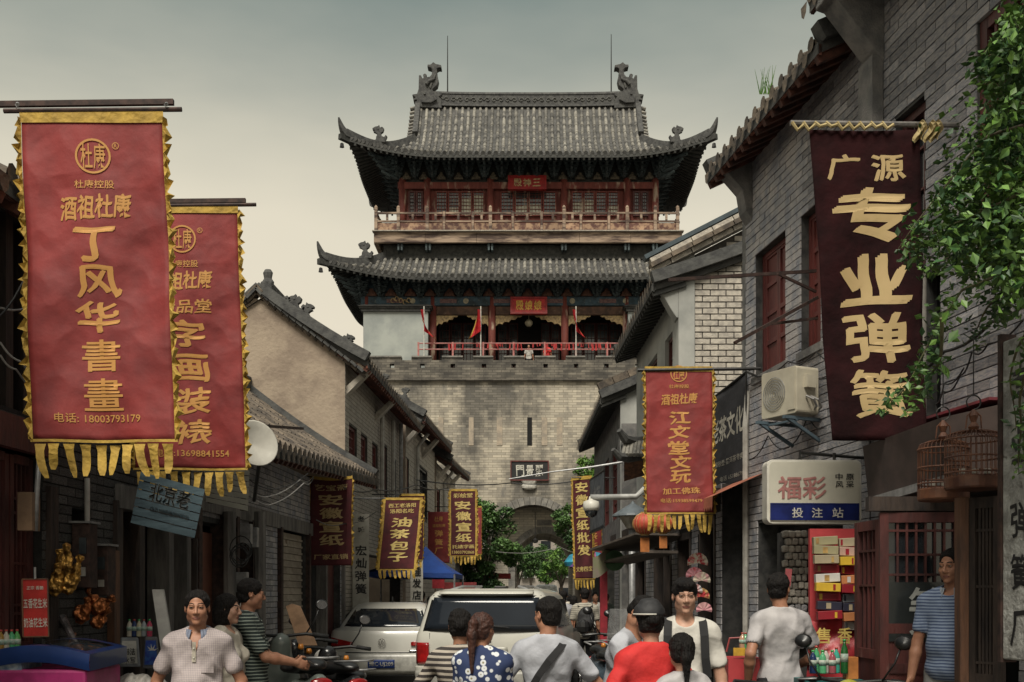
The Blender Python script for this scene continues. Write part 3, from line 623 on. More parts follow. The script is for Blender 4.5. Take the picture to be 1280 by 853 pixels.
def brackets(line, rz, name='bracket_set'):
    me = bpy.data.meshes.get('bracketmesh')
    if not me:
        me = bpy.data.meshes.new('bracketmesh'); me.from_pydata(_b.v, [], _b.f); me.materials.append(M['bracket_paint'])
    for p, sc in line:
        o = bpy.data.objects.new(name, me); COL.objects.link(o); o.parent = tw; o.location = Vector(p)-org(tw); o.rotation_euler = (0, 0, rz); o.scale = sc
n = 15
brackets([((-XU+2*XU*i/n, UW-.1, z1u+.10), (1, 1, 1)) for i in range(n+1)], 0)
for sx in (-1, 1): brackets([((sx*(XU+.1), UW+6.2*i/5, z1u+.10), (1, 1, 1)) for i in range(6)], sx*PI/2); brackets([((sx*(XU+.05), UW-.15, z1u+.05), (1.1, 1.7, 1.1))], sx*PI/4)
m = MB()
for i in range(n):
    x = -XU+2*XU*(i+.5)/n; m.lathe([(.26, 0), (.24, .12), (.12, .26), (.06, .4)], (x, UW-.12, z1u+.02), n=8, sy=.3)
m.build('bracket_infill', mat('infill', (.16, .13, .09), .8, (.06, .05, .04), 8), tw, kind='stuff')
LD = 59.3; zt1 = ZZ(372, LD); cols1 = (541, 615, 706, 783); XL = 9.0
for x in cols1:
    m = MB(); m.tube([(XX(x, LD), LD, ZF), (XX(x, LD), LD, zt1)], .20, 14); m.build('veranda_column', M['red_wood'], tw, smooth=True)
for sx in (-1, 1):
    for yy in (LD, 62, 65, 68):
        m = MB(); m.tube([(sx*(XL-.3), yy, ZF), (sx*(XL-.3), yy, zt1)], .2, 10); m.build('veranda_column', M['red_wood'], tw, smooth=True)
m = MB(); m.box((0, LD, (zt1+ZZ(383, LD))/2), (2*XL, .34, zt1-ZZ(383, LD))); m.build('painted_beam', M['beam_paint'], tw)
for sx in (-1, 1): m = MB(); m.box((sx*(XL-.2), 63.6, (zt1+ZZ(383, LD))/2), (.3, 8.2, zt1-ZZ(383, LD))); m.build('painted_beam', M['beam_paint'], tw)
m = MB(); m.box((0, LD+.3, ZZ(359, LD)), (2*XL+.2, .4, 1.15)); m.build('bracket_board', M['beam_paint'], tw)
edges = [XX(541, LD)-3.2, *[XX(x, LD) for x in cols1], XX(783, LD)+3.2]
for a, b in zip(edges, edges[1:]):
    m = MB(); m.box(((a+b)/2, LD+.02, (ZZ(384, LD)+ZZ(394, LD))/2), (b-a-.42, .22, ZZ(384, LD)-ZZ(394, LD))); m.build('brown_beam', M['beam_brown'], tw)
    if a > -6 and b < 6:    # carved gold fringes in the corners of each bay
        for s in (-1, 1):
            x = a+.2 if s == 1 else b-.2; m = MB(); L = (b-a)*.36; zt = ZZ(395, LD); pts = []
            for i in range(13): t = i/12; pts.append((x+s*L*t, zt-.52*(1-t)**.8-.06*math.cos(t*26)))
            poly = [(x, zt)]+pts+[(x+s*L, zt)]; m.prism(poly if s == 1 else poly[::-1], lambda u, v, w: Vector((u, LD-.05+w, v)), .08); m.build('carved_bracket', M['gold_carve'], tw)
for i in range(18):      # painted panels along the beam
    x = -8.6+17.2*(i+.5)/18; m = MB(); zc = (zt1+ZZ(383, LD))/2
    if i % 3 == 1: m.box((x, LD-.175, zc), (.9, .012, .22)); m.build('painted_panel', mat('panel_paint', (.20, .11, .10), .8, (.09, .05, .055), 9), tw)
    elif i % 3 == 2: m.tube([(x, LD-.172, zc), (x, LD-.19, zc)], .15, 10); m.build('painted_roundel', mat('roundel', (.42, .37, .26), .8), tw)
m = MB()
for k in range(5): m.tube([P(491+k*5, 376-2*math.sin(k*1.6), LD-.2)+Vector((.1*math.cos(t), -.02, .13*math.sin(t))) for t in (0, 1, 2, 3, 4, 5)], .035, 5)
m.build('gilt_carving', M['gold_carve'], tw)
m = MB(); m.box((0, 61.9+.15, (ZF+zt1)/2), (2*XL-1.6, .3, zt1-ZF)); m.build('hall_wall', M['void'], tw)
m = MB(); m.box((0, 65.4, (zt1+ZF)/2), (2*XL-1.6, 6.2, zt1-ZF+1.2)); m.build('hall_core', M['rafter'], tw)
m = MB(); m.box((0, 60.6, zt1+.05), (2*XL-.5, 2.4, .1)); m.build('veranda_ceiling', M['rafter'], tw)
for a, b, n in ((548, 608, 4), (622, 648, 2), (676, 700, 2), (713, 777, 4)):
    for i in range(n):
        X0 = XX(a+(b-a)*i/n, 61.8)+.02; X1 = XX(a+(b-a)*(i+1)/n, 61.8)-.02
        m = MB(); m.box(((X0+X1)/2, 61.8, ZF+.5), (X1-X0, .06, 1.0)); dd = m.build('door_leaf', M['maroon_wood'], tw)
        lattice(tw, X0, X1, ZF+1.0, ZZ(404, 61.8), 61.8, 3, 6, M['maroon_wood'], M['glass_sky'], fw=.07, bw=.025, name='hall_window')
board(tw, 638, 371, 684, 393, LD-.4, '殿娘娘', mat('plaque_bright', (.50, .02, .018), .5), mat('plaque_edge', (.33, .02, .02), .5), mat('gold_paint', (.75, .42, .07), .6), tilt=.12, bold=.035)
m = MB(); m.lathe([(.0, -.2), (.12, -.18), (.2, -.08), (.22, 0), (.2, .08), (.12, .18), (0, .2)], P(661, 404, 59.8), n=14); m.tube([P(661, 400, 59.8), P(661, 392, 59.8)], .02, 5); gl = m.build('globe_lamp', mat('globe', (.5, .46, .33), .5), tw, smooth=True)
n = 17
brackets([((-XL+2*XL*i/n, LD-.1, zt1-.02), (1, .9, .85)) for i in range(n+1)], 0)
for sx in (-1, 1): brackets([((sx*(XL-.1), LD+9*i/7, zt1), (1, .9, .85)) for i in range(8)], sx*PI/2); brackets([((sx*(XL-.1), LD-.1, zt1), (1.1, 1.6, .95))], sx*PI/4)
m = MB()
for i in range(n): m.lathe([(.34, 0), (.3, .14), (.14, .32), (.08, .42)], (-XL+2*XL*(i+.5)/n, LD-.0, zt1+.06), n=8, sy=.3)
m.build('bracket_infill', mat('infill_red', (.17, .075, .05), .8, (.08, .04, .03), 8), tw, kind='stuff')
for sx, a, b in ((-1, 453, 536), (1, 784, 867)):
    X0, X1 = XX(a, 58.6), XX(b, 58.6); z1 = ZZ(389, 58.6); z0 = ZP+.3
    m = MB(); m.box(((X0+X1)/2, 59.5, (z0+z1)/2), (X1-X0-.1, 1.8, z1-z0)); m.build('plaster_wall', M['plaster_blue'], tw)
    m = MB(); m.box(((X0+X1)/2, 59.5, z1+.05), (X1-X0+.12, 2.05, .16)); m.box(((X0+X1)/2, 59.5, z1+.17), (X1-X0+.3, 2.2, .10)); m.build('cornice', M['ridge'], tw)
    q0, q1 = X0-.22, X1+.22; za, zb = z1+.22, z1+.46
    m = MB(); m.hexa([(q0, 58.3, za), (q1, 58.3, za), (q1, 60.4, za), (q0, 60.4, za), (q0+.3, 59.0, zb), (q1-.3, 59.0, zb), (q1-.3, 60.3, zb), (q0+.3, 60.3, zb)]); m.build('coping_roof', M['tile_dark'], tw)
M['pink_rail'] = mat('pink_rail', (.42, .17, .15), .6, (.30, .10, .09), 6)
RD = 57.62; rp = (523, 566, 604, 642, 681, 720, 759, 797)
for x in rp: m = MB(); m.box((XX(x, RD), RD, (ZF+ZZ(428, RD))/2), (.09, .09, ZZ(428, RD)-ZF)); m.build('rail_post', M['pink_rail'], tw)
for y in (429.5, 437): m = MB(); m.tube([P(rp[0], y, RD), P(rp[-1], y, RD)], .035, 6); m.build('rail_bar', M['pink_rail'], tw)
m = MB(); rr = random.Random(3)
for i in range(55):
    x = 560+210*rr.random(); p = P(x, 430, RD-.05); l = rr.uniform(.10, .36); m.bar(p, p+Vector((rr.uniform(-.05, .05), -.02, -l)), rr.uniform(.04, .1), .01)
m.build('red_ribbons', mat('ribbon', (.38, .025, .025), .85), tw, kind='stuff')
for x, lab, w in ((530, 'red triangular flag on a white pole beside the pale plaster wall of the gate', 14), (601, 'red flag hanging limp from the pole left of the hall name board', 6), (720, 'red flag with tattered yellow edge on the pole right of the hall name board', 13), (797, 'small red flag at the right end of the terrace railing', 5)):
    top = 383 if x < 750 else 425
    t = thing('terrace_flag', lab, 'flag', P(x, 444, RD-.2), 'flags along the gate terrace')
    m = MB(); m.tube([P(x, 446, RD-.2), P(x, top, RD-.2)], .03, 6); m.build('flag_pole', mat('pole_white', (.6, .58, .52), .5), t)
    sgn = -1 if x in (601,) else 1; hgt = 34 if x < 750 else 14
    tri = lambda u, v: P(x+(w*.15-w*(.55*math.sin(v*2.6)) if 0 else (-4+sgn*(w+3)*v*v)*u), top+4+(hgt*.8*v+hgt*.25*u*v), RD-.26+.12*math.sin(u*9+v*5))
    m = MB(); m.sheet(tri, 6, 10); m.build('flag_cloth', mat('flag_red', (.60, .02, .03), .7), t)
    m = MB(); m.sheet(lambda u, v: tri(.99+.22*u, .35+.65*v)+Vector((0, -.01, 0)), 2, 8); m.build('flag_fringe', M['yellow_cloth'], t)
# ================================================================ HOUSES
def house_roof(fr, u0, u1, over, ze, pitch, run, par, material=None, ze1=None, sp=.24, rows=True, raft=None, ridge=True, beasts=(), back=True, lim=300, verge=True):
    """single roof slope rising away from the street; ze..ze1 eave height at u0..u1"""
    material = material or M['house_tile']; raft = raft or M['rafter_red']; ze1 = ze if ze1 is None else ze1
    zf = lambda u: ze+(ze1-ze)*(u-u0)/(u1-u0); cs, sn = math.cos(pitch), math.sin(pitch)
    E = lambda u, s, dz=0: fr.p(u, zf(u)+s*sn*(.82+.18*s/run)+dz, over-s*cs)
    m = MB(); n = 12
    for dz, q in ((-.02, 0), (-.12, 1)): m.sheet(lambda a, b: E(u0+(u1-u0)*a, run*b, dz), n, 8, q)
    for uu in (u0, u1): m.sheet(lambda a, b: E(uu, run*a, -.12+.11*b), 8, 1)
    m.sheet(lambda a, b: E(u0+(u1-u0)*a, 0, -.12+.11*b), n, 1)
    if back: m.sheet(lambda a, b: fr.p(u0+(u1-u0)*a, zf(u0+(u1-u0)*a)+run*sn*(1-b), over-run*cs*(1+b)), n, 2)
    m.build('roof_boards', [M['tile_dark'], raft], par)
    rest = MB(); k = int((u1-u0)/sp); rr = random.Random(int(u0*10+ze*7))
    for i in range(k+1):
        u = u0+sp/2+i*sp
        if u > u1: break
        def rowm(mb):
            ns = 5; nn = max(4, int(run/.3)); vs = []
            for j in range(nn+1):
                for q in ((0, 1) if 0 < j < nn else (0,)):
                    s = run*j/nn; c = E(u, s, .0); r = (.068 if q else .055)*(1+rr.uniform(-.06, .06)); jx = rr.uniform(-.006, .006)
                    vs += [c+fr.u*(r*math.cos(PI*t/(ns-1))+jx)+Vector((0, 0, r*math.sin(PI*t/(ns-1))*1.15)) for t in range(ns)]
            R_ = len(vs)//ns
            mb.add(vs, [(a*ns+b, a*ns+b+1, (a+1)*ns+b+1, (a+1)*ns+b) for a in range(R_-1) for b in range(ns-1)])
            c = E(u, -.02, .0); mb.add([c+fr.u*(.07*math.cos(2*PI*t/8))+Vector((0, 0, .03+.07*math.sin(2*PI*t/8))) for t in range(8)], [tuple(range(8))])
            c = E(u+sp/2, -.03, .0); mb.add([c+fr.u*a+Vector((0, 0, b)) for a, b in ((-.07, 0), (.07, 0), (.05, -.09), (0, -.13), (-.05, -.09))], [(0, 1, 2, 3, 4)])
        if rows and i < lim: mm = MB(); rowm(mm); mm.build('tile_row', material, par)
        else: rowm(rest)
    if rest.f: rest.build('tile_rows', material, par, kind='stuff')
    m = MB(); k = int((u1-u0)/.22)
    for i in range(k+1):
        u = u0+.06+i*.22
        if u < u1: m.bar(E(u, .02, -.16), E(u, min(run, (over+.1)/cs), -.16), .07, .07)
    m.build('rafters', raft, par, kind='stuff')
    m = MB(); m.bar(E(u0, .03, -.09), E(u1, .03, -.09), .03, .10); m.build('eave_board', raft, par)
    if ridge:
        m = MB(); m.bar(E(u0, run, .10), E(u1, run, .10), .2, .28); m.build('ridge', M['ridge'], par, bevel=.03)
    if verge:
        for uu in (u0, u1):
            m = MB(); pts = [E(uu, run*i/8, .07) for i in range(9)]; m.sweep(pts, [(-.09, -.09), (.09, -.09), (.08, .08), (-.08, .08)]); m.build('verge_ridge', M['ridge'], par)
    for (s, h) in beasts: beast(E(u0, run*s, .13), h, -fr.n*-1, par, name='roof_beast', th=.09)
    return E
def solid(fr, mb, u0, u1, v0, v1, w0, w1, mi=0): return fr.box(mb, u0, u1, v0, v1, w0, w1, mi)
def part(par, name, material, fr, u0, u1, v0, v1, w0, w1, bevel=0, **k):
    m = MB(); fr.box(m, u0, u1, v0, v1, w0, w1); return m.build(name, material, par, bevel=bevel, **k)
def fr_window(par, fr, r, material, depth=.08, nx=2, nz=3, glass=None, fw=.05, bw=.02, name='window', shutter=False, lat=(0, 0), reveal=True):
    u0, u1, v0, v1 = r; m = MB(); w = -depth
    fr.box(m, u0, u0+fw, v0, v1, w-.05, w+.02); fr.box(m, u1-fw, u1, v0, v1, w-.05, w+.02); fr.box(m, u0+fw, u1-fw, v0, v0+fw, w-.05, w+.018); fr.box(m, u0+fw, u1-fw, v1-fw, v1, w-.05, w+.018)
    o = m.build(name, material, par)
    if shutter:
        for i in range(nx):
            a = u0+fw+(u1-u0-2*fw)*i/nx; b = u0+fw+(u1-u0-2*fw)*(i+1)/nx; m = MB()
            fr.box(m, a+.004, b-.004, v0+fw, v1-fw, w-.03, w-.012)
            for (c, d) in ((a+.004, a+.05), (b-.05, b-.004)): fr.box(m, c, d, v0+fw, v1-fw, w-.012, w+.008)
            hh = v1-v0-2*fw
            for k in range(nz+1): z = v0+fw+hh*k/nz; fr.box(m, a+.05, b-.05, max(v0+fw, z-.025), min(v1-fw, z+.025), w-.012, w+.006)
            m.build('shutter', material, o)
    else:
        m = MB()
        for i in range(1, nx): u = u0+(u1-u0)*i/nx; fr.box(m, u-bw/2, u+bw/2, v0+fw, v1-fw, w-.03, w)
        for i in range(1, nz): z = v0+(v1-v0)*i/nz; fr.box(m, u0+fw, u1-fw, z-bw/2, z+bw/2, w-.028, w-.003)
        if m.f: m.build('glazing_bars', material, o)
        m = MB(); fr.box(m, u0+fw*.5, u1-fw*.5, v0+fw*.5, v1-fw*.5, w-.045, w-.035); m.build('pane', glass or M['glass_dark'], o)
    return o
LX = lambda D: -3.71+.03*D
def LF(d0, d1, off=0): return Fr((LX(d0)+off, d0), (LX(d1)+off, d1))
fa = LF(4.2, 10.9); ha = thing('brick_house', 'dark old brick house with maroon lattice doors at the left edge of the street', 'house', (LX(8)-2, 8, 0))
uA = lambda px: fa.hit(px)[0]
hA = [(uA(-60), uA(52), 0, 2.62), (uA(78), uA(104), 0, 1.4), (uA(142), uA(232), 0, 2.45), (uA(-70), uA(180), 2.9, 4.2)]
hA[1] = (uA(88), uA(112), 1.75, 2.3)
brick_wall(fa, 0, fa.len, 0, 4.35, hA, ha, M['dark_brick'], M['dark_mortar'], bl=.26, bh=.07, limit=290)
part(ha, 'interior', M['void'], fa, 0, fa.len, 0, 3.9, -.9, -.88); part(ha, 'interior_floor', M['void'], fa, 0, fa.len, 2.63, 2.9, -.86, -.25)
house_roof(fa, -.2, fa.len+.1, .2, 4.3, R(30), 2.6, ha, M['house_tile'])
part(ha, 'red_beam', M['maroon_wood'], fa, 0, uA(56), 2.62, 2.84, -.1, .07)
for a, b in ((-40, -12), (-11, 20), (22, 50)):       # lattice door leaves
    u0, u1 = uA(a), uA(b); m = MB(); fw = .05
    for c, d in ((u0, u0+fw), (u1-fw, u1)): fa.box(m, c, d, .1, 2.6, -.12, -.05)
    for z in (.1, .95, 1.25, 2.55): fa.box(m, u0+fw, u1-fw, z, z+.06, -.119, -.052)
    o = m.build('lattice_door', M['maroon_wood'], ha); m = MB(); n = 5
    for i in range(1, n): u = u0+(u1-u0)*i/n; fa.box(m, u-.009, u+.009, 1.31, 2.55, -.10, -.07)
    for z in (1.5, 1.56, 1.85, 2.2, 2.3): fa.box(m, u0+fw, u1-fw, z, z+.018, -.099, -.069)
    m.build('lattice', M['maroon_wood'], o)
    m = MB(); fa.box(m, u0+fw, u1-fw, .15, .95, -.1, -.08); m.build('panel', M['maroon_wood'], o)
for i in range(9):       # upper storey timber cladding
    a, b = uA(-66+i*27), uA(-66+(i+1)*27)-.012; part(ha, 'plank', M['dark_wood'], fa, min(a, b), max(a, b), 2.92, 4.2, -.16, -.13)
for px in (-30, 12, 34, 100): u = uA(px); part(ha, 'upper_post', M['dark_wood'], fa, u-.05, u+.05, 2.9, 4.2, -.13, .0)
for px in (60, 143, 171, 208, 230): u = uA(px); part(ha, 'post', M['grey_wood'] if px > 180 else M['dark_wood'], fa, u-.06, u+.06, 0, 2.42, -.16, .05)
part(ha, 'lintel', M['grey_wood'], fa, uA(142), uA(234), 2.36, 2.56, -.1, .06)
part(ha, 'orange_door_frame', M['brown_wood'], fa, uA(131), uA(138), 0, 2.0, .02, .08)
fb = LF(11.0, 18.7); hb = thing('brick_house', 'low old shop with sagging tiled roof and rolled-down metal shutter', 'house', (LX(15)-2, 15, 0))
uB = lambda px: fb.hit(px)[0]
part(hb, 'brown_door', mat('brown_door', (.20, .085, .055), .6, (.15, .06, .04), 4), fb, fb.hit(246)[0], fb.hit(274)[0], 0, 2.3, -.14, -.08)
hB = [(uB(348), uB(382), 0, 2.5), (uB(386), uB(425), 0, 2.45), (uB(240), uB(312), 0, 2.4)]
brick_wall(fb, 0, fb.len, 0, 3.35, hB, hb, M['grey_brick'], M['mortar'], bl=.26, bh=.07, limit=290, proud=.006)
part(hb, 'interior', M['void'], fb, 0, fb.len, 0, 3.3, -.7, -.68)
house_roof(fb, -.25, fb.len+.1, .55, 3.2, R(34), 2.7, hb, M['house_tile'], ze1=3.62, beasts=())
u0, u1 = uB(349), uB(381)
for i in range(26):
    m = MB(); z = .04+i*.094; fb.box(m, u0, u1, z, z+.088, -.08, -.05); fb.box(m, u0, u1, z, z+.03, -.05, -.035); m.build('shutter_slat', mat('shutter', (.42, .37, .30), .6, (.28, .24, .19), 3, rnd=.12, metal=.2, stain=((.16, .11, .07), 5, .62)), hb)
for px in (244, 276, 292, 312, 347.5, 383, 404, 427): u = uB(px); part(hb, 'post', M['grey_wood'] if px > 385 else M['rust_metal'], fb, u-.05, u+.05, 0, 2.52, -.1, .06)
part(hb, 'lintel', M['grey_wood'], fb, uB(242), uB(428), 2.5, 2.68, -.1, .05)
part(hb, 'door_panel', M['glass_dark'], fb, uB(387), uB(403), .2, 2.45, -.14, -.1); part(hb, 'door_panel', M['maroon_wood'], fb, uB(405), uB(425), .2, 2.45, -.15, -.11)
dC = 18.85; fc = LF(dC, 25.7); hc = thing('brick_house', 'tall two-storey house with plain tan stucco gable wall and dark red upstairs windows', 'house', (LX(22)-2, 22, 0))
XC = LX(dC); rdg = XX(322, dC)
fg = Fr((-9.0, dC), (XC, dC))
def gtop(u):
    x = -9.0+u; t = abs(x-rdg)/(XC+.05-rdg); z0 = ZZ(368, dC); z1 = ZZ(455, dC); return z0+(z1-z0)*(.78*t+.22*t**.7 if t < 1 else t)
m = MB(); n = 30
for i in range(n):
    a, b = fg.len*i/n, fg.len*(i+1)/n; m.hexa([fg.p(a, 0, -.3), fg.p(b, 0, -.3), fg.p(b, 0, 0), fg.p(a, 0, 0), fg.p(a, gtop(a), -.3), fg.p(b, gtop(b), -.3), fg.p(b, gtop(b), 0), fg.p(a, gtop(a), 0)])
m.build('gable_wall', M['stucco'], hc)
for s, (ua, ub) in enumerate(((rdg+9, fg.len+.35), (rdg+9, 1.4))):   # verge: layered tiles along the gable top
    pts = [ua+(ub-ua)*i/16 for i in range(17)]; n_ = 0
    for i in range(16):
        for k, (dz, th, wd) in enumerate(((0.0, .05, .09), (.055, .045, .15), (.105, .05, .11))):
            m = MB(); p0, p1 = fg.p(pts[i], gtop(pts[i])+dz+th/2, wd/2-.08), fg.p(pts[i+1]-(.02 if ub > ua else -.02), gtop(pts[i+1])+dz+th/2, wd/2-.08); m.bar(p0, p1, wd+.12, th); m.build('verge_tile', M['house_tile'] if k != 1 else M['ridge'], hc)
    m = MB(); m.tube([fg.p(u, gtop(u)+.17, .0) for u in pts], .045, 7); m.build('verge_ridge', M['ridge'], hc)
for px, h, dd in ((360, .22, -1), (371, .36, -1), (383, .34, 1), (434, .32, 1)):
    u = XX(px, dC)+9; beast(fg.p(u, gtop(u)+.19, 0), h, Vector((dd, 0, 0)), hc, th=.1)
m = MB(); m.lathe([(.10, 0), (.11, .08), (.07, .14), (.09, .24), (.05, .30)], fg.p(XX(335, dC)+9, ZZ(366, dC)+.1, 0), n=8, sy=.6); m.build('ridge_end', M['ridge'], hc, bevel=.01)
uC = lambda px: fc.hit(px)[0]
winC = [(436, 446, 533, 592), (451, 459, 541, 596), (465, 472, 553, 600), (489, 495, 560, 605)]
hC = []
for a, b, y0, y1 in winC: D = fc.p(uC((a+b)/2), 0).y; hC.append((uC(a), uC(b), 3.72, 4.62))
hC.append((uC(478), uC(484), 3.6, 4.75))
brick_wall(fc, 0, fc.len, 0, 5.62, hC+[(uC(455), uC(500), 0, 2.4)], hc, M['pale_brick'], M['pale_mortar'], bl=.26, bh=.075, limit=290, proud=.004, jit=.001)
for h in hC: fr_window(hc, fc, h, M['red_wood_clean'], depth=.06, nx=3, nz=5, fw=.05, bw=.022)
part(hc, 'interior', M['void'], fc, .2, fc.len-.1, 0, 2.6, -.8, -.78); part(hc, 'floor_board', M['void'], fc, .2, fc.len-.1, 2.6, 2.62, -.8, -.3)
house_roof(fc, -.1, fc.len+.1, .42, 5.62, R(33), 2.1, hc, M['house_tile'], ze1=5.58, back=True)
for px, zt in ((473, 5.3), (487, 5.4), (497, 5.5)):
    u = uC(px); m = MB(); m.tube([fc.p(u, 2.6, .08), fc.p(u, zt, .08)], .045, 7); m.build('downpipe', M['pipe_white'] if px != 497 else M['metal_grey'], hc)
for u in (.1, 3.0): m = MB(); m.prism([(0, 0), (.42, .42), (.42, .52), (0, .14)], lambda a, b, w: fc.p(u+w, 5.08+b, a), .22); m.build('eave_bracket', M['pale_brick'], hc)
for (d0, d1, z0, z1, px0, lab, wins) in ((26.2, 32.2, 5.85, 5.95, 0, 'second brick house beyond the stucco gable, dark red window under its eave', ((503, 511, 3.8, 4.9), (522, 534, 3.7, 5.0))), (32.6, 38.5, 5.6, 5.75, 0, 'farthest brick house of the left row, its roof just left of the gate wall', ((542, 550, 3.4, 4.8),))):
    f = LF(d0, d1); h = thing('brick_house', lab, 'house', (LX(d0)-2, d0+3, 0)); hh = [(f.hit(a)[0], f.hit(b)[0], c, d) for a, b, c, d in wins]
    brick_wall(f, 0, f.len, 0, z0-.05, hh, h, M['pale_brick'], M['pale_mortar'], bl=.3, bh=.12, limit=60, proud=.004, jit=.001)
    for q in hh: fr_window(h, f, q, M['red_wood_clean'] if q is hh[0] else M['black_paint'], depth=.05, nx=3, nz=4)
    g = Fr((-8, d0), (LX(d0), d0)); m = MB(); n = 8; rx = -5.2
    tp = lambda x: z0+.1+(1.6 if x > rx else 1.6)*(1-abs(x-rx)/(LX(d0)-rx))
    for i in range(n): a, b = -8+(LX(d0)+8)*i/n, -8+(LX(d0)+8)*(i+1)/n; m.hexa([(a, d0+.3, 0), (b, d0+.3, 0), (b, d0, 0), (a, d0, 0), (a, d0+.3, tp(a)), (b, d0+.3, tp(b)), (b, d0, tp(b)), (a, d0, tp(a))])
    m.build('gable_wall', M['stucco'], h)
    E = house_roof(f, -.15, f.len+.1, .5, z0, R(33), 2.4, h, M['house_tile'], ze1=z1)
    for s, hg in ((.25, .3), (.5, .32), (.75, .3)): beast(E(-.1, 2.4*s, .13), hg, Vector((1, 0, 0)), h, th=.09)
    for u in (.1, 3): m = MB(); m.prism([(0, 0), (.45, .5), (.45, .62), (0, .16)], lambda a, b, w: f.p(u+w, z0-.62+b, a), .25); m.build('eave_bracket', M['pale_brick'], h)
    m = MB(); m.tube([f.p(1.6, 2.6, .08), f.p(1.6, z0-.5, .08), f.p(1.6, z0-.15, .35)], .05, 7); m.build('downpipe', M['pipe_white'], h)
hx = thing('brick_house', 'grey shop block at the foot of the gate, half hidden by the tree', 'house', (-4.6, 48, 0))
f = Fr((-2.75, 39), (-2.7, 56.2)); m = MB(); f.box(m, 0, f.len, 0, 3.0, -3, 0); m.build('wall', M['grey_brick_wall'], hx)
part(hx, 'shop_opening', M['void'], f, 9, 14, 0, 2.4, -.1, .02); house_roof(f, -.1, f.len, .5, 3.0, R(28), 2.4, hx, M['house_tile'], rows=False)
RXf = lambda D: 4.54-.153*D
ra = Fr((RXf(3.6), 3.6), (RXf(12.9), 12.9), flip=True); uR = lambda px: ra.hit(px)[0]
uSplit = uR(1090)
n1 = thing('brick_house', 'near grey brick house at the right edge behind the green creeper', 'house', (4.6, 6.5, 0))
h1 = [(uR(1330), uR(1222), 4.45, 5.85), (uR(1157), uR(1120), 4.3, 5.66), (uR(1177), uR(1157), 2.95, 4.2), (uR(1275), uR(1100), 0, 2.42)]
h1 = [(min(a, b), max(a, b), c, d) for a, b, c, d in h1]
brick_wall(ra, 0, uSplit, 0, 7.0, h1, n1, M['grey_brick'], M['mortar'], bl=.30, bh=.08, limit=298)
fr_window(n1, ra, h1[0], M['maroon_wood'], depth=.04, nx=6, nz=5, fw=.09, bw=.03); fr_window(n1, ra, h1[1], M['maroon_wood'], depth=.08, nx=3, nz=4, fw=.07); fr_window(n1, ra, h1[2], M['black_paint'], depth=.12, nx=1, nz=2)
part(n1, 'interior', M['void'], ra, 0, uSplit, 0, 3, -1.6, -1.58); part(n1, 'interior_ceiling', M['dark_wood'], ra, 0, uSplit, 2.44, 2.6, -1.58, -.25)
house_roof(ra, -.3, uSplit+.15, .52, 6.95, R(30), 2.4, n1, M['house_tile'])
m = MB(); m.prism([(0, 0), (.10, .10), (.44, .50), (.52, .52), (.52, .66), (0, .66)], lambda a, b, w: ra.p(uSplit-.26+w, 6.25+b, a+.01), .26); m.build('eave_corbel', M['grey_brick_wall'], n1, bevel=.01)
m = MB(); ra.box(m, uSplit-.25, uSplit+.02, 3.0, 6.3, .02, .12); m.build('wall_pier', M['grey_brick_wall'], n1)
n2 = thing('brick_house', 'grey brick house with two tall red shuttered windows and an overhanging eave', 'house', (4, 11.5, 0))
h2 = [(uR(983), uR(945), 4.12, 5.52), (uR(1027), uR(1002), 4.12, 5.52), (uR(1055), uR(948), 0, 2.45)]; h2 = [(min(a, b), max(a, b), c, d) for a, b, c, d in h2]
brick_wall(ra, uSplit+.03, ra.len, 0, 6.65, h2, n2, M['grey_brick'], M['mortar'], bl=.30, bh=.08, limit=298)
fr_window(n2, ra, h2[0], M['red_wood_clean'], depth=.1, nx=2, nz=4, shutter=True, fw=.05); fr_window(n2, ra, h2[1], M['red_wood_clean'], depth=.1, nx=2, nz=4, shutter=True, fw=.05)
for q in h2[:2]: part(n2, 'window_sill', M['grey_brick_wall'], ra, q[0]-.06, q[1]+.06, q[2]-.08, q[2], -.1, .04)
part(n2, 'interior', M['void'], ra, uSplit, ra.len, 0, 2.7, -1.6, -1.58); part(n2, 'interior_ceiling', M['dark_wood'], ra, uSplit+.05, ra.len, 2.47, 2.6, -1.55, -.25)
house_roof(ra, uSplit+.2, ra.len+.18, .42, 6.62, R(30), 2.4, n2, M['house_tile'])
m = MB(); m.prism([(0, 0), (.08, .12), (.12, .35), (.34, .58), (.36, .72), (0, .72)], lambda a, b, w: ra.p(ra.len-.24+w, 5.95+b, a+.01), .24); m.build('eave_corbel', M['grey_brick_wall'], n2, bevel=.01)
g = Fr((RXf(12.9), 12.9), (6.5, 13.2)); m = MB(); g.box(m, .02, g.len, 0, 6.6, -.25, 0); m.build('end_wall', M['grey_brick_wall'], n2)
rb = Fr((2.30, 13.0), (1.90, 24.0), flip=True); RBX = lambda D: 2.30-.4*(D-13)/11
n3 = thing('brick_house', 'pale brick gable house with a plaster corner strip, facing down the street', 'house', (4, 18, 0)); D3 = 16.0
g3 = Fr((RBX(D3), D3), (5.2, D3)); gp = lambda px, py: (XX(px, D3)-RBX(D3), ZZ(py, D3))
def t3(u): return ZZ(330, D3)+(u-gp(843, 0)[0])*(ZZ(283, D3)-ZZ(330, D3))/(gp(935, 0)[0]-gp(843, 0)[0])
sb = gp(868, 0)[0]
brick_wall(g3, sb, 3.0, 0, 9, [], n3, M['pale_brick'], M['pale_mortar'], bl=.23, bh=.088, gap=.018, top=lambda u: t3(u)-.02, limit=298, jit=.006)
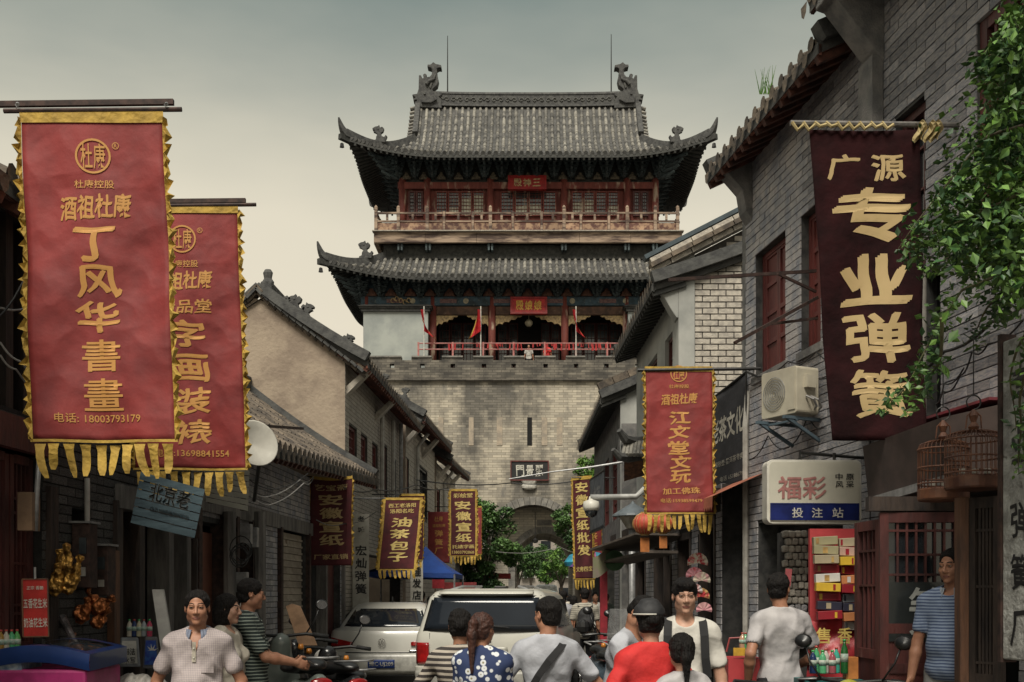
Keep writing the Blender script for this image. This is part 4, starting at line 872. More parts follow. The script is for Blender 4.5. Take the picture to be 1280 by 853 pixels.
m = MB(); m.hexa([g3.p(0, 0, -.25), g3.p(sb, 0, -.25), g3.p(sb, 0, .03), g3.p(0, 0, .03), g3.p(0, t3(0)-.02, -.25), g3.p(sb, t3(sb)-.02, -.25), g3.p(sb, t3(sb)-.02, .03), g3.p(0, t3(0)-.02, .03)]); m.build('plaster_strip', M['plaster'], n3)
for i in range(11):          # verge courses of thin bricks and tiles
    ua, ub = -.42+.3*i, -.42+.3*(i+1)-.012
    for dz, wd, mm in ((.0, .10, M['pale_brick']), (.075, .16, M['house_tile']), (.15, .12, M['pale_brick'])):
        m = MB(); m.bar(g3.p(ua, t3(ua)+dz+.035, wd/2), g3.p(ub, t3(ub)+dz+.035, wd/2), wd+.1, .066); m.build('verge_brick', mm, n3)
m = MB(); m.bar(g3.p(-.5, t3(-.5)+.28, .05), g3.p(3, t3(3)+.28, .05), .22, .06); m.build('verge_cap', mat('blue_sheet', (.05, .075, .09), .6), n3)
m = MB(); m.prism([(0, 0), (.0, .62), (-.40, .62), (-.40, .5), (-.26, .34), (-.12, .12), (-.03, .0)], lambda a, b, w: g3.p(a, ZZ(398, D3)+b*1.15, .03-w), .3); m.build('eave_corbel', M['plaster'], n3, bevel=.01)
f3 = lambda D: rb.hit(CX+F*RBX(D)/D)[0]
w3 = [(f3(16.5), f3(17.2), 3.8, 5.6), (f3(18), f3(19), 3.6, 5.6)]
m = MB()
for a, b, c, d in cells(f3(16.02), f3(20.5), 2.6, 6.3, w3): rb.box(m, a, b, c, d, -.25, 0)
m.build('front_wall', M['plaster'], n3)
for q in w3: fr_window(n3, rb, q, M['maroon_wood'], depth=.08, nx=3, nz=6)
house_roof(rb, f3(15.9), f3(20.6), .40, 6.15, R(20), 2.2, n3, M['house_tile'], raft=M['rafter'])
n4 = thing('brick_house', 'small house with a pale rendered gable beside the gate, above the street lamp', 'house', (4, 24, 0)); D4 = 22.0
g4 = Fr((RBX(D4)-.12, D4), (5, D4)); t4 = lambda u: ZZ(478, D4)+u*.42
m = MB();
for i in range(6): a, b = g4.len*i/6, g4.len*(i+1)/6; m.hexa([g4.p(a, 0, -.25), g4.p(b, 0, -.25), g4.p(b, 0, 0), g4.p(a, 0, 0), g4.p(a, t4(a), -.25), g4.p(b, t4(b), -.25), g4.p(b, t4(b), 0), g4.p(a, t4(a), 0)])
m.build('gable_wall', M['plaster'], n4)
m = MB(); g4.box(m, .02, 1.3, 0, ZZ(530, D4), .01, .05); m.build('brick_dado', M['grey_brick_wall'], n4)
for i in range(12):
    ua, ub = -.45+.3*i, -.45+.3*(i+1)-.012; m = MB(); m.bar(g4.p(ua, t4(ua)+.08, .06), g4.p(ub, t4(ub)+.08, .06), .2, .14); m.build('verge_brick', M['house_tile'], n4)
rb4 = Fr((RBX(D4)-.12, D4), (1.75, 29), flip=True); w4 = [(.7, 1.9, 3.2, 4.7), (2.6, 4.0, 3.2, 4.7)]
m = MB()
for a, b, c, d in cells(0.02, rb4.len, 2.5, 5.7, w4): rb4.box(m, a, b, c, d, -.25, 0)
m.build('front_wall', M['grey_brick_wall'], n4)
for q in w4: fr_window(n4, rb4, q, M['red_wood_clean'], depth=.05, nx=3, nz=4)
house_roof(rb4, -.1, rb4.len, .42, 5.55, R(25), 2.0, n4, M['house_tile'], raft=M['rafter'])
def shops(fr, holes, ztop, lab, key, material=None, ceil=True):
    t = thing('shop_row', lab, 'shop', fr.p(fr.len/2, 0, -.5)); brick_wall(fr, 0, fr.len, 0, ztop, holes, t, material or M['grey_brick'], M['dark_mortar'], bl=.26, bh=.08, limit=120)
    part(t, 'interior', M['void'], fr, 0, fr.len, 0, ztop, -1.3, -1.28); part(t, 'interior_ceiling', M['dark_wood'], fr, .02, fr.len, ztop-.2, ztop, -1.27, -.25)
    for a, b, c, d in holes:
        m = MB(); fr.box(m, a, a+.09, 0, d, -.12, .03); fr.box(m, b-.09, b, 0, d, -.12, .03); fr.box(m, a+.09, b-.09, d-.1, d, -.118, .028); m.build('door_frame', M['grey_wood'] if key else M['dark_wood'], t)
        m = MB(); k = max(1, int((b-a)/.7))
        for i in range(1, k): u = a+(b-a)*i/k; fr.box(m, u-.035, u+.035, 0, d-.1, -.1, 0)
        if m.f: m.build('mullion', M['dark_wood'], t)
    return t
s3 = shops(rb, [(.3, 1.3, 0, 2.6), (1.9, 2.9, 0, 2.5), (3.5, 5.2, 0, 2.5), (6.2, 7.6, 0, 2.4), (8.4, 10, 0, 2.4)], 2.95, 'dark shop fronts under the pale brick gable on the right side', 0)
part(s3, 'fascia', M['dark_wood'], rb, 0, rb.len, 2.62, 2.9, .02, .1)
rc = Fr((1.95, 29.2), (2.62, 56.3), flip=True); n5 = thing('brick_house', 'low brick shops on the right running up to the gate', 'house', (4, 40, 0))
m = MB(); rc.box(m, 0, rc.len, 0, 3.1, -3, 0); m.build('wall', M['grey_brick_wall'], n5); part(n5, 'shop_opening', M['void'], rc, 1, 6, 0, 2.4, -.1, .02); part(n5, 'shop_opening', M['maroon_wood'], rc, 8, 14, 0, 2.4, -.1, .02)
house_roof(rc, -.1, rc.len, .5, 3.1, R(28), 2.4, n5, M['house_tile'], rows=False)
# ================================================================ BANNERS
M['maroon_cloth2'] = mat('maroon_cloth_small', (.085, .012, .016), .85, (.05, .008, .010), 4, bump=.2)
M['yellow_print'] = mat('yellow_print', (.60, .46, .16), .7, (.48, .36, .12), 8)
def banner(x0, x1, y0, y1, D, text, label, cloth, ink, name='street_banner', shift=0, yaw=0, trim=1, fringe=True, group='advertising banners hung over the street', wave=.03, logo=False, pole=None, narrow=0, sag=0, frame_trim=False, nf=11, seed=1):
    """text: list of (string, cx, cy, w, h, bold) in unit banner coordinates (0..1, y down)"""
    w, h = (x1-x0)*D/F, (y1-y0)*D/F; c = P((x0+x1)/2, y0, D); ca, sa = math.cos(yaw), math.sin(yaw); rr = random.Random(seed)
    t = thing(name, label, 'banner', c, group); sh = shift*D/F; ph = seed*1.7
    def S(u, v, o=0):      # u 0..1 left-right, v 0..1 top-down (real surface), o offset toward viewer
        y = wave*max(0, v)**.6*(math.sin(u*5.2+ph+v*2.1)+.5*math.sin(u*11+ph*2-v*4)+.35*math.sin(v*13+u*6+ph)+.18*math.sin(v*31+ph*3)*math.sin(u*9+ph))*.6+.10*v*v*math.sin(ph)*h*.3
        y += wave*.45*math.sin(u*7.3+ph*5+v*9)*math.exp(-((v-.5)/.22)**2)
        x = (u-.5)*w*(1-narrow*v)+sh*v+.004*math.sin(v*9+ph); z = -v*h+sag*math.sin(PI*u)*(-1)*max(0, 1-v)
        q = y-o
        return c+Vector((x*ca-q*sa, x*sa+q*ca, z))
    m = MB(); m.sheet(lambda u, v: S(u, v), 24, 44); cl = m.build('cloth', cloth, t, smooth=True); sm = cl.modifiers.new('s', 'SOLIDIFY'); sm.thickness = .003; sm.offset = 1
    fn = lambda a, b, o: S(a/w+.5, -b/h, o+.0015)
    m = MB()
    for s, cx, cy, tw_, th_, bo in text:
        n = len(s)
        put_text(m, s, fn, (cx-.5)*w, -cy*h, tw_*w, th_*h, bo, off=.0025, wob=.035 if bo > .015 else 0, cuts=7 if th_*h > .055 else 2)
    if m.f: m.build('lettering', ink, t, smooth=True)
    if logo:
        m = MB(); r = .125*w; cx, cy = logo[0], logo[1]
        ring = lambda r1, r2, n=28: m.add([fn((cx-.5)*w+rad*math.cos(2*PI*i/n), -cy*h+rad*math.sin(2*PI*i/n), .004) for rad in (r1, r2) for i in range(n)], [(i, (i+1) % n, n+(i+1) % n, n+i) for i in range(n)])
        ring(r, r*.88)
        put_text(m, '杜', fn, (cx-.5)*w-r*.36, -cy*h, r*.66, r*1.45, .012); put_text(m, '康', fn, (cx-.5)*w+r*.36, -cy*h, r*.66, r*1.45, .012)
        r0 = r; cx2 = cx+.16; m2 = (cx2-.5)*w
        n = 14; m.add([fn(m2+rad*math.cos(2*PI*i/n), -(cy-.033)*h+rad*math.sin(2*PI*i/n), .004) for rad in (r*.20, r*.16) for i in range(n)], [(i, (i+1) % n, n+(i+1) % n, n+i) for i in range(n)])
        put_text(m, 'R', fn, m2, -(cy-.033)*h, r*.16, r*.22, .01)
        m.build('round_emblem', ink, t)
    if trim:
        tw = .055*w if not frame_trim else .06*w
        m = MB(); m.sheet(lambda u, v: S(-.01+1.02*u, -.02+.035*v, .008), 20, 1); m.build('top_hem', M['yellow_cloth'], t)
        for s in (0, 1):
            m = MB(); n = max(10, int(h/(.075 if w > .5 else .09))); vs = []
            for i in range(2*n+1):      # ruffled edge
                v = i/(2*n); a = S(s, v, .004); k = (1 if i % 2 else .42)*(1+.25*math.sin(i*2.3+seed)); d = Vector((ca, sa, 0))*(1 if s else -1)
                fold = .028*math.sin(i*1.9+seed)
                vs += [a, a+d*tw*.55*k+Vector((sa, -ca, 0))*(fold), a+d*tw*k*1.05+Vector((sa*.0, 0, -.018*math.sin(i*2.2)))-Vector((sa, -ca, 0))*fold*.5]
            m.add(vs, [f for i in range(2*n) for f in ((i*3, i*3+1, i*3+4, i*3+3), (i*3+1, i*3+2, i*3+5, i*3+4))]); o = m.build('ruffled_edge', M['yellow_cloth'], t)
            if frame_trim: m = MB(); m.sheet(lambda u, v: S(s+(.055*u if not s else -.055*u), v, .007), 1, 24); m.build('side_hem', M['yellow_cloth'], t)
    if fringe:
        m = MB(); m.sheet(lambda u, v: S(-.02+1.04*u, .995+(.03*v)*min(1, .5/h*1.2), .004), 20, 1); m.build('bottom_hem', M['yellow_cloth'], t)
        for i in range(nf):
            L = (.165 if h > 1.2 else .12)*h*rr.uniform(.75, 1.05)*(.62 if h > 1.7 else .8); uu = (i+.5)/nf; ang = rr.uniform(-.12, .22); wd = w/nf*.30
            b = S(uu, 1.01, .004); m = MB(); vs = []
            for k in range(6):
                q = k/5; off = Vector((ca, sa, 0))*(L*q*math.sin(ang)*q)+Vector((0, -.02*math.sin(q*3+i), -L*q)); ww = wd*(1.35, 1, 1, 1, .95, .5)[k]
                tw2 = .5*math.sin(i*2.1)*q; dx = Vector((ca*math.cos(tw2), sa+math.sin(tw2), 0))
                vs += [b+off-dx*ww, b+off+dx*ww]
            m.add(vs, [(2*k, 2*k+1, 2*k+3, 2*k+2) for k in range(5)]); m.build('fringe_strip', M['yellow_cloth'], t)
    if pole: pole(t, c, w)
    return t, S
def polefn(x0, x1, dy=-3, r=.016, mat_='rust_metal', D=None, x2=None, D2=None):
    def f(t, c, w):
        Y = c.y; z = c.z+.004; a = Vector((XX(x0, Y), Y, z)); b = Vector((XX(x1, Y), Y, z)) if x2 is None else Vector((x2, D2, z))
        m = MB(); m.tube([a, b], r, 8); m.build('pole', M[mat_], t)
    return f
D1 = 7.0
def pole1(t, c, w):
    a, b = P(5, 139, D1), P(227, 137, D1); m = MB(); m.tube([a, b], .016, 8); m.build('pole', M['rust_metal'], t)
    a, b = P(-25, 131, D1+.02), P(217, 128, D1+.02); m = MB(); m.bar(a, b, .03, .034); br = m.build('support_bar', M['rust_metal'], t)
    for x in (22, 208): m = MB(); m.tube([P(x, 130, D1-.01), P(x, 131, D1-.03)], .012, 8); m.build('bolt', M['metal_grey'], br); m = MB(); m.tube([P(x-3, 131, D1), P(x-1, 134, D1), P(x-3, 138, D1)], .003, 5); m.build('wire_tie', M['metal_grey'], br)
big = [('杜康控股', .50, .205, .28, .026, .012), ('酒祖杜康', .50, .275, .50, .075, .03), ('丁', .48, .392, .28, .10, .035), ('风', .50, .523, .30, .088, .035), ('华', .50, .640, .28, .088, .035), ('書', .50, .755, .27, .096, .028), ('畫', .50, .868, .27, .10, .024), ('电话: 18003793179', .50, .947, .66, .030, .012)]
big[-1] = ('电话: 18003793179', .46, .928, .60, .030, .012); big[6] = ('畫', .50, .855, .28, .10, .012); big[5] = ('書', .49, .733, .28, .10, .014); big[4] = ('华', .48, .612, .29, .092, .032); big[3] = ('风', .48, .505, .29, .092, .032)
banner(27, 203, 148, 552, D1, big, 'largest red banner with yellow ruffled edges, nearest on the left, reading 丁风华書畫', M['red_cloth'], M['gold_print'], shift=18, logo=(.50, .118), pole=pole1, nf=10, wave=.042, seed=2)
D2_ = 9.0
def pole2(t, c, w):
    m = MB(); m.tube([P(150, 258, D2_), P(320, 256, D2_)], .016, 8); m.build('pole', M['rust_metal'], t)
    m = MB(); m.bar(P(120, 253, D2_+.02), P(307, 251, D2_+.02), .03, .034); m.build('support_bar', M['rust_metal'], t)
t2 = [('杜康控股', .50, .21, .28, .028, .012), ('酒祖杜康', .50, .275, .52, .070, .03), ('精品堂', .50, .375, .48, .052, .022), ('字', .50, .478, .32, .10, .03), ('画', .51, .608, .32, .10, .028), ('装', .54, .735, .31, .10, .026), ('裱', .53, .855, .31, .092, .024), ('电话:13698841554', .52, .937, .66, .032, .012)]
banner(158, 296, 262, 586, D2_, t2, 'second red banner with yellow edge, hanging half behind the largest one, reading 字画装裱', M['red_cloth'], M['gold_print'], shift=10, logo=(.50, .115), pole=pole2, nf=10, wave=.04, seed=5)
D3_ = 8.3
def pole3(t, c, w):
    b = ra.p(ra.hit(1200)[0], ZZ(156, D3_)); m = MB(); m.tube([P(988, 154, D3_), b], .022, 8); m.build('pole', M['grey_wood'], t)
    m = MB(); rr = random.Random(2)
    for i in range(9):
        x = 990+i*14; m.tube([P(x, 153, D3_-.03), P(x+7, 160+rr.uniform(-2, 3), D3_-.035), P(x+15, 156, D3_-.03)], .014, 6)
    for x in (1150, 1163, 1170, 1226):
        m.sheet(lambda u, v: P(x-6+12*u+4*math.sin(v*5), 152+v*24+3*math.sin(u*6), D3_-.03+.03*math.sin(u*7+v*3)), 4, 6)
    m.build('tied_rag', mat('rag', (.45, .36, .18), .9, (.3, .23, .10), 8), t)
t3_ = [('广', .29, .118, .29, .082, .028), ('源', .70, .12, .30, .085, .024), ('专', .52, .272, .70, .165, .04), ('业', .52, .480, .64, .155, .045), ('弹', .54, .668, .60, .155, .03), ('簧', .54, .850, .58, .15, .024)]
banner(1012, 1150, 162, 552, D3_, t3_, 'large dark maroon velvet banner on the right wall with tan characters reading 专业弹簧', M['maroon_cloth'], M['tan_print'], shift=14, trim=0, fringe=False, pole=pole3, narrow=.16, wave=.035, seed=3, sag=.012)
D4_ = 12.6
def pole4(t, c, w):
    b = ra.p(ra.hit(960)[0], ZZ(461, D4_)); m = MB(); m.tube([P(797, 463, D4_), Vector((b.x, D4_, b.z))], .02, 8); m.bar(P(935, 466, D4_), P(975, 482, D4_-.5), .03, .02); m.build('pole', M['metal_dark'], t)
t4_ = [('杜康控股', .50, .118, .30, .028, .012), ('酒祖杜康', .50, .205, .54, .075, .028), ('江', .50, .335, .30, .088, .035), ('文', .50, .435, .30, .088, .038), ('堂', .50, .545, .30, .092, .032), ('文', .52, .645, .30, .088, .038), ('玩', .52, .745, .30, .09, .035), ('加工佛珠', .52, .845, .56, .045, .022), ('电话:15938599479', .52, .912, .62, .03, .012)]
banner(807, 890, 462, 642, D4_, t4_, 'red banner reading 江文堂文玩 over the dark shops on the right, beside the black cloth sign', M['red_cloth'], M['gold_print'], shift=1, logo=(.50, .03), pole=pole4, nf=11, wave=.02, seed=7)
sm = lambda a, rest, tail='', ph='': [(a, .5, .10, .8, .07, .02)]+[(ch, .5, .24+i*.155, .56, .125, .03) for i, ch in enumerate(rest)]+([(tail, .5, .90, .82, .06, .02)] if tail else [])
def polew(x0, xw, fr, y, dy=0):
    def f(t, c, w):
        u = fr.hit(xw)[0]; b = fr.p(u, 0); m = MB(); m.tube([Vector((XX(x0, c.y), c.y, c.z+.01)), Vector((b.x, c.y, c.z+.01))], .014, 6); m.build('pole', M['metal_dark'], t)
    return f
banner(388, 440, 597, 707, 16.2, sm('艺宝斋', '安徽宣纸', '厂家直销'), 'maroon banner reading 安徽宣纸 before the old shop posts on the left, sagging at the top', M['maroon_cloth2'], M['tan_print'], shift=-1, pole=polew(390, 340, fb, 597), wave=.02, fringe=False, sag=.03, seed=4)
banner(480, 528, 624, 712, 19.5, [('西工老洛阳', .5, .09, .7, .06, .016), ('洛阳名吃', .5, .17, .62, .06, .016)]+[(ch, .5, .33+i*.165, .50, .13, .03) for i, ch in enumerate('油茶包子')], 'maroon banner reading 油茶包子, nearest over the white sedan, tilted with a long yellow fringe', M['maroon_cloth2'], M['yellow_print'], shift=-8, wave=.02, frame_trim=True, nf=8, seed=6, pole=polew(482, 440, fc, 624))
banner(500, 530, 619, 700, 21.5, sm('老字号', '文房四'), 'dark maroon banner mostly hidden behind the tilted 油茶包子 banner', M['maroon_cloth2'], M['yellow_print'], shift=-2, wave=.02, fringe=True, nf=6, seed=8, pole=polew(502, 460, fc, 619))
banner(562, 596, 613, 695, 27.5, [('彩绘堂', .5, .08, .7, .07, .02)]+[(ch, .5, .23+i*.165, .56, .13, .03) for i, ch in enumerate('安徽宣纸')]+[('托裱字画', .5, .86, .8, .06, .02), ('13803792860', .5, .945, .8, .045, .015)], 'small maroon banner reading 安徽宣纸 with yellow fringe, hanging before the tree crown', M['maroon_cloth2'], M['yellow_print'], shift=0, frame_trim=True, wave=.015, nf=8, seed=9, pole=polew(564, 500, LF(24, 40), 613))
banner(535, 562, 640, 704, 30, [('杜康', .5, .14, .4, .1, .02), ('酒祖杜康', .5, .27, .6, .06, .02)]+[(ch, .5, .42+i*.17, .36, .12, .03) for i, ch in enumerate('弹簧厂')], 'plain bright red banner above the blue tent roof', M['red_cloth'], M['gold_print'], trim=0, fringe=False, wave=.015, seed=10, pole=polew(537, 505, LF(24, 40), 640))
banner(589, 602, 634, 693, 31, [(ch, .5, .3+i*.2, .5, .14, .03) for i, ch in enumerate('画廊')], 'narrow red banner peeking out right of the small 安徽宣纸 banner by the tree', M['red_cloth'], M['gold_print'], wave=.01, nf=4, seed=11, pole=polew(590, 560, LF(28, 40), 634))
banner(712, 742, 598, 724, 23, [(ch, .5, .09+i*.125, .62, .10, .03) for i, ch in enumerate('安徽宣纸批发')]+[('文房四宝', .5, .90, .8, .05, .02)], 'tall narrow maroon banner turned edge-on at the right of the archway', M['maroon_cloth2'], M['yellow_print'], shift=2, yaw=R(-38), frame_trim=True, wave=.03, nf=7, seed=12, pole=polew(715, 765, rb4, 598))
banner(733, 752, 660, 712, 26, [(ch, .5, .2+i*.22, .5, .16, .03) for i, ch in enumerate('茶庄')], 'short faded red banner hanging low behind the narrow maroon one on the right', M['red_cloth'], M['gold_print'], wave=.02, nf=6, seed=13, pole=polew(735, 760, rb4, 660))
def oblique(x0, x1, ya0, ya1, yb0, yb1, Da, Db, lab, cat, text, cl, ink, name='cloth_sign'):
    A0, A1, B0, B1 = P(x0, ya0, Da), P(x0, ya1, Da), P(x1, yb0, Db), P(x1, yb1, Db)
    S = lambda u, v, o=0: (A0*(1-u)+B0*u)*(1-v)+(A1*(1-u)+B1*u)*v+Vector((0, -.02*math.sin(u*7+v*3)-o, 0))
    t = thing(name, lab, cat, (A1+B1)/2); m = MB(); m.sheet(lambda u, v: S(u, v), 14, 14); o = m.build('cloth', cl, t, smooth=True); md = o.modifiers.new('s', 'SOLIDIFY'); md.thickness = .006; md.offset = 1
    m = MB()
    for s, cx, cy, w, h, bo in text: put_text(m, s, lambda a, b, q: S(a, 1-b, .012), cx, 1-cy, w, h, bo)
    m.build('lettering', ink, t)
    m = MB(); m.tube([S(-.02, 0), S(1.02, 0)], .015, 6); m.tube([S(-.02, 1), S(1.02, 1)], .012, 6); m.tube([S(1.01, 0), S(1.01, 1)], .012, 6); m.build('sign_frame', M['metal_dark'], t)
    return t, S
oblique(886, 932, 502, 618, 466, 607, 13.6, 12.75, 'black cloth shop sign with brushed white characters, stretched beside the red 江文堂文玩 banner', 'shop sign', [('老茶文化', .5, .38, .86, .24, .03), ('紫砂壶·普洱茶专卖', .55, .72, .74, .06, .01), ('电话 65188679', .62, .88, .6, .05, .01)], mat('black_cloth', (.022, .022, .026), .85, (.012, .012, .014), 5, bump=.2), mat('cream_ink', (.42, .40, .34), .8))
oblique(737, 755, 600, 668, 588, 660, 22.6, 20.4, 'dark grey hanging cloth sign tilted above the surveillance camera arm on the right', 'shop sign', [('书画', .5, .4, .5, .4, .03)], mat('slate_cloth', (.10, .115, .13), .8, (.05, .055, .065), 6), mat('faded_ink', (.2, .2, .2), .8), name='cloth_sign')
# ================================================================ PEOPLE
def nets(Fv, xs, ys, zs):
    """naive surface nets on a rectilinear grid -> verts, quads"""
    S = Fv < 0; nx, ny, nz = Fv.shape
    c = [S[i:nx-1+i, j:ny-1+j, k:nz-1+k] for i in (0, 1) for j in (0, 1) for k in (0, 1)]
    al = c[0].copy(); an = c[0].copy()
    for q in c[1:]: al &= q; an |= q
    act = an & ~al; I = np.argwhere(act); n = len(I)
    if n == 0: return np.zeros((0, 3)), []
    idx = -np.ones(act.shape, np.int64); idx[act] = np.arange(n)
    cn = [(i, j, k) for i in (0, 1) for j in (0, 1) for k in (0, 1)]
    val = [Fv[I[:, 0]+a, I[:, 1]+b, I[:, 2]+d] for a, b, d in cn]
    pos = [np.stack([xs[I[:, 0]+a], ys[I[:, 1]+b], zs[I[:, 2]+d]], 1) for a, b, d in cn]
    acc = np.zeros((n, 3)); cnt = np.zeros(n)
    for a in range(8):
        for b in range(a+1, 8):
            if sum(abs(cn[a][q]-cn[b][q]) for q in range(3)) != 1: continue
            va, vb = val[a], val[b]; mk = (va < 0) != (vb < 0); t = np.where(mk, va/np.where(mk, va-vb, 1), 0)
            acc += np.where(mk[:, None], pos[a]+(pos[b]-pos[a])*t[:, None], 0); cnt += mk
    V = acc/cnt[:, None]; Q = []
    def emit(E, cells_, flip):
        q = np.stack([idx[tuple(cc)] for cc in cells_], 1); s = flip
        q[s] = q[s][:, ::-1]; Q.append(q)
    for ax in range(3):
        o = [a for a in range(3) if a != ax]
        A = np.moveaxis(S, ax, 0); d = A[:-1] != A[1:]; d = d[:, 1:-1, 1:-1] if True else d
        E = np.argwhere(d); E[:, 1:] += 1; sgn = A[E[:, 0], E[:, 1], E[:, 2]]
        def cell(da, db):
            r = np.zeros_like(E); r[:, ax] = E[:, 0]; r[:, o[0]] = E[:, 1]+da; r[:, o[1]] = E[:, 2]+db; return (r[:, 0], r[:, 1], r[:, 2])
        emit(E, [cell(-1, -1), cell(0, -1), cell(0, 0), cell(-1, 0)], sgn if ax == 1 else ~sgn)
    Q = np.concatenate(Q); Q = Q[(Q >= 0).all(1)]
    return V, Q
def axis_pts(lo, hi, step, fine):
    r = [lo]
    while r[-1] < hi:
        s = step
        for a, b, f in fine:
            if a-step < r[-1] < b: s = min(s, f)
        r.append(r[-1]+s)
    return np.array(r)
class Field:
    def __init__(s, lo, hi, step, fine=((), (), ())):
        s.ax = [axis_pts(lo[i], hi[i], step, fine[i]) for i in range(3)]; s.F = np.full([len(a) for a in s.ax], .5, np.float32)
    def sub(s, c, r):
        sl = [slice(max(0, np.searchsorted(s.ax[i], c[i]-r[i])), np.searchsorted(s.ax[i], c[i]+r[i])) for i in range(3)]
        X, Y, Z = np.meshgrid(*[s.ax[i][sl[i]] for i in range(3)], indexing='ij', sparse=True); return tuple(sl), X, Y, Z
    def un(s, sl, d, k):
        a = s.F[sl]
        if a.size == 0: return
        if k > 0: h = np.clip(.5+.5*(d-a)/k, 0, 1); s.F[sl] = d*(1-h)+a*h-k*h*(1-h)
        else: s.F[sl] = np.minimum(a, d)
    def cone(s, a, b, ra, rb, k=.02, infl=0, m=.07):
        a, b = Vector(a), Vector(b); ra += infl; rb += infl; c = (a+b)/2; r = [abs(a[i]-b[i])/2+max(ra, rb)+m for i in range(3)]
        sl, X, Y, Z = s.sub(c, r); d = b-a; L2 = max(d.dot(d), 1e-9)
        t = np.clip(((X-a.x)*d.x+(Y-a.y)*d.y+(Z-a.z)*d.z)/L2, 0, 1)
        s.un(sl, np.sqrt((X-a.x-t*d.x)**2+(Y-a.y-t*d.y)**2+(Z-a.z-t*d.z)**2)-(ra+(rb-ra)*t), k)
    def _ell(s, X, Y, Z, c, rad, rot):
        x, y, z = X-c[0], Y-c[1], Z-c[2]
        if rot is not None: r = rot; x, y, z = (r[0][0]*x+r[1][0]*y+r[2][0]*z), (r[0][1]*x+r[1][1]*y+r[2][1]*z), (r[0][2]*x+r[1][2]*y+r[2][2]*z)
        k0 = np.sqrt((x/rad[0])**2+(y/rad[1])**2+(z/rad[2])**2); k1 = np.sqrt((x/rad[0]**2)**2+(y/rad[1]**2)**2+(z/rad[2]**2)**2)
        return k0*(k0-1)/np.maximum(k1, 1e-5)
    def ell(s, c, rad, k=.03, rot=None, infl=0, m=.07):
        rad = [q+infl for q in rad]; R_ = max(rad)+m; sl, X, Y, Z = s.sub(c, [R_]*3 if rot is not None else [q+m for q in rad]); s.un(sl, s._ell(X, Y, Z, c, rad, rot), k)
    def cut(s, c, rad, k=.008, rot=None):
        sl, X, Y, Z = s.sub(c, [max(rad)+.05]*3); d = -s._ell(X, Y, Z, c, rad, rot); a = s.F[sl]
        h = np.clip(.5-.5*(d-a)/k, 0, 1); s.F[sl] = d*(1-h)+a*h+k*h*(1-h)
    def plane(s, n, d0):  # keep n.p < d0
        X, Y, Z = np.meshgrid(*s.ax, indexing='ij', sparse=True); s.F = np.maximum(s.F, (n[0]*X+n[1]*Y+n[2]*Z-d0).astype(np.float32))
    def noise(s, amp, f=1, ph=0):
        X, Y, Z = np.meshgrid(*s.ax, indexing='ij', sparse=True)
        w = np.sin(f*(11*X+6*Y)+3*np.sin(f*8*Z+ph)+ph)*np.sin(f*(15*Z-5*X)+2.5*np.sin(f*9*X+f*6*Y+ph*2)) + .55*np.sin(f*(29*X-17*Y)+2*np.sin(f*19*Z+ph))*np.sin(f*(37*Z+9*Y)+2*np.sin(f*23*X+ph*3))
        s.F = s.F+(amp*w).astype(np.float32)
    def mesh(s, name, mats, parent, smooth=True, matfn=None, extra=None):
        s.F[0] = s.F[-1] = .5; s.F[:, 0] = s.F[:, -1] = .5; s.F[:, :, 0] = s.F[:, :, -1] = .5
        V, Q = nets(s.F, *s.ax); nV = len(V); faces = Q; me = bpy.data.meshes.new(name)
        fl = [tuple(map(int, q)) for q in Q]; vl = V.tolist(); mi = None
        if matfn is not None: C = V[Q].mean(1); mi = matfn(C).tolist()
        if extra:
            mi = mi or [0]*len(fl); b = len(vl); vl += [tuple(v) for v in extra.v]; fl += [tuple(i+b for i in f) for f in extra.f]; mi += extra.m
        me.from_pydata(vl, [], fl)
        for m in (mats if isinstance(mats, (list, tuple)) else [mats]): me.materials.append(m)
        if mi: me.polygons.foreach_set('material_index', mi)
        me.polygons.foreach_set('use_smooth', [smooth]*len(fl)); me.update(); return link(name, me, parent)
def ik(a, t, l1, l2, hint):
    a, t, hint = Vector(a), Vector(t), Vector(hint); d = t-a; L_ = min(d.length, (l1+l2)*.995); d.normalize(); x = (l1*l1-l2*l2+L_*L_)/(2*L_); h = math.sqrt(max(0, l1*l1-x*x))
    n = hint-d*hint.dot(d); n.normalize(); return a+d*x+n*h, a+d*L_
SK = mat('skin', (.37, .185, .115), .5, (.30, .14, .085), 14, spec=.35, bump=.05, bscale=150)
SKL = mat('skin_fair', (.46, .27, .19), .5, (.39, .21, .145), 14, spec=.35)
LIP = mat('lips', (.27, .115, .085), .45, (.20, .07, .055), 20); HAIR = mat('black_hair', (.010, .008, .007), .62, (.006, .005, .005), 30, stretch=(1, 1, .15), bump=.9, bscale=110, spec=.22)
HAIRB = mat('brown_hair', (.075, .028, .018), .5, (.03, .013, .010), 40, stretch=(1, 1, .1), bump=.6, bscale=110, spec=.4)
EYEW = mat('eye_white', (.5, .47, .43), .3); IRIS = mat('iris', (.012, .008, .006), .15)
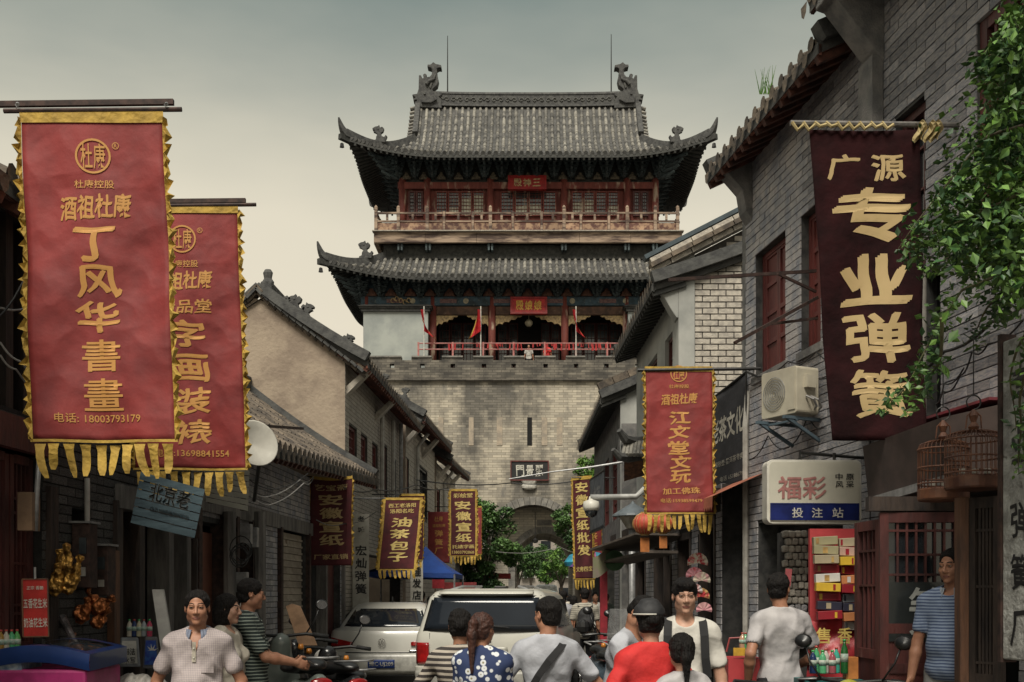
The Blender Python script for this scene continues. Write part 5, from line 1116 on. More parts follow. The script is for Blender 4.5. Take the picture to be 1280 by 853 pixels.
def stripes(c1, c2, period, duty=.5, axis=2, jitter=.006):
    def g(t, N, L, tcn, c, vec):
        se = N('ShaderNodeSeparateXYZ'); L(tcn.outputs['Object'], se.inputs[0]); n = N('ShaderNodeTexNoise'); n.inputs['Scale'].default_value = 3.5; L(tcn.outputs['Object'], n.inputs['Vector'])
        a = N('ShaderNodeMath'); a.operation = 'MULTIPLY_ADD'; a.inputs[1].default_value = jitter*4; L(n.outputs['Fac'], a.inputs[0]); L(se.outputs[axis], a.inputs[2])
        d = N('ShaderNodeMath'); d.operation = 'DIVIDE'; d.inputs[1].default_value = period; L(a.outputs[0], d.inputs[0]); f = N('ShaderNodeMath'); f.operation = 'FRACT'; L(d.outputs[0], f.inputs[0])
        gt = N('ShaderNodeMath'); gt.operation = 'GREATER_THAN'; gt.inputs[1].default_value = duty; L(f.outputs[0], gt.inputs[0])
        m = N('ShaderNodeMixRGB'); L(gt.outputs[0], m.inputs[0]); m.inputs[1].default_value = (*c1, 1); m.inputs[2].default_value = (*c2, 1)
        mm = N('ShaderNodeMixRGB'); mm.blend_type = 'MULTIPLY'; mm.inputs[0].default_value = 1; L(m.outputs[0], mm.inputs[1]); L(c, mm.inputs[2]); return mm.outputs[0]
    return g
def plaid(c1, c2, period):
    def g(t, N, L, tcn, c, vec):
        se = N('ShaderNodeSeparateXYZ'); L(tcn.outputs['Object'], se.inputs[0]); outs = []
        for ax in (0, 2):
            d = N('ShaderNodeMath'); d.operation = 'DIVIDE'; d.inputs[1].default_value = period; L(se.outputs[ax], d.inputs[0]); f = N('ShaderNodeMath'); f.operation = 'FRACT'; L(d.outputs[0], f.inputs[0])
            q = N('ShaderNodeMath'); q.operation = 'LESS_THAN'; q.inputs[1].default_value = .30; L(f.outputs[0], q.inputs[0]); outs.append(q)
        a = N('ShaderNodeMath'); a.operation = 'ADD'; L(outs[0].outputs[0], a.inputs[0]); L(outs[1].outputs[0], a.inputs[1]); h = N('ShaderNodeMath'); h.operation = 'MULTIPLY'; h.inputs[1].default_value = .5; L(a.outputs[0], h.inputs[0])
        m = N('ShaderNodeMixRGB'); L(h.outputs[0], m.inputs[0]); m.inputs[1].default_value = (*c1, 1); m.inputs[2].default_value = (*c2, 1)
        mm = N('ShaderNodeMixRGB'); mm.blend_type = 'MULTIPLY'; mm.inputs[0].default_value = 1; L(m.outputs[0], mm.inputs[1]); L(c, mm.inputs[2]); return mm.outputs[0]
    return g
def floral(t, N, L, tcn, c, vec):
    v = N('ShaderNodeTexVoronoi'); v.inputs['Scale'].default_value = 22; L(tcn.outputs['Object'], v.inputs['Vector']); r = N('ShaderNodeValToRGB'); L(v.outputs['Distance'], r.inputs[0]); e = r.color_ramp.elements
    e[0].position = .12; e[0].color = (.25, .22, .12, 1); e[1].position = .16; e[1].color = (.62, .64, .66, 1); q = e.new(.36); q.color = (.62, .64, .66, 1); q = e.new(.42); q.color = (.02, .035, .10, 1); return r.outputs[0]
one = (1, 1, 1); o8 = (.85, .85, .85)
CL = dict(
    plaid=mat('plaid_shirt', one, .85, o8, 5, bump=.95, bscale=7, crumple=4, cscale=4.5, gen=plaid((.46, .40, .38), (.24, .20, .24), .011)),
    white=mat('white_shirt', (.56, .54, .49), .85, (.46, .44, .40), 6, bump=.95, bscale=7, crumple=4, cscale=4.5), cream=mat('cream_shirt', (.55, .50, .42), .85, (.45, .41, .34), 6, bump=.95, bscale=7, crumple=4, cscale=4.5),
    grey=mat('grey_tshirt', (.36, .36, .38), .85, (.29, .29, .31), 6, bump=.95, bscale=7, crumple=4, cscale=4.5), grey2=mat('greyish_tshirt', (.44, .42, .42), .85, (.35, .335, .34), 6, bump=.95, bscale=7, crumple=4, cscale=4.5),
    palegrey=mat('pale_grey_tshirt', (.42, .43, .47), .85, (.35, .36, .39), 6, bump=.95, bscale=7, crumple=4, cscale=4.5),
    green=mat('dark_striped_shirt', one, .85, o8, 5, gen=stripes((.016, .026, .024), (.27, .31, .27), .026, .70), bump=.2),
    brown=mat('brown_striped_top', one, .85, o8, 5, gen=stripes((.035, .028, .026), (.42, .37, .31), .036, .55), bump=.2),
    floral=mat('floral_dress', one, .85, o8, 5, gen=floral), red=mat('red_tshirt', (.60, .028, .026), .8, (.48, .02, .02), 5, bump=.95, bscale=7, crumple=4, cscale=4.5),
    blue=mat('blue_striped_polo', one, .85, o8, 5, gen=stripes((.24, .30, .42), (.055, .085, .17), .021, .56), bump=.2), cstripe=mat('cream_striped_shirt', one, .85, o8, 5, gen=stripes((.42, .39, .32), (.16, .15, .13), .035, .6)),
    dark=mat('dark_trousers', (.018, .018, .022), .85, (.010, .010, .012), 6, bump=.2), jeans=mat('jeans', (.05, .07, .11), .85, (.03, .04, .07), 12), khaki=mat('grey_trousers', (.22, .22, .21), .85, (.16, .16, .155), 8),
    shoe=mat('dark_shoe', (.02, .018, .016), .6, (.012, .011, .010), 6), black=M['black_plastic'])
M['black_web'] = mat('black_webbing', (.014, .014, .015), .85, (.009, .009, .010), 12)
def person(label, px, D, yaw=0, h=1.70, lean=0, head=(0, 0, 0), aL=None, aR=None, shirt='white', pants='dark', skin=None, hair='short', hairmat=None, res=1, collar=None, female=False, belly=0, sleeve=.62, seat=None, feet=None, glasses=False, stache=False, group=None, shoulders=1.0, curl=(.5, .5), base=None, extra=None, v_neck=False, fat=0, off=(0, 0)):
    """faces -Y at yaw 0 (towards the camera); arms: wrist targets in body space (x, y, z), -x is the person's right"""
    s = h/1.72; t = thing('person', label, 'person', base if base else (XX(px, D)+off[0], D+off[1], 0), group, yaw); skin = skin or SK; hairmat = hairmat or HAIR
    hz = (seat if seat else .93*s); U = Matrix.Translation((0, 0, hz)) @ Matrix.Rotation(lean, 4, 'X') @ Matrix.Translation((0, 0, -.93*s)); UR = U.to_3x3()
    up = lambda x, y, z: U @ Vector((x*s, y*s, z*s))
    sw = (.162 if not female else .142)*shoulders; wf = .9 if female else 1.0
    hc = up(0, -.016, 1.612); HR = UR @ Euler((head[1], head[2], head[0])).to_matrix(); hs_ = .96; hp = lambda x, y, z: hc+HR @ Vector((x*s*hs_, y*s*hs_, z*s*hs_)); Hrot = [list(r) for r in HR]
    UT = [list(r) for r in UR]; nb = up(0, .015, 1.45)
    arms = []
    for sx, A in ((1, aL), (-1, aR)):
        sh = up(sx*(sw+.002), .01, 1.375); A = A or (sx*(sw+.09), -.06, .86); tgt = Vector(A[:3])*s
        el, wr = ik(sh, tgt, .285*s, .245*s, Vector((sx*.6, .75, -.35)) if len(A) < 4 else Vector(A[3]))
        arms.append((sx, sh, el, wr))
    legs = []
    for sx in (1, -1):
        hp_ = Vector((sx*.09*s, .01, hz-.02)); ft = Vector(feet[0 if sx == 1 else 1]) if feet else Vector((sx*.10*s, .02 if sx == 1 else -.05, .08))
        kn, an = ik(hp_, ft, .43*s, .42*s, Vector((sx*.1, -1, .1))); legs.append((sx, hp_, kn, ft))
    st = .011*res; f = .0042*res if res < 1.5 else .008*res
    pts = [hc, nb]+[q for a in arms for q in a[1:]]+[q for l in legs for q in l[1:]]
    lo = [min(p[i] for p in pts)-.26 for i in range(3)]; hi = [max(p[i] for p in pts)+.26 for i in range(3)]
    lo[2] = -.02; hi[2] = hc.z+.2
    def hands():
        for q, (sx, sh, el, wr) in enumerate(arms):
            d = (wr-el).normalized(); n = Vector((-sx, -.2, -.25)); n = (n-d*n.dot(d)).normalized(); tt = d.cross(n)*(1 if d.cross(n).y < 0 else -1); yield q, sx, wr, d, n, tt
    fine = [[(hc[i]-.125*s, hc[i]+.125*s, f)] for i in range(3)]
    if res < 1.5:
        for q, sx, wr, d, n, tt in hands():
            c = wr+d*.08
            for i in range(3): fine[i].append((c[i]-.085, c[i]+.085, .0052))
    g = Field(lo, hi, st, fine)
    def torso(g, infl, fb=0):
        g.ell(up(0, 0, 1.28), [.155*s*wf*shoulders, (.10+fat*.3)*s, .18*s], .06, UT, infl); g.ell(up(0, -.012-belly*.35, 1.09), [(.135+fat)*s*wf, (.098+belly)*s, .15*s], .06, UT, infl)
        g.ell(up(0, .012, .95), [.155*s, (.11+belly*.5)*s, .12*s], .05, UT, infl)
        for sx in (1, -1):
            g.cone(up(0, .015, 1.392), up(sx*sw, .01, 1.372), .056*s, .052*s, .05, infl); g.cone(up(0, .025, 1.448), up(sx*sw*.8, .012, 1.405), .038*s, .042*s, .03, infl)
            if female: g.ell(up(sx*.07, -.085, 1.25), [.058*s]*3, .03, None, infl)
            g.ell(up(sx*.075, .055, 1.31), [.07*s, .05*s, .10*s], .03, UT, infl)
    torso(g, -.004)
    g.cone(nb, hp(0, .028, -.05), .056*s*wf, .048*s*wf, .012)
    for sx, sh, el, wr in arms:
        g.cone(sh, el, .050*s*wf, .037*s*wf, .02); m_ = el.lerp(wr, .3); g.cone(el, m_, .037*s*wf, .040*s*wf, .015); g.cone(m_, wr, .040*s*wf, .025*s*wf, .015)
    for sx, hp_, kn, ft in legs:
        g.cone(hp_, kn, .080*s, .052*s, .03); g.cone(kn, ft, .050*s, .034*s, .02); g.cone(ft+Vector((0, .02, -.03)), ft+Vector((0, -.15, -.045)), .036*s, .028*s, .02)
    for q, sx, wr, d, n, tt in hands():
        c = curl[0 if sx == 1 else 1]
        if res >= 1.5: g.ell(wr+d*.06, [.035, .035, .05], .02); g.cone(wr+d*.08, wr+d*.13+n*.03, .022, .014, .01); continue
        B = Matrix((tt, d, n)).transposed(); g.ell(wr+d*.045*s, [.038*s, .052*s, .017*s], .015, [list(r) for r in B])
        for i, (o, L_) in enumerate(((.028, .070), (.0095, .078), (-.009, .073), (-.027, .058))):
            p = wr+d*.085*s+tt*o*s; dd = d.copy(); rr_ = .0092*s
            for k, fr_ in enumerate((.45, .32, .23)):
                ang = c*(.9+.15*i)*(.6 if k == 0 else 1); dd = (dd*math.cos(ang)+(n-dd*n.dot(dd)).normalized()*math.sin(ang)).normalized() if k or c > .1 else dd
                p2 = p+dd*L_*fr_*1.15*s; g.cone(p, p2, rr_, rr_*.92, .004, m=.02); p = p2; rr_ *= .92
        p = wr+d*.02*s+tt*.024*s; p2 = p+(d*.6+tt*.75+n*.25).normalized()*.042*s; p3 = p2+(d*.85+tt*.15+n*.5*c).normalized()*.030*s; p4 = p3+(d*.8-tt*.1+n*.8*c).normalized()*.024*s
        g.cone(p, p2, .014*s, .0115*s, .01, m=.03); g.cone(p2, p3, .0115*s, .010*s, .005, m=.02); g.cone(p3, p4, .010*s, .0085*s, .004, m=.02)
    E = lambda c, r, k, cut=False: (g.cut if cut else g.ell)(hp(*c), [q*s*hs_ for q in r], k, Hrot)
    jw = .92 if female else 1.0
    E((0, .018, .03), (.075, .092, .084), .02); E((0, -.022, -.045), (.058*jw+fat*.12, .066, .072), .03); E((0, -.070, -.102), (.021*jw+fat*.1, .018, .016), .026)
    for sx in (1, -1):
        E((sx*.036, -.056, -.028), (.026, .026, .026), .02); E((sx*.046, -.005, -.068), (.018, .04, .025), .025)
        E((sx*.078, .014, -.006), (.010, .019, .031), .006); E((sx*.083, .012, -.002), (.005, .010, .018), .004, True)
    if res < 1.5:
        g.cone(hp(-.036, -.078, .021), hp(.036, -.078, .021), .010*s, .010*s, .014, m=.03)
        for sx in (1, -1): E((sx*.031, -.102, .004), (.016, .018, .010), .012, True); E((sx*.031, -.0755, .004), (.0150, .0125, .0115), .004)
        g.cone(hp(0, -.087, .008), hp(0, -.105, -.030), .006*s, .010*s, .010, m=.03); E((0, -.102, -.034), (.0105, .012, .0105), .006)
        for sx in (1, -1): E((sx*.0125, -.092, -.037), (.0085, .011, .0085), .006)
        E((0, -.0815, -.0640), (.023, .0085, .0052), .008); E((0, -.0805, -.0735), (.018, .0088, .0062), .008); E((0, -.092, -.0688), (.021, .0045, .0010), .003, True)
    inv = HR.transposed(); hcv = np.array(hc); im = np.array(inv)
    def mf(C):
        L_ = (C-hcv) @ im.T / (s*hs_); x, y, z = np.abs(L_[:, 0]), L_[:, 1], L_[:, 2]; r = np.zeros(len(C), int)
        lip = (x < .024) & (y < -.07) & (z < -.058+.0*x) & (z > -.0805) & ((x/.024)**2+((z+.0688)/.0115)**2 < 1); r[lip] = 1
        if res < 1.5:
            bz = .0265-.10*(x-.028)**2*20*.3; br = (y < -.05) & (x > .012) & (x < .050) & (np.abs(z-bz-.004*np.sin((x-.012)*80)) < .0035); r[br] = 2
        if stache: r[(y < -.07) & (x < .030) & (z < -.0475-.22*x) & (z > -.0590)] = 2
        return r
    ex = MB()
    if res < 1.5:
        for sx in (1, -1):
            for c, rd, mi_, nn in (((sx*.031, -.0805, .0030), (.0128, .0085, .0046), 3, 12), ((sx*.031, -.0850, .0032), (.0052, .0052, .0047), 4, 10)):
                vs = []; K = 8
                for a in range(K+1):
                    for b in range(nn): th, ph = PI*a/K, 2*PI*b/nn; vs.append(hp(c[0]+rd[0]*math.sin(th)*math.cos(ph), c[1]+rd[1]*math.sin(th)*math.sin(ph), c[2]+rd[2]*math.cos(th)))
                ex.add(vs, [(a*nn+b, a*nn+(b+1) % nn, (a+1)*nn+(b+1) % nn, (a+1)*nn+b) for a in range(K) for b in range(nn)], mi_)
            ex.tube([hp(sx*(.031+.0150*u), -.0905+.008*u*u, .0075-.0042*u*u+.001*u) for u in (-1, -.6, -.2, .2, .6, 1)], [.0008, .0015, .0017, .0017, .0016, .0010], 6, 4)
    g.mesh('body', [skin, LIP, HAIR, EYEW, IRIS], t, matfn=mf, extra=ex)
    sm_ = CL[shirt]; cs = max(.009, st*.9); lo2 = [min(p[i] for p in [hc, nb, up(0, 0, .9)]+[a[1] for a in arms]+[a[2] for a in arms])-.2 for i in range(3)]; hi2 = [max(p[i] for p in [nb, up(0, 0, .9)]+[a[1] for a in arms]+[a[2] for a in arms])+.2 for i in range(3)]
    g = Field(lo2, hi2, cs); torso(g, .013); long_ = sleeve > 1
    for sx, sh, el, wr in arms:
        e = el if long_ else sh.lerp(el, sleeve); g.cone(sh, e, .056*s*wf, (.060 if not long_ else .05)*s*wf, .03)
        if long_: g.cone(el, el.lerp(wr, sleeve-1), .05*s*wf, .042*s*wf, .02)
    g.ell(up(0, .0, .93), [.165*s, (.118+belly)*s, .10*s], .05, UT)
    g.noise(.0042, .9, px*.37 % 6)
    nrm = UR @ Vector((0, 0, -1)); g.plane(nrm, nrm.dot(up(0, 0, .855)))
    g.cut(up(0, -.045 if not v_neck else -.06, 1.468 if not v_neck else 1.452), [.062*s, .085*s, .058*s], .006, UT); g.cut(nb+(hc-nb)*.35, [.063*s, .066*s, .07*s], .006, UT)
    if v_neck: g.cut(up(0, -.11, 1.385), [.020*s, .06*s, .065*s], .01, UT)
    for sx, sh, el, wr in arms:
        if not long_:
            e = sh.lerp(el, sleeve); d = (el-sh).normalized(); g.cut(e+d*.062, [.045*s*wf, .045*s*wf, .06], .004, [list(r) for r in d.to_track_quat('Z', 'Y').to_matrix()])
    g.mesh('shirt', sm_, t)
    if collar:
        m = MB(); n = 22
        ring = lambda a, r, y, dz: up(math.sin(a)*r, -math.cos(a)*r*.98+.012+y, dz)
        for k in range(n):
            a0, a1 = -2.75+5.5*k/n+PI, -2.75+5.5*(k+1)/n+PI
            def zf(a): return 1.492+.012*(-math.cos(a-0))*-1
            rows = []
            for a in (a0, a1):
                fr_ = (1-math.cos(a-PI))/2; rows.append((ring(a, .066, 0, 1.488-.030*fr_), ring(a, .078, 0, 1.496-.030*fr_), ring(a, .104, -.010*fr_, 1.456-.060*fr_**2)))
            m.add([*rows[0], *rows[1]], [(0, 1, 4, 3), (1, 2, 5, 4)])
        o = m.build('collar', CL[collar] if collar in CL else collar, t, smooth=True, local=True); md = o.modifiers.new('s', 'SOLIDIFY'); md.thickness = .004
    g = Field([min(p[i] for l in legs for p in l[1:])-.2 for i in range(3)], [max(p[i] for l in legs for p in l[1:])+.25 for i in range(3)], .016*max(1, res)); g.ax[2] = g.ax[2]
    g.ell((0, .01, hz+.02), [.165*s, .12*s, .11*s], .03)
    for sx, hp_, kn, ft in legs: g.cone(hp_, kn, .095*s, .068*s, .04); g.cone(kn, ft+Vector((0, .01, .02)), .066*s, .055*s, .03)
    g.noise(.004, 1.2, px); g.plane((0, 0, 1), hz+.085); g.mesh('trousers', CL[pants], t)
    m = MB()
    for sx, hp_, kn, ft in legs:
        b = Vector((ft.x, ft.y-.05, ft.z-.075)); m.lathe([(.9, 0), (1, .025), (.95, .05), (.7, .08), (.35, .10)], (0, 0, 0), 14); k = len(m.v)-14*5
        for i in range(k, len(m.v)): x, y, z = m.v[i]; m.v[i] = (b.x+x*.05, b.y+y*(.135 if y < 0 else .11), b.z+z)
    m.build('shoes', CL['shoe'], t, smooth=True, local=True)
    if hair:
        hs = .0052*res if res < 1.5 else .011
        g = Field((-.16, -.15, -.34 if hair in ('pony', 'longpony', 'bob') else -.14), (.16, .24, .17), hs)
        g.ell((0, .020, .034), [.0855, .1015, .0905], 0)
        if hair in ('pony', 'longpony', 'bun', 'bob'): g.ell((0, .03, -.005), [.084, .093, .095], .02)
        g.ell((0, .038, -.035), [.068, .075, .060], .02)
        if hair == 'fringe': g.ell((0, -.055, .072), [.062, .045, .032], .02);
        if hair == 'bob': g.ell((0, .035, -.07), [.092, .085, .10], .03)
        g.noise(.0028, 3.2, px); g.noise(.0012, 9, px*2)
        recede = .012 if hair == 'receding' else 0
        if hair == 'fringe': g.cut((0, -.12, -.055), [.085, .085, .098], .01)
        else:
            g.cut((0, -.118, -.020+recede), [.080, .088, .098], .012); g.cut((0, -.11, -.06), [.095, .100, .10], .01)
        for sx in (1, -1): g.cut((sx*.095, -.075, -.005+recede), [.045, .052, .060], .012)
        if hair not in ('bob',):
            for sx in (1, -1): g.cut((sx*.088, -.006, -.040), [.030, .044, .052], .008)
        g.cut((0, .03, -.155 if hair == 'bob' else -.135), [.12, .14, .055 if hair != 'bob' else .02], .01)
        if hair in ('pony', 'longpony'):
            L_ = .20 if hair == 'pony' else .30
            g.cone((0, .105, .045), (0, .145, .03), .022, .026, .012); g.cone((0, .145, .03), (.004, .150, -.05), .032, .036, .02); g.cone((.004, .150, -.05), (0, .135, -.03-L_), .036, .012, .02); g.noise(.0022, 6, 1)
        if hair == 'bun': g.ell((0, .112, -.005), [.042, .034, .038], .01); g.noise(.002, 7, 2)
        ho = g.mesh('hair', hairmat, t)
        ho.matrix_local = Matrix.Translation(hc) @ HR.to_4x4() @ Matrix.Scale(s*hs_, 4)
    if glasses:
        m = MB()
        for sx in (1, -1):
            m.tube([hp(sx*.031+.019*math.cos(a), -.106+.006*abs(math.cos(a)), .002+.014*math.sin(a)) for a in [2*PI*i/14 for i in range(14)]], .0011, 5, closed=True)
            m.tube([hp(sx*.050, -.100, .006), hp(sx*.077, -.06, .006), hp(sx*.080, .0, .004)], .0012, 5)
        m.tube([hp(-.012, -.106, .004), hp(0, -.108, .007), hp(.012, -.106, .004)], .0011, 5); m.build('glasses', M['metal_dark'], t, local=True)
    if extra: extra(t, up, hp, arms, s, UR)
    return t, up, hp, arms
def strap(pts, w, th, material, name='strap'):
    def f(t, up, hp, arms, s, UR):
        m = MB(); P_ = [up(*p) for p in pts]
        m.sweep(P_, [(-w/2, -th/2), (w/2, -th/2), (w/2, th/2), (-w/2, th/2)], up=(0, -1, .3)); m.build(name, material, t, local=True)
    return f
def polo_details(t, up, hp, arms, s, UR):
    m = MB(); b = .125
    m.prism([(-.04, -.055), (.04, -.055), (.045, .05), (-.045, .05)], lambda u, v, w: up(.085+u, -.128-.012*(1-abs(u)/.05)+w, 1.245+v), .006); m.build('breast_pocket', CL['plaid'], t, local=True)
    m = MB(); m.prism([(-.012, -.07), (.012, -.07), (.012, .06), (-.012, .06)], lambda u, v, w: up(u, -.126+w, 1.33+v), .006); m.build('placket', CL['cream'], t, local=True)
    m = MB(); [m.lathe([(.005, -.002), (.005, .002)], up(0, -.133, z), 8, rot=Matrix.Rotation(PI/2, 3, 'X')) for z in (1.29, 1.35)]; m.build('buttons', M['white_plastic'], t, local=True)
blue_col = mat('blue_collar', (.20, .23, .30), .8, (.15, .17, .23), 8)
person('middle-aged man in a checked grey polo shirt walking towards us at front left', 247, 7.0, R(6), 1.665, head=(R(6), R(2), 0), aL=(.26, -.04, .90), aR=(-.27, -.03, .90), shirt='plaid', collar=blue_col, hair='receding', belly=.02, fat=.02, res=1, v_neck=True, extra=polo_details, pants='dark')
person('dark-haired woman in a cream blouse walking behind the man in the checked polo', 283, 8.2, R(78), 1.64, head=(R(8), R(4), 0), shirt='cream', skin=SKL, hair='bob', female=True, sleeve=.95, res=1.1)
def phone(t, up, hp, arms, s, UR):
    p = (arms[0][3]+arms[1][3])/2; m = MB(); m.box(p+Vector((0, -.09, .02)), (.07, .14, .009), (R(35), 0, 0)); m.build('mobile_phone', M['black_plastic'], t, local=True)
person('man in a black and white striped shirt looking at a phone beside the motorcycles', 312, 8.6, R(98), 1.76, head=(R(12), R(6), 0), aL=(.10, -.33, 1.08), aR=(-.06, -.35, 1.08), shirt='green', collar=mat('grey_collar', (.14, .15, .15), .8), glasses=True, curl=(.7, .7), res=1, sleeve=.72, extra=phone, belly=.015)
person('woman with a bun and brown striped top, riding with her back to us', 574, 7.0, R(180), 1.62, head=(0, R(4), 0), aL=(.26, -.30, 1.02), aR=(-.26, -.32, 1.0), shirt='brown', hair='bun', female=True, sleeve=.8, seat=.80, feet=((.18, -.20, .35), (-.18, -.20, .35)), shoulders=1.1, res=1, off=(0, .12))
person('girl with long reddish-brown ponytail and navy floral dress, beside the woman with the bun', 603, 6.45, R(172), 1.42, head=(R(-20), R(4), 0), shirt='floral', hair='longpony', hairmat=HAIRB, female=True, sleeve=.55, seat=.88, feet=((.2, -.16, .42), (-.2, -.16, .42)), aL=(.17, -.2, .95), aR=(-.17, -.2, .95), shoulders=1.12, res=1)
def sling(t, up, hp, arms, s, UR):
    m = MB(); pts = [up(-.13, -.03, 1.45), up(-.12, .05, 1.445), up(-.09, .115, 1.40), up(-.02, .150, 1.32), up(.05, .150, 1.22), up(.12, .125, 1.10), up(.16, .03, 1.02)]
    m.sweep(pts, [(-.022, -.004), (.022, -.004), (.022, .004), (-.022, .004)], up=(0, 1, .2)); m.build('sling_strap', M['black_web'], t, local=True)
person('man in pale grey t-shirt with a black sling strap, riding towards the off-roader', 684, 6.9, R(176), 1.66, head=(R(38), R(3), 0), aL=(.30, -.22, 1.0), aR=(-.33, -.30, 1.02), shirt='palegrey', hair='short', sleeve=.70, seat=.86, feet=((.2, -.2, .1), (-.2, -.2, .1)), extra=sling, res=1, curl=(1.0, 1.0))
def camera_x(t, up, hp, arms, s, UR):
    p = (arms[0][3]+arms[1][3])/2+Vector((0, -.07, .05)); m = MB(); m.box(p, (.13, .06, .09)); m.box(p+Vector((0, 0, .055)), (.05, .05, .03)); m.lathe([(.036, 0), (.036, .07), (.040, .075), (.040, .13), (.03, .13)], p, 14, rot=Matrix.Rotation(PI/2+.3, 3, 'X')); m.build('camera', M['black_plastic'], t, local=True, bevel=.006)
    m = MB(); m.sweep([up(-.06, -.09, 1.42), up(-.05, -.14, 1.3), p+Vector((-.06, .02, .04))], [(-.012, -.002), (.012, -.002), (.012, .002), (-.012, .002)], up=(0, -1, 0)); m.build('camera_strap', M['black_plastic'], t, local=True)
    m = MB(); m.box(up(.0, -.128, 1.24), (.12, .012, .09)); m.build('shirt_print', M['black_plastic'], t, local=True)
person('young man in a pale t-shirt bending over a black camera he is holding', 766, 7.4, R(58), 1.66, lean=R(18), head=(R(-8), R(38), 0), aL=(.05, -.46, 1.14), aR=(-.10, -.44, 1.12), shirt='palegrey', pants='jeans', hair='short', sleeve=.75, curl=(.9, .9), res=1, extra=camera_x)
def cap(t, up, hp, arms, s, UR):
    g = Field((-.13, -.16, -.02), (.13, .16, .17), .006); g.ell((0, .014, .040), [.089, .105, .078], 0); g.ell((0, .012, .108), [.05, .06, .016], .02); g.plane((0, 0, -1), -.028); g.noise(.002, 3); o = g.mesh('cap', mat('black_cap', (.020, .020, .022), .7, (.012, .012, .013), 8), t)
    hc = hp(0, 0, 0); o.matrix_local = Matrix.Translation(hc) @ (UR @ Euler((0, 0, R(-25))).to_matrix()).to_4x4()
    m = MB(); m.prism([(-.07, -.07), (-.055, -.14), (0, -.165), (.055, -.14), (.07, -.07)], lambda u, v, w: Vector((u, v, .03+w-.1*(u*u)*10)), .008); b = m.build('cap_peak', MATS['black_cap'], o, local=True)
    m = MB(); m.tube([Vector((.05*math.cos(a)*1.9, .012+.108*math.sin(a), .036)) for a in [PI*.15+PI*.5*i/8 for i in range(9)]], .004, 5); m.build('cap_strap', M['white_plastic'], o, local=True)
person('woman in a bright red t-shirt and black cap, seen from behind', 813, 6.1, R(196), 1.60, head=(R(-10), R(5), 0), shirt='red', hair='bun', female=True, sleeve=.62, res=1, extra=cap, skin=SKL, shoulders=1.14, aR=(-.30, -.10, .95), aL=(.28, -.1, .95))
person('girl with a black ponytail and hair clip, walking away beside the woman in red', 853, 5.9, R(205), 1.43, head=(R(-18), R(4), 0), shirt='grey2', hair='pony', female=True, sleeve=.6, res=1, skin=SKL)
def backpack_straps(t, up, hp, arms, s, UR):
    for sx in (-1, 1):
        m = MB(); pts = [up(sx*.105, .10, 1.40), up(sx*.105, .03, 1.468), up(sx*.110, -.06, 1.44), up(sx*.115, -.108, 1.36), up(sx*.12, -.122, 1.22), up(sx*.135, -.115, 1.10), up(sx*.15, -.06, 1.02)]
        m.sweep(pts, [(-.026, -.006), (.026, -.006), (.026, .006), (-.026, .006)], up=(0, -1, .5)); m.build('backpack_strap', M['black_web'], t, local=True)
def pack(t, up, hp, arms, s, UR):
    backpack_straps(t, up, hp, arms, s, UR)
    g = Field((-.22, .05, .85), (.22, .40, 1.5), .014); g.ell((0, .20, 1.2), [.15, .10, .22], .03); g.ell((0, .26, 1.12), [.12, .08, .13], .03); g.noise(.004, 2); g.mesh('backpack', mat('black_backpack', (.022, .022, .024), .75, (.012, .012, .013), 9), t)
person('young man with glasses, white t-shirt and dark backpack straps walking towards us', 856, 7.1, R(-4), 1.745, head=(R(2), R(3), 0), shirt='white', hair='fringe', glasses=True, sleeve=.66, res=1, skin=SKL, extra=pack, pants='jeans')
person('man in a plain off-white t-shirt with his back to us at the red street stall', 975, 8.4, R(196), 1.80, head=(R(-42), R(3), 0), shirt='grey2', hair='short', sleeve=.62, res=1, aR=(-.22, -.20, 1.02), aL=(.27, .02, .93), curl=(.8, .6), shoulders=1.08)
person('man in a blue striped polo shirt standing in the open maroon doorway', 1190, 7.3, R(-38), 1.72, head=(R(-10), R(4), 0), shirt='blue', collar=mat('white_collar', (.4, .44, .5), .8), hair='receding', belly=.045, res=1, pants='khaki', fat=.01, base=(XX(1190, 7.3), 7.3, .22))
person('bowed head of a dark-haired passer-by at the bottom right corner', 1296, 6.6, R(60), 1.60, lean=R(24), head=(0, R(35), 0), shirt='grey', hair='short', res=1.6)
far = [('man in a white shirt standing under the blue tent beside the sedan', 527, 24, 1.70, 170, 'white', 'short', 'dark', 0), ('woman in black and white under the blue tent, right of the man in white', 538, 22.5, 1.58, 200, 'grey', 'bun', 'dark', 1),
       ('man walking away with a black backpack and cream striped shirt, right of the off-roader', 731, 19, 1.74, 182, 'cstripe', 'short', 'dark', 0), ('dark head of a walker left of the striped backpacker', 704, 20.5, 1.70, 175, 'grey', 'short', 'jeans', 0),
       ('woman in a pale top just left of the striped backpacker', 717, 22, 1.60, 185, 'palegrey', 'bob', 'dark', 1), ('man facing us beyond the striped backpacker', 744, 26, 1.68, 0, 'white', 'short', 'dark', 0),
       ('man facing us behind the roof of the white off-roader', 636, 30, 1.72, 5, 'grey', 'short', 'dark', 0), ('dark-haired walker left of the tree trunk behind the off-roader', 590, 27, 1.66, 170, 'grey', 'short', 'dark', 0),
       ('passer-by in pink near the foot of the arch', 712, 34, 1.62, 190, 'cream', 'bob', 'dark', 1), ('pedestrian in dark clothes at the right foot of the arch', 758, 27, 1.64, 165, 'green', 'short', 'dark', 0)]
for lab, px, D, h, yw, sh, hr, pn, fm in far:
    person(lab, px, D, R(yw), h, shirt=sh, hair=hr, pants=pn, female=bool(fm), res=1.7, group='people in the street behind the cars', extra=pack if 'backpack and' in lab else None)
person('visitor in a white top leaning on the terrace railing above the gate', 661, 58.0, R(0), 1.62, shirt='white', hair='short', res=2.2, base=(XX(661, 58), 58.0, ZF-.1), group='visitors on the gate terrace')
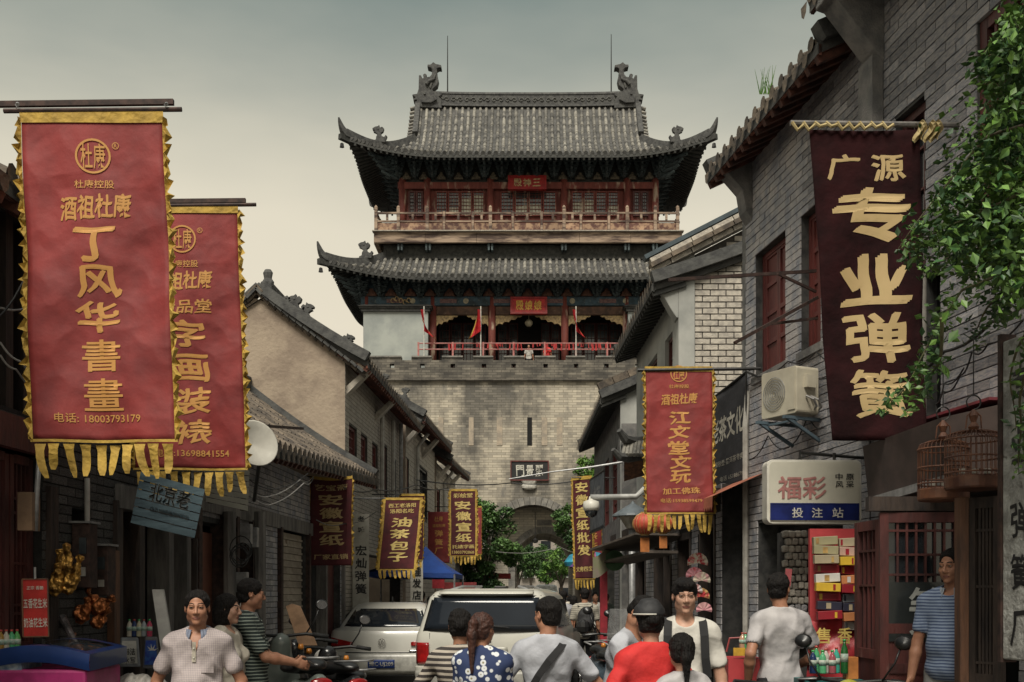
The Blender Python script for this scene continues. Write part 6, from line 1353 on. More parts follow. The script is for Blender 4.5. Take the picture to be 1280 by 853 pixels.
person('visitor in red at the terrace railing right of the hall centre', 684, 58.1, R(160), 1.6, shirt='red', hair='short', res=2.2, base=(XX(684, 58.1), 58.1, ZF), group='visitors on the gate terrace')
# ================================================================ VEHICLES
PAINT = mat('white_paint', (.56, .55, .50), .28, (.52, .51, .46), 2, coat=.5); PAINT2 = mat('cream_paint', (.50, .49, .43), .28, (.46, .45, .40), 2, coat=.5)
GL = mat('car_glass', (.016, .020, .026), .05, (.012, .015, .02), 1.5, spec=.5); LAMP = mat('tail_lamp_red', (.36, .012, .012), .15, (.22, .01, .01), 9, coat=.5); LAMPC = mat('lamp_clear', (.5, .48, .44), .15)
PLB = mat('plate_blue', (.018, .05, .22), .5)
class Car:
    def __init__(s, lv, rr=.16): s.lv = lv; s.rr = rr
    def at(s, z):
        lv = s.lv
        if z <= lv[0][0]: return lv[0][1:]
        for a, b in zip(lv, lv[1:]):
            if z <= b[0]: t = (z-a[0])/max(1e-6, b[0]-a[0]); return [a[i]+(b[i]-a[i])*t for i in (1, 2, 3)]
        return lv[-1][1:]
    def rear(s, x, z, o=.006):
        yr, yf, hw = s.at(z); r = s.rr; e = abs(x)-(hw-r); return Vector((x, yr+(r-math.sqrt(max(0, r*r-e*e)) if e > 0 else 0)-o+.04*(x/hw)**2, z))
    def side(s, y, z, sx, o=.006):
        yr, yf, hw = s.at(z); return Vector((sx*(hw+o), y, z))
    def body(s, name, material, t):
        m = MB(); n = 0
        for z, yr, yf, hw in s.lv:
            r = min(s.rr, hw*.5); ring = []
            for cx, cy, a0 in ((hw-r, yr+r, -PI/2), (hw-r, yf-r*1.8, 0), (-(hw-r), yf-r*1.8, PI/2), (-(hw-r), yr+r, PI)):
                for k in range(7):
                    a = a0+PI/2*k/6; ry = r if cy < (yr+yf)/2 else r*1.8; x = cx+r*math.cos(a); y = cy+ry*math.sin(a)
                    if cy < (yr+yf)/2: y += .04*(x/hw)**2
                    ring.append((x, y, z))
                if a0 == PI/2 or a0 == -PI/2: pass
            n = len(ring); m.v += ring
        k = len(s.lv); m.f = [(i*n+j, i*n+(j+1) % n, (i+1)*n+(j+1) % n, (i+1)*n+j) for i in range(k-1) for j in range(n)]+[tuple(range(n-1, -1, -1)), tuple((k-1)*n+j for j in range(n))]; m.m = [0]*len(m.f)
        o = m.build(name, material, t, local=True, smooth=True); md = o.modifiers.new('e', 'EDGE_SPLIT'); md.split_angle = R(38); return o
    def rpanel(s, name, material, t, x0, x1, z0, z1, o=.008, nu=12, nv=6, shape=None, parent=None):
        m = MB(); f = shape or (lambda u, v: (x0+(x1-x0)*u, z0+(z1-z0)*v)); m.sheet(lambda u, v: s.rear(*f(u, v), o), nu, nv); ob = m.build(name, material, parent or t, local=True, smooth=True); md = ob.modifiers.new('s', 'SOLIDIFY'); md.thickness = .012; md.offset = -1; return ob
def wheel(t, x, y, r, w=.2):
    m = MB(); rot = Matrix.Rotation(PI/2, 3, 'Y'); m.lathe([(r*.62, -w/2), (r*.95, -w/2), (r, -w*.35), (r, w*.35), (r*.95, w/2), (r*.62, w/2)], (x, y, r), 24, rot=rot); wh = m.build('wheel', M['rubber'], t, local=True, smooth=False)
    m = MB(); m.lathe([(r*.60, -w/2+.01), (r*.60, w/2-.02), (r*.2, w/2-.01)], (x, y, r), 18, rot=rot)
    for k in range(6): a = k*PI/3; m.bar(Vector((x+(w/2-.005)*(1 if x > 0 else -1), y, r)), Vector((x+(w/2-.005)*(1 if x > 0 else -1), y+r*.58*math.cos(a), r+r*.58*math.sin(a))), .05, .02)
    m.build('rim', M['chrome'], wh, local=True)
sed = Car([(.20, .14, 4.40, .80), (.34, .02, 4.58, .86), (.52, -.03, 4.60, .885), (.66, -.02, 4.55, .89), (.70, .03, 4.52, .89), (.92, .05, 4.3, .885), (1.02, .10, 3.7, .86), (1.045, .20, 3.45, .83), (1.06, .50, 3.25, .80), (1.20, .76, 3.0, .74), (1.36, 1.06, 2.7, .655), (1.43, 1.32, 2.45, .60), (1.465, 1.6, 2.2, .50)])
t = thing('parked_car', 'white sedan with red wraparound tail lamps and a blue number plate', 'car', (XX(477, 17.6), 17.6, 0), rz=R(1)); t.scale = (.97, .97, 1.02)
sed.body('body', PAINT, t)
sed.rpanel('rear_window', GL, t, 0, 0, 0, 0, shape=lambda u, v: ((-1+2*u)*(.70-.12*v), 1.085+.28*v))
sed.rpanel('bumper', mat('bumper_white', (.56, .55, .50), .3), t, -.84, .84, .36, .66, o=.03, nu=16)
sed.rpanel('lower_bumper', M['black_plastic'], t, -.74, .74, .20, .33, o=.02)
for sx in (-1, 1):
    sed.rpanel('tail_lamp', LAMP, t, 0, 0, 0, 0, o=.018, nu=8, shape=lambda u, v: (sx*(.48+.385*u), .775+(.155)*v*(.35+.65*u)+.02*(1-u)))
    m = MB(); m.sheet(lambda u, v: Vector((sx*(.85-.20*v+.02), 1.0+1.5*u-.0*v+(.25*v if u < .5 else -.25*v*0), 1.10+.25*v)), 4, 2); m.build('side_window', GL, t, local=True)
    m = MB(); m.lathe([(.0, -.1), (.08, -.06), (.1, 0), (.08, .06), (0, .1)], (sx*.98, 2.75, 1.02), 10, sy=.6); m.bar((sx*.85, 2.75, .98), (sx*.95, 2.75, 1.0), .04); m.build('door_mirror', PAINT, t, local=True)
    sed.rpanel('reflector', LAMP, t, sx*.55, sx*.75, .40, .43, o=.04, nu=4, nv=1)
pl = sed.rpanel('number_plate', PLB, t, -.22, .22, .44, .58, o=.045)
m = MB(); put_text(m, '豫C·UJ209', lambda u, v, w: sed.rear(u, .51+v, .052), 0, 0, .40, .095, .015); m.build('plate_lettering', M['white_plastic'], pl, local=True)
m = MB(); pt = lambda u, v, w=0: sed.rear(u, .845+v, .016+w)
for rad in ((.062, .052),): m.add([pt(q*math.cos(2*PI*i/24), q*math.sin(2*PI*i/24)) for q in rad for i in range(24)], [(i, (i+1) % 24, 24+(i+1) % 24, 24+i) for i in range(24)])
def stroke(m, pts, w, f):
    for a, b in zip(pts, pts[1:]):
        d = Vector((b[0]-a[0], b[1]-a[1])); n = Vector((-d.y, d.x)).normalized()*w/2; m.add([f(a[0]+n.x, a[1]+n.y), f(a[0]-n.x, a[1]-n.y), f(b[0]-n.x, b[1]-n.y), f(b[0]+n.x, b[1]+n.y)], [(0, 1, 2, 3)])
stroke(m, [(-.022, .050), (0, .008), (.022, .050)], .011, pt); stroke(m, [(-.045, .028), (-.022, -.042), (0, .000), (.022, -.042), (.045, .028)], .011, pt); m.build('emblem', M['chrome'], t, local=True)
sed.rpanel('badge', M['chrome'], t, .45, .72, .70, .725, o=.012, nv=1); sed.rpanel('lid_seam', M['black_plastic'], t, -.60, .60, .688, .694, o=.014, nv=1)
m = MB(); m.tube([(0, 1.75, 1.46), (0, 1.70, 1.56)], .012, 6); m.box((0, 1.75, 1.465), (.05, .1, .03)); m.build('aerial', M['black_plastic'], t, local=True)
for sx in (-1, 1): wheel(t, sx*.80, .95, .32); wheel(t, sx*.80, 3.65, .32)
suv = Car([(.30, .10, 4.3, .80), (.42, .0, 4.42, .87), (.62, -.04, 4.45, .90), (.72, -.04, 4.44, .90), (.74, .04, 4.42, .90), (1.0, .03, 4.35, .905), (1.12, .05, 3.35, .89), (1.18, .07, 3.2, .87), (1.60, .22, 2.75, .76), (1.67, .28, 2.6, .70), (1.705, .42, 2.4, .60), (1.715, .6, 2.2, .5)], rr=.14)
t = thing('parked_car', 'large cream-white off-roader with wide tinted rear window, right of the sedan', 'car', (XX(604, 13.7), 13.7, .0), rz=R(-7))
suv.body('body', PAINT2, t)
suv.rpanel('rear_window', GL, t, 0, 0, 0, 0, o=.012, shape=lambda u, v: ((-1+2*u)*(.765-.09*v), 1.20+.40*v), nu=16)
suv.rpanel('window_seal', M['black_plastic'], t, 0, 0, 0, 0, o=.008, shape=lambda u, v: ((-1+2*u)*(.79-.09*v), 1.175+.45*v), nu=16)
suv.rpanel('spoiler', PAINT2, t, -.60, .60, 1.645, 1.69, o=.10); suv.rpanel('bumper', mat('bumper_cream', (.42, .41, .37), .45), t, -.86, .86, .42, .68, o=.05, nu=16); [suv.rpanel('panel_seam', M['black_plastic'], t, a, b, c, d, o=.010, nu=2, nv=1) for a, b, c, d in ((-.70, -.695, .76, 1.15), (.66, .665, .76, 1.15), (-.70, .665, .755, .762))]; suv.rpanel('gate_handle', M['chrome'], t, -.16, .10, 1.03, 1.06, o=.03, nu=3, nv=1); suv.rpanel('gate_recess', mat('recess_cream', (.40, .39, .34), .4), t, -.30, .30, .80, .98, o=.008)
for sx in (-1, 1):
    suv.rpanel('tail_lamp', LAMP, t, sx*.70, sx*.865, .76, 1.03, o=.016, nu=5)
    for y0, y1, z0, z1 in ((.28, .62, 1.22, 1.56), (.80, 1.65, 1.2, 1.57), (1.72, 2.6, 1.2, 1.57)):
        m = MB(); m.sheet(lambda u, v: suv.side(y0+(y1-y0)*u+.22*v*(1 if y0 > .5 and u > .5 else .3), z0+(z1-z0)*v, sx), 4, 3); m.build('side_window', GL, t, local=True)
    m = MB(); m.lathe([(.0, -.12), (.09, -.07), (.11, 0), (.09, .07), (0, .12)], (sx*1.04, 2.9, 1.15), 10, sy=.6); m.bar((sx*.88, 2.9, 1.1), (sx*1.0, 2.9, 1.12), .05); m.build('door_mirror', M['black_plastic'], t, local=True)
    m = MB(); m.tube([suv.side(.5, 1.69, sx, -.12), suv.side(.6, 1.74, sx, -.13), suv.side(2.1, 1.75, sx, -.13), suv.side(2.2, 1.69, sx, -.12)], .018, 6); m.build('roof_rail', M['metal_grey'], t, local=True)
    wheel(t, sx*.82, .85, .36, .23); wheel(t, sx*.82, 3.5, .36, .23)
pl = suv.rpanel('number_plate', PLB, t, -.22, .22, .48, .61, o=.065); m = MB(); put_text(m, '豫C·8A6K1', lambda u, v, w: suv.rear(u, .545+v, .072), 0, 0, .40, .09, .015) if 0 else None
m = MB(); m.tube([suv.rear(.32, 1.22, .03), suv.rear(-.25, 1.27, .035)], .008, 5); m.build('rear_wiper', M['black_plastic'], t, local=True)
m = MB(); m.box((.12, .75, 1.73), (.16, .22, .035)); m.build('roof_vent', M['metal_dark'], t, local=True, bevel=.01)
for k, (px, D, lab, col, w, h, y) in enumerate(((655, 96, 'silver hatchback seen through the archway, leftmost', (.40, .40, .40), 1.7, 1.45, 0), (664, 84, 'white car second from the left in the archway view', (.55, .54, .5), 1.75, 1.5, 0), (671, 100, 'pale blue-grey car in the middle of the archway view', (.35, .40, .42), 1.75, 1.45, 0), (683, 78, 'white minivan at the centre of the archway view', (.60, .60, .57), 1.8, 1.95, 0), (700, 92, 'pale car at the right of the archway view', (.50, .48, .46), 1.75, 1.5, 0), (708, 105, 'dark red car partly behind the right jamb of the arch', (.20, .03, .03), 1.75, 1.45, 0))):
    cc = Car([(a*h/1.465, b, c, d*w/1.78) for a, b, c, d in (sed.lv if h < 1.6 else suv.lv)]); t = thing('parked_car', lab, 'car', (XX(px, D), D, 0), 'cars on the road beyond the gate'); m_ = mat('paint_%d' % k if 0 else 'paint_'+('silver', 'white', 'blue_grey', 'van_white', 'pale', 'dark_red')[k], col, .3, coat=.4)
    cc.body('body', m_, t); sc2 = h/1.465; cc.rpanel('rear_window', GL, t, 0, 0, 0, 0, o=.02, shape=(lambda u, v: ((-1+2*u)*(.68-.1*v), (1.085+.26*v)*sc2)))
    for sx in (-1, 1): cc.rpanel('tail_lamp', LAMP, t, sx*.55, sx*.8, .75*sc2, .88*sc2, o=.02, nu=4); wheel(t, sx*.78, .9, .31)
def scooter(label, loc, yaw, body, seatc=None, name='motor_scooter', basket=False, box=False, mirrors=True, screen=False, s=1.0, group=None, cat='scooter'):
    """front wheel towards +y at yaw 0"""
    t = thing(name, label, cat, loc, group, yaw); B = lambda m, n, mt, sm=True, par=None, **k: m.build(n, mt, par or t, local=True, smooth=sm, **k)
    q = lambda x, y, z: Vector((x*s, y*s, z*s)); rot = Matrix.Rotation(PI/2, 3, 'Y')
    for y, r in ((-.62, .23), (.66, .23)):
        m = MB(); m.tube([q(0, y+(r-.05)*math.cos(a), r+(r-.05)*math.sin(a)) for a in [2*PI*i/20 for i in range(20)]], .05*s, 8, closed=True); w = B(m, 'wheel', M['rubber'])
        m = MB(); m.lathe([(.05, -.03), (.05, .03)], q(0, y, r), 10, rot=rot)
        for k in range(5): a = k*2*PI/5; m.bar(q(0, y, r), q(0, y+.16*math.cos(a), r+.16*math.sin(a)), .02, .03)
        B(m, 'rim', M['metal_grey'], False, w)
    g = Field((-.24, -.85, .15), (.24, .75, 1.05), .022)
    g.cone((0, -.25, .42), (0, -.72, .66), .14, .07, .05); g.ell((0, -.35, .50), [.15, .34, .17], .06); g.cone((0, .10, .28), (0, -.2, .30), .12, .13, .06); g.ell((0, .42, .55), [.19, .07, .30], .05); g.cone((0, .42, .70), (0, .36, .92), .11, .09, .06); g.cone((0, .66, .50), (0, .60, .40), .07, .05, .05); g.ell((0, .68, .46), [.06, .22, .04], .03)
    o = g.mesh('fairing', body, t); o.scale = (s, s, s)
    g = Field((-.2, -.8, .6), (.2, .15, .95), .018); g.ell((0, -.12, .74), [.13, .22, .06], .04); g.ell((0, -.48, .79), [.12, .26, .06], .05); g.plane((0, 0, -1), -.70); o = g.mesh('seat', seatc or M['black_plastic'], t); o.scale = (s, s, s)
    m = MB(); m.tube([q(-.34, .22, .98), q(-.2, .29, 1.0), q(0, .35, .98), q(.2, .29, 1.0), q(.34, .22, .98)], .014*s, 8); hb = B(m, 'handlebar', M['metal_dark'])
    for sx in (-1, 1):
        m = MB(); m.tube([q(sx*.25, .26, .995), q(sx*.37, .20, .975)], .019*s, 8); B(m, 'grip', M['rubber'], par=hb); m = MB(); m.tube([q(sx*.23, .30, 1.0), q(sx*.36, .29, .99)], .006*s, 5); B(m, 'brake_lever', M['metal_grey'], par=hb)
        if mirrors:
            m = MB(); m.tube([q(sx*.2, .30, 1.0), q(sx*.28, .30, 1.12), q(sx*.31, .27, 1.22)], .007*s, 6); m.lathe([(.0, -.012), (.046, -.010), (.052, .0), (.042, .02), (0, .03)], q(sx*.33, .27, 1.25), 14, rot=Matrix.Rotation(-PI/2, 3, 'X'), sx=1.25); mi_ = B(m, 'mirror', M['black_plastic']); m = MB(); m.lathe([(.042, -.002), (.042, .001)], q(sx*.33, .256, 1.25), 14, rot=Matrix.Rotation(-PI/2, 3, 'X'), sx=1.25); B(m, 'mirror_glass', M['chrome'], False, mi_)
    m = MB(); m.lathe([(.02, .05), (.08, .03), (.09, 0), (.07, -.05)], q(0, .47, .90), 14, rot=Matrix.Rotation(-PI/2+.2, 3, 'X'), sx=1.3); B(m, 'headlight', LAMPC)
    m = MB(); m.lathe([(.02, .04), (.06, .03), (.07, 0), (.05, -.02)], q(0, -.78, .66), 12, rot=Matrix.Rotation(PI/2, 3, 'X'), sx=1.5, sy=.7); B(m, 'tail_lamp', LAMP)
    for sx in (-1, 1): m = MB(); m.lathe([(0, -.03), (.025, -.02), (.03, 0), (.02, .03)], q(sx*.17, -.74, .60), 10); m.lathe([(0, -.03), (.03, -.02), (.03, 0), (.02, .03)], q(sx*.2, .45, .88), 10); B(m, 'indicator', mat('amber', (.6, .22, .03), .3))
    m = MB(); m.tube([q(-.10, -.55, .84), q(-.11, -.85, .86), q(0, -.92, .86), q(.11, -.85, .86), q(.10, -.55, .84)], .010*s, 6); B(m, 'luggage_rack', M['metal_grey'])
    m = MB(); m.tube([q(-.04, .62, .25), q(-.04, .48, .7)], .018*s, 6); m.tube([q(.04, .62, .25), q(.04, .48, .7)], .018*s, 6); B(m, 'fork', M['metal_grey'])
    m = MB(); m.box(q(0, .12, .24), (.30*s, .42*s, .03*s)); B(m, 'footboard', M['black_plastic'], False)
    m = MB(); m.prism([(-.10, -.09), (.10, -.09), (.09, .07), (-.09, .07)], lambda u, v, w: q(u, -.86+w*.5-v*.15, .46+v), .008); B(m, 'rear_plate', mat('plate_grey', (.3, .3, .27), .6), False)
    if basket:
        m = MB();
        for k in range(6):
            z = .70+.2*k/5; m.tube([q(a*(.15+.02*k/5), .62+b*(.11+.01*k/5), z) for a, b in ((-1, -1), (1, -1), (1, 1), (-1, 1))], .004, 4, closed=True)
        for i in range(9): x = -.16+.32*i/8; m.tube([q(x*.9, .5, .7), q(x, .5, .9)], .003, 4); m.tube([q(x*.9, .73, .7), q(x, .74, .9)], .003, 4)
        B(m, 'basket', M['metal_dark'], False)
    if box: m = MB(); m.hexa([q(a, b, z) for z in (.84, 1.10) for a, b in ((-.17, -.98), (.17, -.98), (.17, -.66), (-.17, -.66))]); B(m, 'top_box', M['black_plastic'], False, bevel=.03)
    if screen: m = MB(); m.sheet(lambda u, v: q((-.17+.34*u)*(1-.3*v), .44-.06*v+.1*(u-.5)**2, .95+.32*v), 6, 5); B(m, 'windscreen', mat('screen_plastic', (.3, .3, .3), .15, alpha=.45, spec=.6))
    return t
GB = mat('grey_green_fairing', (.17, .19, .17), .3, (.12, .14, .125), 3, coat=.3); BB = mat('black_fairing', (.018, .018, .019), .25, (.012, .012, .013), 4, coat=.3)
kerb = slab('kerb', [(LX(7)-.1, 7), (LX(7)+.75, 7), (LX(14)+.85, 14), (LX(14)-.1, 14)], .14, M['paving'], .14)
KH = .14
scooter('grey-green scooter with amber indicators and tall mirrors, beside the man in the striped shirt', (XX(366, 10.2), 10.2, KH), R(28), GB, s=1.12)
scooter('black motorcycle with a worn seat, second of the parked row by the shutter', (XX(392, 10.6), 10.6, KH), R(40), BB, s=1.05, mirrors=False, box=False)
scooter('black scooter nearest to the sedan, its round rear rack towards us', (XX(426, 11.2), 11.0, 0), R(24), BB, s=1.1, basket=True)
m = MB(); m.prism([(-.09, 0), (.09, 0), (.07, .62), (.0, .66), (-.07, .62)], lambda u, v, w: P(388, 800, 10.9)+Vector((u-.12*v*2, -.12+w, v*.62-.05)), .03); m.build('cardboard_sheet', mat('cardboard', (.36, .22, .13), .85), label='strip of brown cardboard standing up from the parked motorcycles', cat='cardboard')
scooter('electric bike ridden by the man in the pale grey t-shirt', (XX(676, 6.7), 6.95, 0), R(4), BB, mirrors=False, s=1.0)
scooter('scooter carrying the woman with the bun', (XX(574, 6.7), 7.1, 0), R(0), BB, mirrors=False, s=1.0)
scooter('lime-yellow electric scooter parked under the lottery sign', (XX(1094, 7.6), 7.9, 0), R(150), mat('lime_paint', (.42, .40, .07), .3, (.34, .32, .05), 3, coat=.4), s=1.05)
scooter('blue-grey scooter parked at the right side of the street, by the photographer', (XX(764, 14), 14, 0), R(-170), mat('blue_grey_fairing', (.07, .10, .13), .3, coat=.3), s=1.15, screen=True)
scooter('dark scooter behind the blue-grey one, against the right-hand shops', (XX(782, 15.5), 15.5, 0), R(-165), BB, s=1.1)
t = thing('bicycle', 'old black bicycle with curved handlebars in front of the red stall', 'bicycle', (XX(975, 6.6), 6.6, 0), rz=R(60))
for y in (-.52, .52):
    m = MB(); m.tube([Vector((0, y+.32*math.cos(a), .34+.32*math.sin(a))) for a in [2*PI*i/28 for i in range(28)]], .018, 6, closed=True); w = m.build('wheel', M['rubber'], t, local=True); m = MB()
    for k in range(14): a = k*2*PI/14; m.tube([(0, y, .34), (0, y+.31*math.cos(a), .34+.31*math.sin(a))], .0015, 4)
    m.build('spokes', M['chrome'], w, local=True, kind='stuff')
m = MB(); b = {'bb': (0, -.08, .30), 'seat': (0, -.22, .78), 'head': (0, .34, .82), 'hb': (0, .37, .70), 'r': (0, -.52, .34), 'f': (0, .52, .34), 'st': (0, .32, 1.0)}
for p_, q_ in (('bb', 'seat'), ('seat', 'head'), ('bb', 'hb'), ('head', 'hb'), ('bb', 'r'), ('seat', 'r'), ('hb', 'f'), ('head', 'st')): m.tube([b[p_], b[q_]], .015, 8)
m.build('frame', M['black_plastic'], t, local=True)
m = MB(); m.tube([(-.30, .08, 1.06), (-.30, .2, 1.08), (-.16, .34, 1.10), (0, .33, 1.02), (.16, .34, 1.10), (.30, .2, 1.08), (.30, .08, 1.06)], .012, 8); m.build('handlebar', M['black_plastic'], t, local=True)
for sx in (-1, 1): m = MB(); m.tube([(sx*.30, .2, 1.08), (sx*.30, .05, 1.055)], .018, 8); m.build('grip', M['rubber'], t, local=True); m = MB(); m.tube([(sx*.2, .34, 1.1), (sx*.15, .5, 1.0), (0, .45, .85)], .004, 5); m.build('brake_cable', M['wire'], t, local=True)
m = MB(); m.hexa([(-.1, -.36, .82), (.1, -.36, .82), (.03, -.08, .83), (-.03, -.08, .83), (-.09, -.34, .87), (.09, -.34, .87), (.025, -.09, .86), (-.025, -.09, .86)]); m.build('saddle', M['black_plastic'], t, local=True, bevel=.01)
m = MB()
for k in range(6):
    z = .72+.28*k/5; m.tube([(a*.17, .60+c*.12, z) for a, c in ((-1, -1), (1, -1), (1, 1), (-1, 1))], .004, 4, closed=True)
for i in range(9): x = -.17+.34*i/8; m.tube([(x, .48, .72), (x, .48, 1.0)], .003, 4); m.tube([(x, .72, .72), (x, .72, 1.0)], .003, 4)
m.build('basket', M['metal_dark'], t, local=True)
# ================================================================ VEGETATION
LEAF = mat('leaf_green', (.14, .26, .045), .5, (.045, .11, .022), 1.6, detail=6, spec=.4, contrast=1); LEAF2 = mat('leaf_dark', (.085, .17, .04), .55, (.025, .06, .018), .7, detail=6, contrast=1)
LEAFB = mat('creeper_leaf', (.125, .24, .04), .5, (.025, .075, .02), 3.5, detail=5, spec=.5, rnd=.35, contrast=1); BARK = mat('bark', (.10, .08, .06), .95, (.05, .04, .03), 6, stretch=(1, 1, .3), bump=.6)
def leaves_mesh(C, size, rng, droop=.3):
    """C: n x 3 centres -> folded leaf faces"""
    n = len(C); th = rng.uniform(0, 2*PI, n); ph = rng.normal(0, .55, n); rl = rng.uniform(0, 2*PI, n); s = size*rng.uniform(.6, 1.25, n)
    d = np.stack([np.cos(th)*np.cos(ph), np.sin(th)*np.cos(ph), np.sin(ph)-droop], 1); d /= np.linalg.norm(d, axis=1)[:, None]
    u = np.cross(d, np.array([0, 0, 1.]))+1e-3; u /= np.linalg.norm(u, axis=1)[:, None]; w = np.cross(u, d); a = rng.normal(0, .7, n)[:, None]; u2 = u*np.cos(a)+w*np.sin(a); w2 = np.cross(u2, d)
    S = s[:, None]; V = np.stack([C, C+d*S*.45+u2*S*.30+w2*S*.08, C+d*S*.5-w2*S*.02, C+d*S*.45-u2*S*.30+w2*S*.08, C+d*S], 1).reshape(-1, 3)
    F = np.concatenate([np.stack([np.arange(n)*5+k for k in q], 1) for q in ((0, 1, 4, 2), (0, 2, 4, 3))]); return V, F
def mesh_np(name, V, Fc, material, parent):
    me = bpy.data.meshes.new(name); me.from_pydata((V-np.array(org(parent))).tolist() if parent else V.tolist(), [], Fc.tolist()); me.materials.append(material); me.update(); return link(name, me, parent)
def tree(label, base, h, crown, n=9000, leaf=.16, seed=1, material=None, name='tree', group=None, clumps=46, trunk_r=.2):
    """crown: list of (dx, dy, z, rx, ry, rz) lobes relative to the base"""
    rng = np.random.default_rng(seed); t = thing(name, label, 'tree', base, group); B = Vector(base); m = MB()
    top = B+Vector((0, 0, h*.55)); m.tube([B, B+Vector((.08, 0, h*.2)), B+Vector((-.05, .05, h*.4)), top], [trunk_r, trunk_r*.8, trunk_r*.65, trunk_r*.5], 9); m.build('trunk', BARK, t, smooth=True)
    C = []; lim = MB(); tot = sum(c[3]*c[4]*c[5] for c in crown)
    for (dx, dy, z, rx, ry, rz) in crown:
        k = max(4, int(clumps*rx*ry*rz/tot)); cc = B+Vector((dx, dy, z)); lim.tube([B+Vector((0, 0, h*.35)), (top+cc)/2+Vector((0, 0, .1*rz)), cc+Vector((0, 0, rz*.4))], [trunk_r*.45, trunk_r*.28, .02], 6)
        v = rng.normal(0, 1, (k, 3)); v /= np.linalg.norm(v, axis=1)[:, None]; r = rng.uniform(.45, 1.0, k)**.6; P0 = v*r[:, None]*np.array([rx, ry, rz])+np.array(cc)
        per = int(n*rx*ry*rz/tot/k)
        for p in P0:
            cr_ = rng.uniform(.16, .30)*min(rx, rz)+.12; q = rng.normal(0, 1, (per, 3)); q /= np.linalg.norm(q, axis=1)[:, None]; C.append(p+q*cr_*(rng.uniform(.3, 1, per)**.5)[:, None]*np.array([1.15, 1.15, .8]))
            if rng.random() < .35: lim.tube([cc, Vector(p)], [.05, .015], 5)
    lim.build('limbs', BARK, t); V, Fc = leaves_mesh(np.concatenate(C), leaf, rng); mesh_np('crown', V, Fc, material or LEAF2, t); return t
g0 = lambda px, D: (XX(px, D), D, 0)
tree('rounded green street tree left of the gate arch', g0(603, 46), 6.4, [(.35, 0, 3.5, 1.1, 1.0, 1.3), (-.5, 0, 4.7, 1.0, .9, .95), (-1.4, 0, 3.6, .9, .9, 1.1), (.5, 0, 5.0, .7, .7, .6), (-.2, .2, 2.0, 1.0, .9, 1.0), (.9, .1, 3.3, .55, .6, .6)], n=17000, leaf=.15, seed=3, clumps=60)
tree('brighter small tree crown behind the maroon banner at the gate foot', g0(574, 44), 6.4, [(0, 0, 5.1, .75, .7, .75), (.6, .1, 4.8, .6, .6, .7), (-.1, 0, 3.9, .8, .7, .8)], n=9000, leaf=.14, seed=5, material=LEAF, clumps=40)
tree('dark green tree right of the arch behind the narrow banner', g0(722, 50), 6.2, [(-.55, 0, 5.0, .55, .6, .7), (.1, 0, 4.2, .8, .8, .9), (.5, 0, 5.6, .7, .7, .7)], n=7500, leaf=.15, seed=8, clumps=38)
tree('bushy tree rising above the low roofs by the right end of the gate wall', g0(748, 47), 9.5, [(0, 0, 6.2, .75, .8, 1.0), (.3, 0, 8.2, .6, .6, 1.1), (-.25, 0, 7.2, .55, .6, .8), (.5, 0, 5.2, .8, .8, .9)], n=9000, leaf=.14, seed=9, clumps=40, material=LEAF)
for k, (px, D, h, lab) in enumerate(((648, 92, 6.6, 'leftmost tree seen through the archway'), (664, 112, 7.4, 'second tree from the left in the archway view'), (684, 98, 6.4, 'broad yellowish-green tree at the centre of the archway view'), (702, 90, 6.0, 'light green tree right of centre in the archway view'), (716, 104, 7.6, 'rightmost tree seen through the archway'))):
    tree(lab, g0(px, D), h, [(0, 0, h*.72, 1.5, 1.4, h*.2), (-.9, 0, h*.55, 1.1, 1.1, h*.14), (.9, .3, h*.6, 1.1, 1.1, h*.16)], n=3000, leaf=.26, seed=20+k, material=LEAF if k == 3 else LEAF2, group='trees on the road beyond the gate', clumps=40)
t = thing('apartment_block', 'pale apartment block beyond the gate, glimpsed through the arch', 'building', (4.5, 135, 0)); m = MB(); m.box((4.5, 140, 9), (16, 8, 18)); m.build('wall', mat('far_wall', (.36, .32, .27), .9, (.26, .23, .2), .6), t)
for i in range(7):
    for j in range(6): m = MB(); m.box((-2.2+i*2.2, 135.97, 1.6+j*2.9), (1.2, .1, 1.5)); w = m.build('window', M['glass_dark'], t); m = MB(); m.box((-2.2+i*2.2, 135.7, .75+j*2.9), (1.7, .5, .12)); m.build('sill', M['plaster'], w)
slab('far_kerb', [(-6.5, 68), (-5.5, 68), (-5.5, 240), (-6.5, 240)], .12, M['paving'], .12)
rng = np.random.default_rng(11); t = thing('creeper', 'leafy green creeper cascading down the right edge over the dark banner', 'climbing plant', (XX(1285, 5.6), 5.6, 0))
paths = [[(1300, -20), (1275, 30), (1245, 62), (1224, 112)], [(1300, 60), (1265, 75), (1236, 72), (1218, 80)], [(1300, 150), (1240, 165), (1196, 215), (1158, 262), (1124, 312)], [(1300, 230), (1230, 262), (1175, 290), (1122, 326)], [(1300, 180), (1240, 215), (1190, 235), (1165, 250)],
         [(1300, 300), (1250, 340), (1200, 360), (1178, 398), (1160, 440), (1138, 478), (1098, 516)], [(1178, 398), (1172, 450), (1165, 470), (1150, 500), (1130, 515)], [(1300, 330), (1245, 372), (1222, 410), (1206, 430)], [(1300, 380), (1275, 430), (1262, 480), (1268, 540), (1262, 606)], [(1290, 440), (1276, 500), (1272, 560), (1278, 600)], [(1300, 100), (1260, 140), (1225, 180), (1210, 250), (1180, 330)], [(1300, 280), (1260, 300), (1200, 320), (1150, 340)], [(1300, 10), (1262, 100), (1240, 140)],
         [(1300, 200), (1262, 250), (1235, 310), (1205, 345)], [(1300, 260), (1270, 320), (1250, 360), (1240, 400)]]
C = []; mst = MB()
def interp(pts, u):
    k = min(len(pts)-2, int(u*(len(pts)-1))); f = u*(len(pts)-1)-k; return [pts[k][i]*(1-f)+pts[k+1][i]*f for i in (0, 1)]
